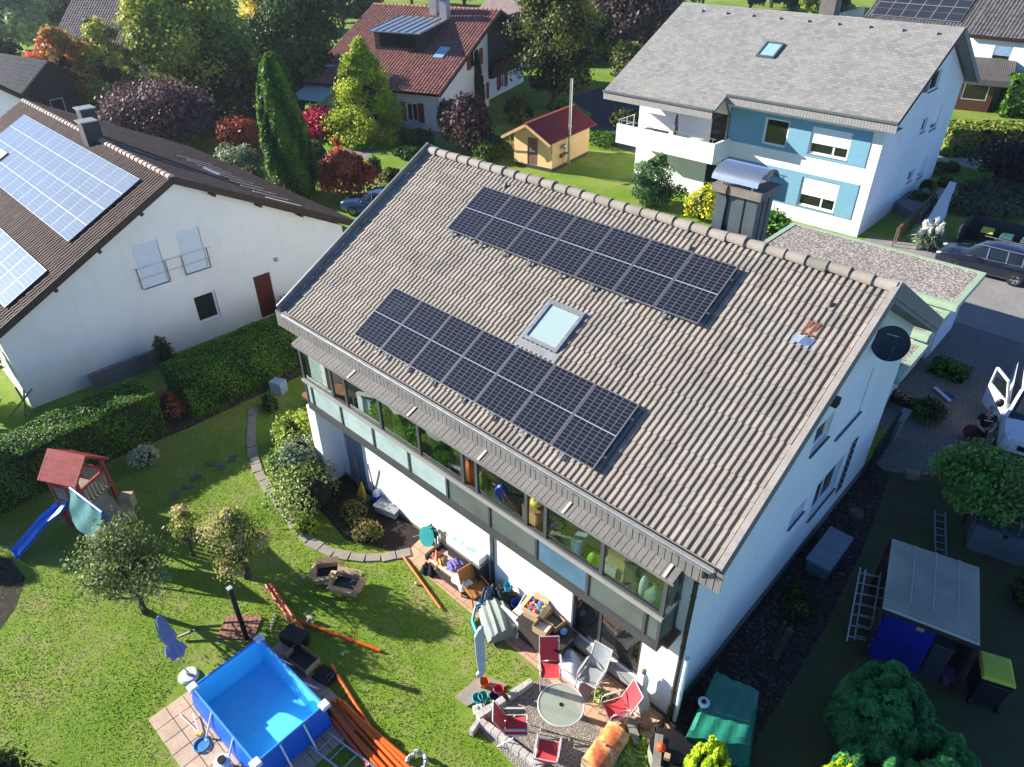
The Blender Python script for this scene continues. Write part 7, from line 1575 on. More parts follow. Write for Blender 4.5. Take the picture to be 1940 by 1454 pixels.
for s_ in (-1,1): mb.tube([(x+s_*.2,y-.1,ZB),(x+s_*.2,y-.1,ZB+.5)], .02, 6); mb.tube([(x+s_*.2,y+.2,ZB),(x+s_*.2,y+.26,ZB+.9)], .02, 6)
mb.box(x-.22,x+.22,y-.12,y+.22,ZB+.45,ZB+.48)
for i in range(5): mb.box(x-.18+i*.085,x-.15+i*.085,y+.2,y+.23,ZB+.5,ZB+.88)
mb.build('plastic_chair', WFRAME, top=('white slatted chair behind the balcony glass among plants', 'chair'))
def put(fn, name, label, cat, q, s_, col, *a, **k): x, y = wp(*q); fn(name, label, cat, (x,y,ZB), s_, col, *a, **k)
put(boxthing,'lounger_cushion','white upholstered pad lit by the sun behind the second wide pane','cushion',(694,750),(.62,.22,.85),S(226,230,230))
put(blobthing,'cloth_heap','orange and brown cloth heap in the open balcony bay','cloth',(890,890),(.34,.3,.85),S(206,110,60),.9,.15)
put(blobthing,'yellow_bag','small yellow green bag at the post right of the orange cloth','bag',(914,890),(.24,.22,.80),S(176,186,70),.8,.1)
put(blobthing,'blue_tub','bright blue tub behind the balcony glass right of the plants','tub',(950,925),(.42,.34,.72),S(24,84,214),.4)
put(boxthing,'dark_suitcase','dark plum suitcase behind the balcony glass beside the blue tub','suitcase',(978,945),(.40,.3,.62),S(60,44,66))
put(boxthing,'wooden_chest','light wood chest in the open bay right of the blue tub','chest',(1015,972),(.46,.42,.80),S(214,166,108))
x, y = wp(1018,942); blobthing('banana_cushion','yellow soft cushion on the light wood chest','cushion',(x,y,ZB+.80),(.3,.34,.24),S(236,212,104),.9,.1)
put(boxthing,'storage_box','grey taupe carton behind the glass right of the wood chest','box',(1068,1008),(.50,.44,.52),S(150,146,128),.3)
x, y = wp(1058,985); blobthing('dark_bag','dark navy bag thrown on the taupe carton','bag',(x,y,ZB+.52),(.36,.36,.26),S(34,44,70),.8,.12)
put(boxthing,'blue_box','pale blue printed box behind the glass left of the lime ball','box',(1098,1018),(.22,.34,.66),S(150,180,206),.2)
put(blobthing,'blue_bag','crumpled bright blue bag behind the glass under the pale blue box','bag',(1090,1045),(.44,.26,.34),S(24,84,190),.6,.16)
put(blobthing,'lime_ball','lime green ball behind the glass near the post','ball',(1127,1045),(.32,.32,.52),S(170,214,40),.4,.02)
put(boxthing,'white_crate','white perforated basket behind the rightmost wide pane','basket',(1162,1072),(.34,.30,.62),S(230,228,220))
put(boxthing,'wood_board','pale wood drawer behind the white basket and the glass','drawer',(1182,1055),(.62,.2,.95),S(214,184,136))
put(blobthing,'crumpled_bag','crumpled cream bag behind the glass between basket and bottle','bag',(1196,1085),(.34,.32,.50),S(222,202,164),.9,.18)
put(blobthing,'white_bottle','white and turquoise bottle behind the right end pane','bottle',(1222,1095),(.20,.2,.78),S(220,232,236),.4,.02)
x, y = wp(1243,1112); t = thing('glass_demijohn', 'big pale green glass demijohn behind the right end pane', 'demijohn', (x,y,ZB)); mb = MB(); mb.lathe([(.0,0),(.18,.02),(.23,.24),(.20,.46),(.07,.60),(.05,.72),(.06,.73),(.0,.73)], (0,0,0), 20); mb.build('bottle', mat('demijohn green glass', S(150,176,150), .08, coat=1), t, smooth=True); mb = MB(); mb.tube([(0,0,.72),(0,0,.78)], .045, 10); mb.build('cork', WOODM, t)
# things on the neighbour balcony
t = thing('closed_parasol', 'closed dark parasol standing on the blue house balcony', 'parasol', (-8.6,24.1,2.95)); mb = MB(); mb.lathe([(.03,.0),(.03,.7),(.14,.72),(.16,.95),(.07,1.9),(.0,2.0)], (0,0,0), 12); mb.build('canopy', mat('taupe canvas', S(110,96,96), .9), t, smooth=True); mb = MB(); mb.lathe([(.25,0),(.25,.08),(.04,.1)], (0,0,0), 14); mb.build('foot', DGREY, t)
for l, x, c_ in (('black barbecue on the blue house balcony',-9.7,S(30,30,32)),('pale folding table on the blue house balcony',-7.2,S(206,214,216)),('small round black table on the blue house balcony',-10.4,S(40,40,44))):
    t = thing('balcony_furniture', l, 'table' if 'table' in l else 'barbecue', (x,24.2,2.95)); mb = MB(); mb.box(-.45,.45,-.3,.3,.66,.74); mb.build('top', mat(l[:12]+' top', c_, .5), t, bevel=.02); mb = MB()
    for sx in (-.36,.36):
        for sy in (-.22,.22): mb.tube([(sx,sy,0),(sx,sy,.66)], .02, 6)
    mb.build('leg', ALU, t)
# ------------------------------------------------------------------ plants
def LM(n, *c): return leafmat(n, [S(*q) for q in c])
YG = LM('yellow green leaves',(70,96,24),(112,132,40),(150,158,58),(186,178,84)); OR = LM('orange autumn leaves',(120,110,40),(170,130,56),(206,130,76),(214,112,84)); PU = LM('purple plum leaves',(48,30,36),(72,50,56),(96,72,78),(124,100,104))
BG = LM('bright green leaves',(76,104,18),(128,148,30),(162,174,48),(188,194,74)); DG = LM('dark green leaves',(24,44,14),(38,62,20),(58,86,28),(84,108,42)); PK = LM('crimson leaves',(130,14,48),(188,26,78),(214,48,100),(120,30,44))
RB_ = LM('red brown leaves',(100,44,24),(142,62,36),(172,88,60),(96,70,30)); CY = LM('cypress green',(26,54,10),(46,84,14),(74,112,22),(104,136,38)); HD = LM('hedge green',(22,50,8),(40,82,14),(70,116,24),(112,148,40))
BX = LM('box shrub leaves',(50,76,24),(92,118,48),(140,158,84),(170,184,116)); GSH = LM('grey green leaves',(66,88,62),(104,122,92),(146,160,130)); AP = LM('apple leaves',(50,70,26),(84,102,46),(118,130,76),(156,158,112)); DP = LM('dusky purple leaves',(34,24,30),(56,40,48),(86,60,64),(60,70,36))
OD = LM('olive dark leaves',(26,42,16),(44,62,22),(82,92,36),(128,124,50)); BR = LM('copper beech leaves',(56,44,42),(84,70,66),(106,92,84)); CF = LM('blue green conifer',(20,54,34),(34,78,48),(50,98,60)); YC = LM('golden conifer',(96,124,16),(150,176,28),(186,200,50)); YB = LM('yellow bush leaves',(120,140,30),(190,186,40),(226,206,60)); GP = LM('mid green leaves',(40,84,24),(66,120,34),(100,150,54)); HAZE_LEAF = LM('haze paled leaves',(86,110,66),(118,140,84),(150,166,106))  # the far trees' leaves have distance haze put into their pale colour
B2 = lambda *q: at(*q)[:2]
# hedges
hedge('garden_hedge', 'long dark clipped hedge at the left, sunlit near its left end', [(-8.75,-15.2),(-9.05,-8.75)], 1.6, 1.75, HD, 640, .046, 'clipped hedges below the solar gable')
hedge('garden_hedge', 'dark clipped hedge stretching from the red brown shrub to the beige roof', [(-9.10,-7.75),(-9.40,-1.2)], 1.6, 1.8, HD, 640, .046, 'clipped hedges below the solar gable')
bush('hedge_shrub', 'red brown bare shrub filling the gap between the two hedges', 'shrub', (-8.9,-8.25), .55, 1.5, RB_, 900, .06, 6)
bush('round_shrub', 'dark round shrub behind the hedge against the white gable', 'shrub', (-11.9,-6.9), .5, 1.9, DG, 1500, .07)
bush('conifer_shrub', 'dark needle shrub at the brown door of the white gable', 'shrub', (-12.0,-.9), .8, 1.4, DG, 1200, .09)
mb = MB()
for a_, b_ in (((30,735,1.6),(62,790,0)),((60,738,1.7),(20,788,0)),((45,740,1.5),(48,790,0))): mb.tube([at(*a_), at(*b_)], .035, 6)
mb.build('bean_poles', GREYW, top=('crossed grey garden poles at the white gable foot', 'poles'))
mb = MB(); mb.box(-12.9,-12.75,-9.5,-6.8,0,.75); mb.build('cellar_wall', mat('grey cellar wall', S(110,116,120), .8), top=('low grey wall at the foot of the white gable', 'wall'))
# near shrubs by the house
bush('leafy_shrub', 'light green loose shrub nearest the left balcony end', 'shrub', (-3.95,-6.2), .85, 1.9, LM('fresh green leaves',(84,110,28),(128,148,44),(164,176,70)), 2600, .085, 9)
bush('leafy_shrub', 'grey green shrub under the balcony beside the white pier', 'shrub', (-2.55,-6.75), .75, 2.1, GSH, 2600, .075, 9)
bush('box_shrub', 'large rounded pale box shrub along the curved path', 'shrub', (-2.85,-7.20), .95, 1.35, BX, 3200, .06, 10)
bush('box_shrub', 'broad rounded box shrub at the path bend below the pier', 'shrub', (-1.35,-7.35), 1.25, 1.55, BX, 5200, .06, 13)
bush('box_shrub', 'small bright green tuft in front of the broad box shrub', 'shrub', (-.55,-8.05), .45, .55, BG, 900, .06, 6)
bush('bed_plant', 'low reddish bed plants between path and storage box', 'plant', (1.0,-7.05), .62, .45, LM('bed plants',(70,90,40),(120,120,60),(150,100,60)), 900, .08, 8)
bush('bed_plant', 'low green bed plants at the shadowed house foot', 'plant', (-.1,-6.7), .55, .4, LM('bed plants',(70,90,40)), 700, .07, 8)
bush('bed_plant', 'small flowering plant in the rubble below the sliding window', 'plant', (9.25,-6.45), .30, .32, BX, 500, .05, 5)
bush('bed_plant', 'small leafy plant at the tool bundle by the house corner', 'plant', (10.45,-6.75), .25, .35, GP, 400, .06, 5)
bush('grass_tuft', 'tufted pale grass plant between fire box and tub', 'plant', B2(1200,1440), .42, .45, LM('pale grass',(140,160,60),(176,186,96)), 900, .10, 6, elong=4)
bush('lawn_shrub', 'little variegated shrub alone on the shaded lawn by the hedge', 'shrub', (-7.0,-10.0), .5, .95, LM('variegated leaves',(60,84,44),(150,160,120),(206,200,180)), 900, .07, 7)
bush('corner_shrub', 'dark clipped shrub cut by the lower left picture corner', 'shrub', B2(10,1480), .75, .8, DG, 1500, .07)
bush('rose_bush', 'dark plant by the path end under the stone planter', 'shrub', B2(512,778), .4, .7, DG, 500, .08, 5)
# fruit trees
tree('apple_tree', 'apple tree with leaning bare trunk and grey green crown, left on the lawn', 'tree', B2(278,1160), 2.75, 1.25, AP, 'round', 1.15, 24, 6500, .060, .085, 7, 'fruit trees on the lawn', .34, .25, lean=.25)
tree('apple_tree', 'multi stemmed fruit tree with pinkish top in the middle of the lawn', 'tree', (-.24,-10.2), 2.45, .95, LM('pinkish green leaves',(70,88,30),(116,130,56),(160,160,90),(196,170,140)), 'egg', .55, 24, 6500, .056, .09, 9, 'fruit trees on the lawn', .36, .25)
tree('apple_tree', 'slender thin fruit tree between the two larger fruit trees', 'tree', (-2.1,-10.85), 1.95, .55, LM('pinkish green leaves',(70,88,30)), 'egg', .5, 12, 1500, .056, .05, 5, 'fruit trees on the lawn', .36, .3)
# behind the left house
column_tree('cypress_tree', 'tall slim green cypress standing alone behind the left roof', (-25.96,7.96), 8.3, 1.42, CY, 19000, .15, tipf=.42)
tree('plum_tree', 'dark purple leaved plum tree behind the chimneys', 'tree', (-43.5,7.3), 4.9, 3.9, PU, 'spread', .3, 36, 16000, .17, .2)
tree('autumn_tree', 'orange red autumn tree beside the purple plum', 'tree', (-55.9,6.0), 7.4, 2.7, OR, 'egg', .6, 30, 11000, .20, .2)
tree('autumn_tree', 'yellow green pointed tree just right of the orange tree', 'tree', (-53.3,8.6), 8.3, 2.6, YG, 'cone', .6, 30, 11000, .20, .2)
tree('broad_tree', 'largest yellow green broadleaf tree with full crown, top left', 'tree', (-50.5,14.6), 11.6, 5.3, YG, 'round', .3, 60, 36000, .22, .35, sub=.24)
tree('broad_tree', 'dark green broad tree between the yellow green tree and the red roof', 'tree', (-52.5,26.0), 10.4, 4.6, DG, 'round', .3, 40, 18000, .23, .3, sub=.27)
tree('broad_tree', 'dark green tree behind the cypress, lower than its neighbours', 'tree', (-43.5,20.0), 6.6, 3.2, DG, 'round', .2, 26, 7000, .26, .25)
tree('broad_tree', 'bright yellow autumn crown at the top edge left of the red roof', 'tree', (-62,29), 11.5, 3.4, LM('golden leaves',(170,150,50),(214,186,80),(230,206,110)), 'round', 2, 22, 5000, .3, .3)
tree('maple_tree', 'bright lime green layered tree in front of the red roofed house', 'tree', (-33.0,19.3), 7.4, 3.3, BG, 'cone', .5, 90, 32000, .14, .16, sub=.21, rag=.3)
bush('crimson_shrub', 'vivid crimson rounded shrub left of the lime green tree', 'shrub', (-36.0,16.6), 1.75, 2.8, PK, 4000, .17, 12)
bush('red_shrub', 'rust red shrub left of the cypress', 'shrub', (-36.5,10.1), 1.75, 3.2, RB_, 3800, .18, 12)
bush('red_shrub', 'small pinkish shrub at the foot of the crimson shrub', 'shrub', B2(652,266), .95, 1.1, LM('salmon leaves',(120,130,60),(206,120,96)), 1200, .15, 8)
tree('japanese_maple', 'spreading red brown maple right of the cypress', 'tree', (-22.6,9.9), 3.0, 1.75, RB_, 'spread', .25, 22, 5200, .15, .08, 6)
tree('japanese_maple', 'small reddish maple above the spreading red brown maple', 'tree', B2(643,320), 2.1, .95, LM('coral leaves',(150,70,50),(196,104,76)), 'cone', .3, 12, 1500, .15, .06, 5)
bush('grey_shrub', 'pale grey green feathery shrub left of the cypress foot', 'shrub', B2(455,330), 1.5, 2.4, GSH, 1900, .17, 9)
bush('leafy_shrub', 'yellow green shrub at the cypress foot', 'shrub', B2(545,385), .75, 1.5, BG, 900, .13, 7)
bush('dark_conifer', 'small dark pointed conifer on the sunny lawn patch', 'conifer', B2(711,335), .5, 1.6, DG, 900, .11, 6)
bush('leafy_shrub', 'low green shrub by the beige roof verge', 'shrub', B2(740,345), .8, 1.0, OD, 900, .13, 7)
bush('dusky_shrub', 'tall dusky purple shrub at the white house corner', 'shrub', (-24.6,22.4), 2.1, 4.6, DP, 6500, .19, 16)
bush('dark_conifer', 'dark green shrub left of the dusky purple shrub', 'conifer', B2(850,250), .9, 3.0, DG, 1500, .16, 9)
column_tree('slim_conifer', 'slim dark conifer against the white gable wall', tuple(at(905,212)[:2]), 4.9, .62, LM('dark conifer',(16,40,16),(30,62,24)), 2600, .18)
tree('broad_tree', 'large dark green tree with visible trunk beside the asphalt yard', 'tree', (-27.9,35.6), 10.4, 4.6, OD, 'egg', 1.7, 56, 26000, .19, .22, sub=.29)
tree('broad_tree', 'brownish copper tree behind the grey slate roof', 'tree', (-36.5,59.5), 9.0, 5.2, BR, 'round', .5, 34, 9000, .33, .3)
for i, (q, h_, r_, l) in enumerate((((1190,150),4.2,2.8,'dark mixed bush between asphalt yard and slate roof'),((1160,120),4.0,2.6,'yellow tinged bush under the copper tree'),((1225,95),3.6,2.6,'dark bush touching the slate roof verge'))): bush('yard_bush', l, 'shrub', B2(*q), r_, h_, OD if i != 1 else YG, 2600, .26, 10)
bush('clipped_hedge', 'small clipped green hedge block by the asphalt yard', 'hedge', B2(1140,276), 1.25, 1.15, HD, 2200, .12, 12)
tree('cloud_pine', 'cloud pruned pine with round green pads by the blue house', 'tree', (-8.1,21.9), 3.1, 1.75, LM('pine needles',(46,76,40),(78,112,64),(112,140,90)), 'egg', .1, 34, 9000, .10, .09, 7, sub=.30, rag=.10)
bush('yellow_shrub', 'yellow green shrub left of the dark chimney', 'shrub', (-4.7,21.6), 1.0, 2.5, YB, 1800, .13, 9)
bush('leafy_shrub', 'fresh green shrub right of the dark chimney by the garage', 'shrub', (-.3,21.2), 1.1, 2.0, GP, 1800, .13, 9)
# filling the gaps between the houses
for i, (q, h_, r_, lm_, sh_, l) in enumerate((((455,222),5.6,2.7,OD,'egg','olive tree between the broad yellow green tree and the cypress'),((520,175),6.8,3.0,DG,'round','dark tree behind the cypress tip'),((575,160),5.4,2.6,GP,'egg','mid green tree left of the terrace canopy'),((1115,120),6.4,3.0,DG,'round','dark tree right behind the large tree by the asphalt yard'),((1160,75),7.4,3.4,OD,'egg','olive tree between the large dark tree and the copper tree'),((1240,60),6.0,3.0,DG,'round','dark tree whose crown touches the slate roof verge'),((340,175),6.2,2.8,OD,'egg','olive tree at the left foot of the broad yellow green tree'),((215,170),6.6,2.6,YG,'egg','yellowish tree between the orange tree and the plum'),((25,185),5.4,2.6,DG,'round','dark tree at the left edge above the white wall'),((700,120),3.2,2.0,DG,'round','dark tree hidden behind the lime green tree'),((985,235),2.2,1.3,OD,'egg','small olive tree left of the yellow shed roof'),((860,205),2.6,1.1,GP,'egg','small green tree at the white house corner'))):
    tree('filler_tree', l, 'tree', B2(*q), h_, r_, lm_, sh_, .25, 30, 9000, .19, .15, 5, sub=.33)
for q, r_, h_, l in (((1015,290),1.0,1.3,'green shrub at the yellow shed front'),((760,262),.8,.7,'low shrub in the bed before the white house'),((800,262),.7,.6,'low flowering shrub in the bed before the white house'),((690,282),.9,.6,'low stone bed shrub under the lime green tree'),((455,275),1.5,1.8,'green shrub between plum tree and red shrub'),((1180,240),1.4,1.6,'shrub by the white house balcony and asphalt yard'),((1060,210),1.0,.9,'low shrub at the trunk of the large dark tree')):
    bush('garden_shrub', l, 'shrub', B2(*q), r_, h_, OD if r_ > 1 else GP, 1900, .14, 8)
# right background
hedge('garden_hedge', 'broad sunlit hedge right of the blue house', [B2(1775,288), B2(1930,292)], 2.6, 2.0, LM('pale olive hedge',(70,90,30),(110,126,48),(146,156,70)), 60, .20)  # leaf colours lighter and more olive than the other hedges
hedge('garden_hedge', 'dark hedge at the right picture edge beside the timber pavilion', [B2(1890,215), B2(1985,222)], 3.0, 3.0, HD, 40, .24)
bush('purple_beech', 'dark purple dome shaped beech at the right edge', 'shrub', (7.0,41.2), 3.0, 3.3, LM('dark beech',(30,20,26),(50,34,40),(70,52,58)), 6000, .20, 16)
for q, r_, h_, l in (((1752,362),.55,.8,'clipped round shrub in the concrete planter'),((1775,330),.7,.9,'round shrub beside the curved garden path'),((1800,325),.6,.8,'second round shrub along the curved path'),((1740,392),.9,1.1,'dark spreading shrub over the planter edge'),((1785,352),.55,.7,'small round shrub at the path bend')): bush('round_shrub', l, 'shrub', B2(*q), r_, h_, DG if 'dark' in l else OD, 1200, .10, 7)
for i, (q, l) in enumerate((((1850,375),'olive ground cover mound behind the bin store'),((1900,370),'olive ground cover mound right of the first'),((1870,405),'olive ground cover mound nearest the bins'),((1930,400),'olive ground cover mound at the picture edge'),((1835,395),'olive ground cover mound by the curved path'))): bush('cover_mound', l, 'shrub', B2(*q), 1.9, .9, LM('sage leaves',(56,66,40),(84,92,58),(104,112,76)), 2200, .13, 10)
t = thing('pampas_grass', 'white plumed pampas grass by the white garden wall', 'plant', tuple(at(1755,470,0))); P, N = shell(260,(0,0,.5),(.5,.5,.5),.6,-.3); leaves('blades', P, N, .22, GSH, t, elong=5)
P = []; N = []
for i in range(8): a_ = 6.28*i/8; c = (math.cos(a_)*.45, math.sin(a_)*.45, 1.0+.2*(i%3)); p, n_ = shell(70,c,(.10,.10,.26),.9); P.append(p); N.append(n_)
leaves('plume', np.concatenate(P), np.concatenate(N), .07, LM('pampas plume',(214,206,190),(236,230,220)), t, elong=2.5)
hedge('low_box_hedge', 'low green box hedge strip in the drive paving', [at(1765,698)[:2], at(1828,722)[:2]], .85, .5, HD, 260, .07)
# lower right
bush('round_shrub', 'dark clipped shrub on the pavers between flower trough and the man', 'shrub', B2(1752,790), .75, .75, DG, 1800, .06, 9)
tree('magnolia_tree', 'small broad leaved green tree beside the drive, spreading over the ladder', 'tree', (13.75,5.55), 2.75, 1.30, LM('magnolia leaves',(56,104,34),(84,138,48),(118,160,68),(150,160,90)), 'spread', .8, 30, 8500, .085, .07, 8, sub=.34)
tree('twiggy_tree', 'thinly leaved twiggy tree right of the broad leaved tree', 'tree', (14.85,5.6), 2.7, 1.1, LM('dull green leaves',(76,94,50),(116,128,74),(140,130,96)), 'spread', 1.0, 22, 2600, .075, .06, 10, sub=.34, rag=.4)
bush('grey_lilac', 'grey flowering shrub at the van front', 'shrub', (14.1,7.4), .8, 1.5, LM('grey lilac',(70,74,60),(110,112,110),(150,150,160)), 1300, .08, 8)
CM = LM('deep green conifer',(24,76,40),(40,104,54),(58,128,68),(80,140,74))
def fan_conifer(name, label, xy, r, h, k, n, lm, leaf=.075, flat=.42, plume=0.0):
    "a dwarf cypress: upright overlapping shell-shaped sprays round a hidden core"
    t = thing(name, label, 'conifer', (xy[0],xy[1],0)); P = []; N = []; T = []
    for i in range(k):
        a = i*2.39996+RNG.normal(0,.2); q = math.sqrt((i+.5)/k); hh = h*(1-.50*q*q)*RNG.uniform(.86,1.08); w_ = r*(.30+.16*q)*RNG.uniform(.8,1.25)*(1-.35*plume)
        p, n_ = shell(int(n/k), (0,0,0), (1,1,1), .10, -.55); tip = np.clip(1-(np.maximum(p[:,2],0))**2*(.35+.5*plume),.1,1)[:,None]
        tt = np.array([-math.sin(a),math.cos(a),0]); nn = np.array([math.cos(a),math.sin(a),0]); wav = 1+.13*np.sin(p[:,0]*9+i)*(p[:,2:3]*0+1)[:,0]
        z = p[:,2]*hh*.50+hh*.50; lean = .22*r*q*(z/h)
        W = tt*(p[:,0:1]*w_*tip*wav[:,None])+nn*(p[:,1:2]*w_*flat*tip+(r*q*.62+lean)[:,None]); W[:,2] += z
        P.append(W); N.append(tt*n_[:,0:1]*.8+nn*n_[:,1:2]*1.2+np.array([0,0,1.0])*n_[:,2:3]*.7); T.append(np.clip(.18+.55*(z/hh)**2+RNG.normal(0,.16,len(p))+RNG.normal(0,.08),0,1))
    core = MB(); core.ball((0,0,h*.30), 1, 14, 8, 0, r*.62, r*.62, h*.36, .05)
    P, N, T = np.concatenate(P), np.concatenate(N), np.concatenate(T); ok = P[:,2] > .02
    leaves('foliage', P[ok], N[ok], leaf, [lm, DARK_CORE], t, elong=2.2, jit=.45, up=.25, rnd=T[ok], core=core); b = MB(); b.tube([(0,0,-.03),(0,0,.4)],[.1,.08],8); b.build('trunk', BARK, t); return t
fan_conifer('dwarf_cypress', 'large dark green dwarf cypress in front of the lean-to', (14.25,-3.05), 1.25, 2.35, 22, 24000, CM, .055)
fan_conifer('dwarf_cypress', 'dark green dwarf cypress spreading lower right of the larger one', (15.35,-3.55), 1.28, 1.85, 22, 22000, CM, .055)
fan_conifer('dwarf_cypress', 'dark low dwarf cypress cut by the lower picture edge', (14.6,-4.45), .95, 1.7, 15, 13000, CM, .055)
fan_conifer('golden_cypress', 'golden green upright conifer beside the green tarpaulin', (12.05,-6.65), .60, 2.0, 16, 12000, YC, .042, .75, .8)
fan_conifer('golden_cypress', 'small golden conifer at the lower edge under the dark cypresses', (14.1,-4.95), .40, 1.55, 10, 6000, YC, .042, .75, .8)
bush('bed_plant', 'sparse dark bed plant along the shaded gable wall', 'plant', (11.6,-1.0), .5, .4, DG, 500, .08, 6)
bush('bed_plant', 'sparse dark bed plant nearer the deck box', 'plant', (11.3,-.4), .4, .35, DG, 400, .08, 6)
bush('dark_shrub', 'dark shrub in the shade at the right edge below the grey cabinet', 'shrub', (15.9,3.4), .8, 1.2, DG, 1200, .09, 8)
# off to the left, out of the frame: tall hedge trees that shade the play tower
for i, (x, y, h_) in enumerate(((-14.7,-12.8,4.8),(-14.9,-16.7,5.2),(-15.1,-18.0,5.4),(-15.3,-19.3,5.0))):
    tree('hornbeam_tree', ('first','second','third','fourth')[i]+' tall screening tree left of the play tower beyond the picture edge', 'tree', (x,y), h_, 1.05, GP, 'egg', .1, 30, 6500, .14, .1, 5, 'screening trees at the left')
for i, (q, r_, h_, l) in enumerate((((330,232),2.2,2.6,'dark undergrowth shrub under the yellow green broad tree'),((420,250),1.8,2.0,'dark undergrowth shrub right of the purple plum'),((400,215),2.4,3.2,'tall dark shrub between plum and broad tree'),((545,215),2.2,3.0,'dark shrub hidden behind the cypress top'),((585,190),2.0,3.4,'dark shrub in front of the terrace canopy'),((590,300),1.2,1.4,'dark shrub just right of the cypress'),((610,335),1.0,1.1,'low dark shrub between cypress and red maple'),((770,300),1.0,.9,'low dark shrub at the beige roof corner'),((790,275),1.2,1.3,'dark shrub below the white house corner'),((480,345),1.0,1.2,'dark shrub against the left roof eave'),((930,300),1.4,1.8,'dark shrub left of the yellow shed'),((245,215),2.0,2.4,'dark shrub under the yellow pointed tree'),((70,195),2.0,3.0,'dark shrub above the left white wall'),((110,215),1.8,2.6,'dark shrub between white wall and orange tree'),((118,190),1.9,3.4,'dark shrub in front of the bluish black roof'),((60,172),2.2,4.2,'tall dark shrub hiding the low dark house'))):
    bush('undergrowth_shrub', l, 'shrub', B2(*q), r_, h_, DG if i%3 else OD, 2200, .16, 9)
# background wood, tree by tree
bgk = [(HAZE_LEAF,'pale hazy'),(DG,'dark'),(YG,'yellowish'),(OD,'olive')]
spots = [(40,95,9,'pale hazy'),(90,70,9.5,'pale hazy'),(20,60,11,'pale hazy'),(130,60,10,'dark'),(75,100,6,'pale hazy'),(180,45,10,'dark'),(235,55,9,'dark'),(215,30,11,'dark'),(290,55,9,'dark'),(60,40,11,'dark'),(150,25,13,'dark'),(270,35,12,'dark'),(110,30,12,'pale hazy'),(-10,30,12,'olive'),(560,60,10,'dark'),(650,45,9,'dark'),(600,30,11,'olive'),(700,60,6,'dark'),(520,55,9,'yellowish'),(1090,55,9,'dark'),(1160,35,9,'dark'),(1270,30,8,'dark'),(1330,20,9,'dark'),(1540,38,5.5,'yellowish'),(1590,36,4.5,'olive'),(1500,28,7,'dark'),(1420,20,9,'dark'),(1460,15,10,'dark'),(960,20,9,'dark'),(880,12,10,'dark'),(780,10,12,'dark'),(20,135,3.5,'olive'),(5,150,4.5,'dark'),(330,60,9,'dark')]
for i, (px, py, h_, kd) in enumerate(spots):
    lm = {'pale hazy':HAZE_LEAF,'dark':DG,'yellowish':YG,'olive':OD}[kd]; p = at(px,py)[:2]; dd = float(np.linalg.norm(p-CAM_C[:2])); side = 'far left wood' if px < 400 else 'gap left of the red roof' if px < 760 else 'rear behind the roofs' if px < 1400 else 'top right behind the slate roof'
    lab = {'far left wood':'%s tree of the far wood in the top left corner','gap left of the red roof':'%s tree standing behind the cypress and broad tree, left of the red roof','rear behind the roofs':'%s tree at the top edge behind the red and slate roofs','top right behind the slate roof':'%s tree peeping over the ridge of the grey slate roof'}[side] % kd
    tree('background_tree', lab, 'tree', p, h_, h_*.40, lm, 'round' if i%3 else 'egg', h_*.08, 22, 5200, max(.22, dd*.0036), .25, 4, lab.replace(' tree ',' trees ',1), .36)
# ------------------------------------------------------------------ grass blades on the near lawn
BLADE = None
def blades():
    t = NT('grass blades'); p = t.pos(); a = t.add('Attribute'); a.attribute_name = 'rnd'
    c = t.ramp(a.outputs['Fac'], [(0,(.10,.19,.014)),(.4,(.20,.34,.030)),(.8,(.29,.41,.050)),(.9,(.33,.42,.09)),(1,(.52,.52,.26))])
    f1 = t.noise(.35,8,.62,p,.3); f2 = t.noise(1.7,7,.65,p,.5)
    dry = t.math('MULTIPLY', t.maprange(f2,.43,.62), t.maprange(f1,.40,.60)); c = t.mix(t.math('MULTIPLY',dry,.8), c, (.38,.34,.15))
    t.base(c); t.rough(.6,0,.2); tr = t.add('BsdfTranslucent'); t.ln(c, tr.inputs[0]); mx = t.add('MixShader'); mx.inputs[0].default_value = .45
    t.ln(t.b.outputs[0], mx.inputs[1]); t.ln(tr.outputs[0], mx.inputs[2]); t.ln(mx.outputs[0], t.out.inputs[0]); return t.m
def in_poly(P, poly):
    x, y = P[:,0], P[:,1]; c = np.zeros(len(P), bool); n = len(poly)
    for i in range(n):
        x0,y0 = poly[i][:2]; x1,y1 = poly[i-1][:2]
        c ^= ((y0 > y) != (y1 > y)) & (x < (x1-x0)*(y-y0)/(y1-y0+1e-12)+x0)
    return c
area = [(-8.6,-15.5),(-8.4,-3.0),(-5.5,-3.0),(-3.6,-5.5),(-2.6,-6.6),(2.4,-6.9),(7.6,-7.0),(7.4,-8.9),(9.3,-9.2),(8.9,-10.4),(4.5,-14.5),(0,-18.0)]
n = 120000; P = np.stack([RNG.uniform(-8.6,9.3,n), RNG.uniform(-18,-3,n)],1); P = P[in_poly(P, area)]
cur_ = np.array([c[:2] for c in cur])
for c in cur_: P = P[np.linalg.norm(P-c,axis=1) > .28]
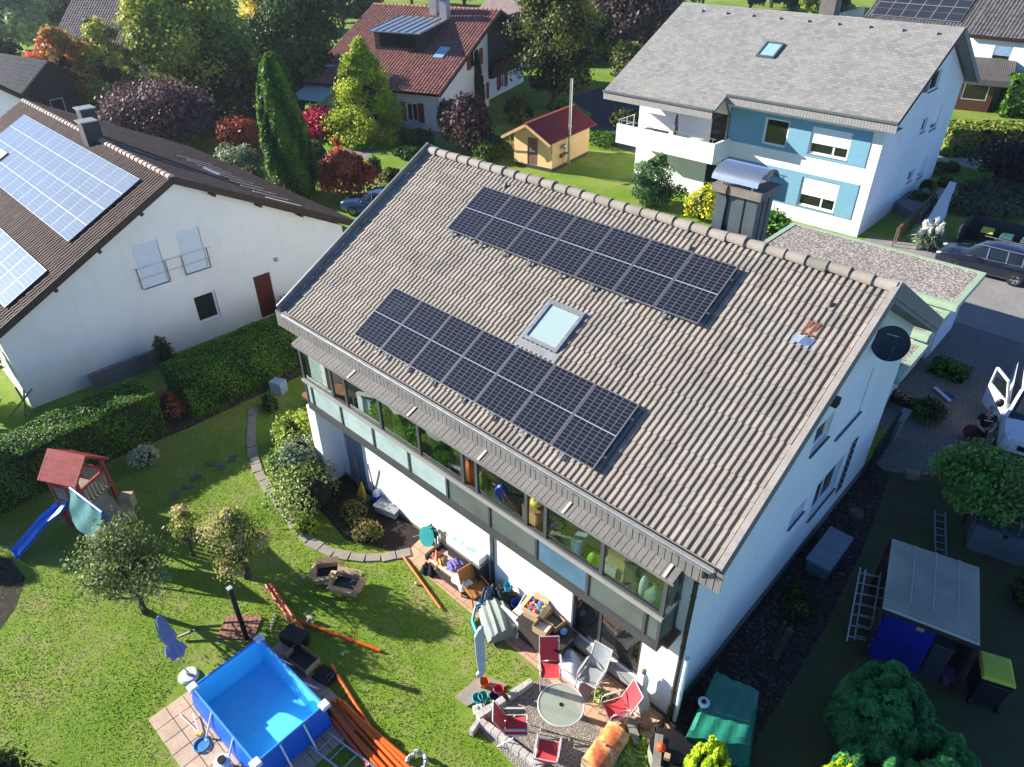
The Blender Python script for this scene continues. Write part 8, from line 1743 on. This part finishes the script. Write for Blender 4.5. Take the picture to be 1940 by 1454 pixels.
for hole in ([(1.85,-13.75),(1.2,-12.6),(2.4,-10.6),(5.6,-11.0),(4.2,-14.2)], [(.35,-11.8),(1.0,-10.9),(1.8,-11.2),(1.1,-12.1)], [(6.55,-8.75),(6.9,-7.7),(7.6,-8.2),(7.2,-9.1)]):
    P = P[~in_poly(P, hole)]
n = len(P); h = RNG.uniform(.012,.036,n)*(1+.5*np.sin(P[:,0]*1.3)*np.sin(P[:,1]*1.7)); a = RNG.uniform(0,6.28,n); wd = RNG.uniform(.010,.020,n); ln_ = RNG.normal(0,.03,(n,2))
D = np.stack([np.cos(a)*wd, np.sin(a)*wd],1)
V = np.zeros((n,3,3)); V[:,0,:2] = P-D; V[:,1,:2] = P+D; V[:,2,:2] = P+ln_; V[:,2,2] = h
me = bpy.data.meshes.new('grass'); me.vertices.add(n*3); me.vertices.foreach_set('co', V.astype(np.float32).ravel()); me.loops.add(n*3); me.loops.foreach_set('vertex_index', np.arange(n*3))
me.polygons.add(n); me.polygons.foreach_set('loop_start', np.arange(0,n*3,3)); at_ = me.attributes.new('rnd','FLOAT','FACE'); at_.data.foreach_set('value', RNG.random(n).astype(np.float32))
me.materials.append(blades()); me.update(calc_edges=True)
o = bpy.data.objects.new('grass', me); COL.objects.link(o); tag(o, 'short mown grass of the back lawn with dry straw patches', 'grass', kind='stuff')
# ------------------------------------------------------------------ the hazy air of the valley
hb = MB(); hb.box(-190, 60, -60, 190, -1.0, 17.5)
hm = bpy.data.materials.new('haze'); hm.use_nodes = True; hn = hm.node_tree.nodes
for q in list(hn):
    if q.type == 'BSDF_PRINCIPLED': hn.remove(q)
pvol = hn.new('ShaderNodeVolumePrincipled'); pvol.inputs['Color'].default_value = (.80,.90,1.0,1); pvol.inputs['Density'].default_value = .00025; pvol.inputs['Anisotropy'].default_value = .5
hm.node_tree.links.new(pvol.outputs[0], hn['Material Output'].inputs['Volume'])
ho = hb.build('haze', hm); ho['kind'] = 'stuff'; tag(ho, 'pale morning haze filling the valley air', 'haze')
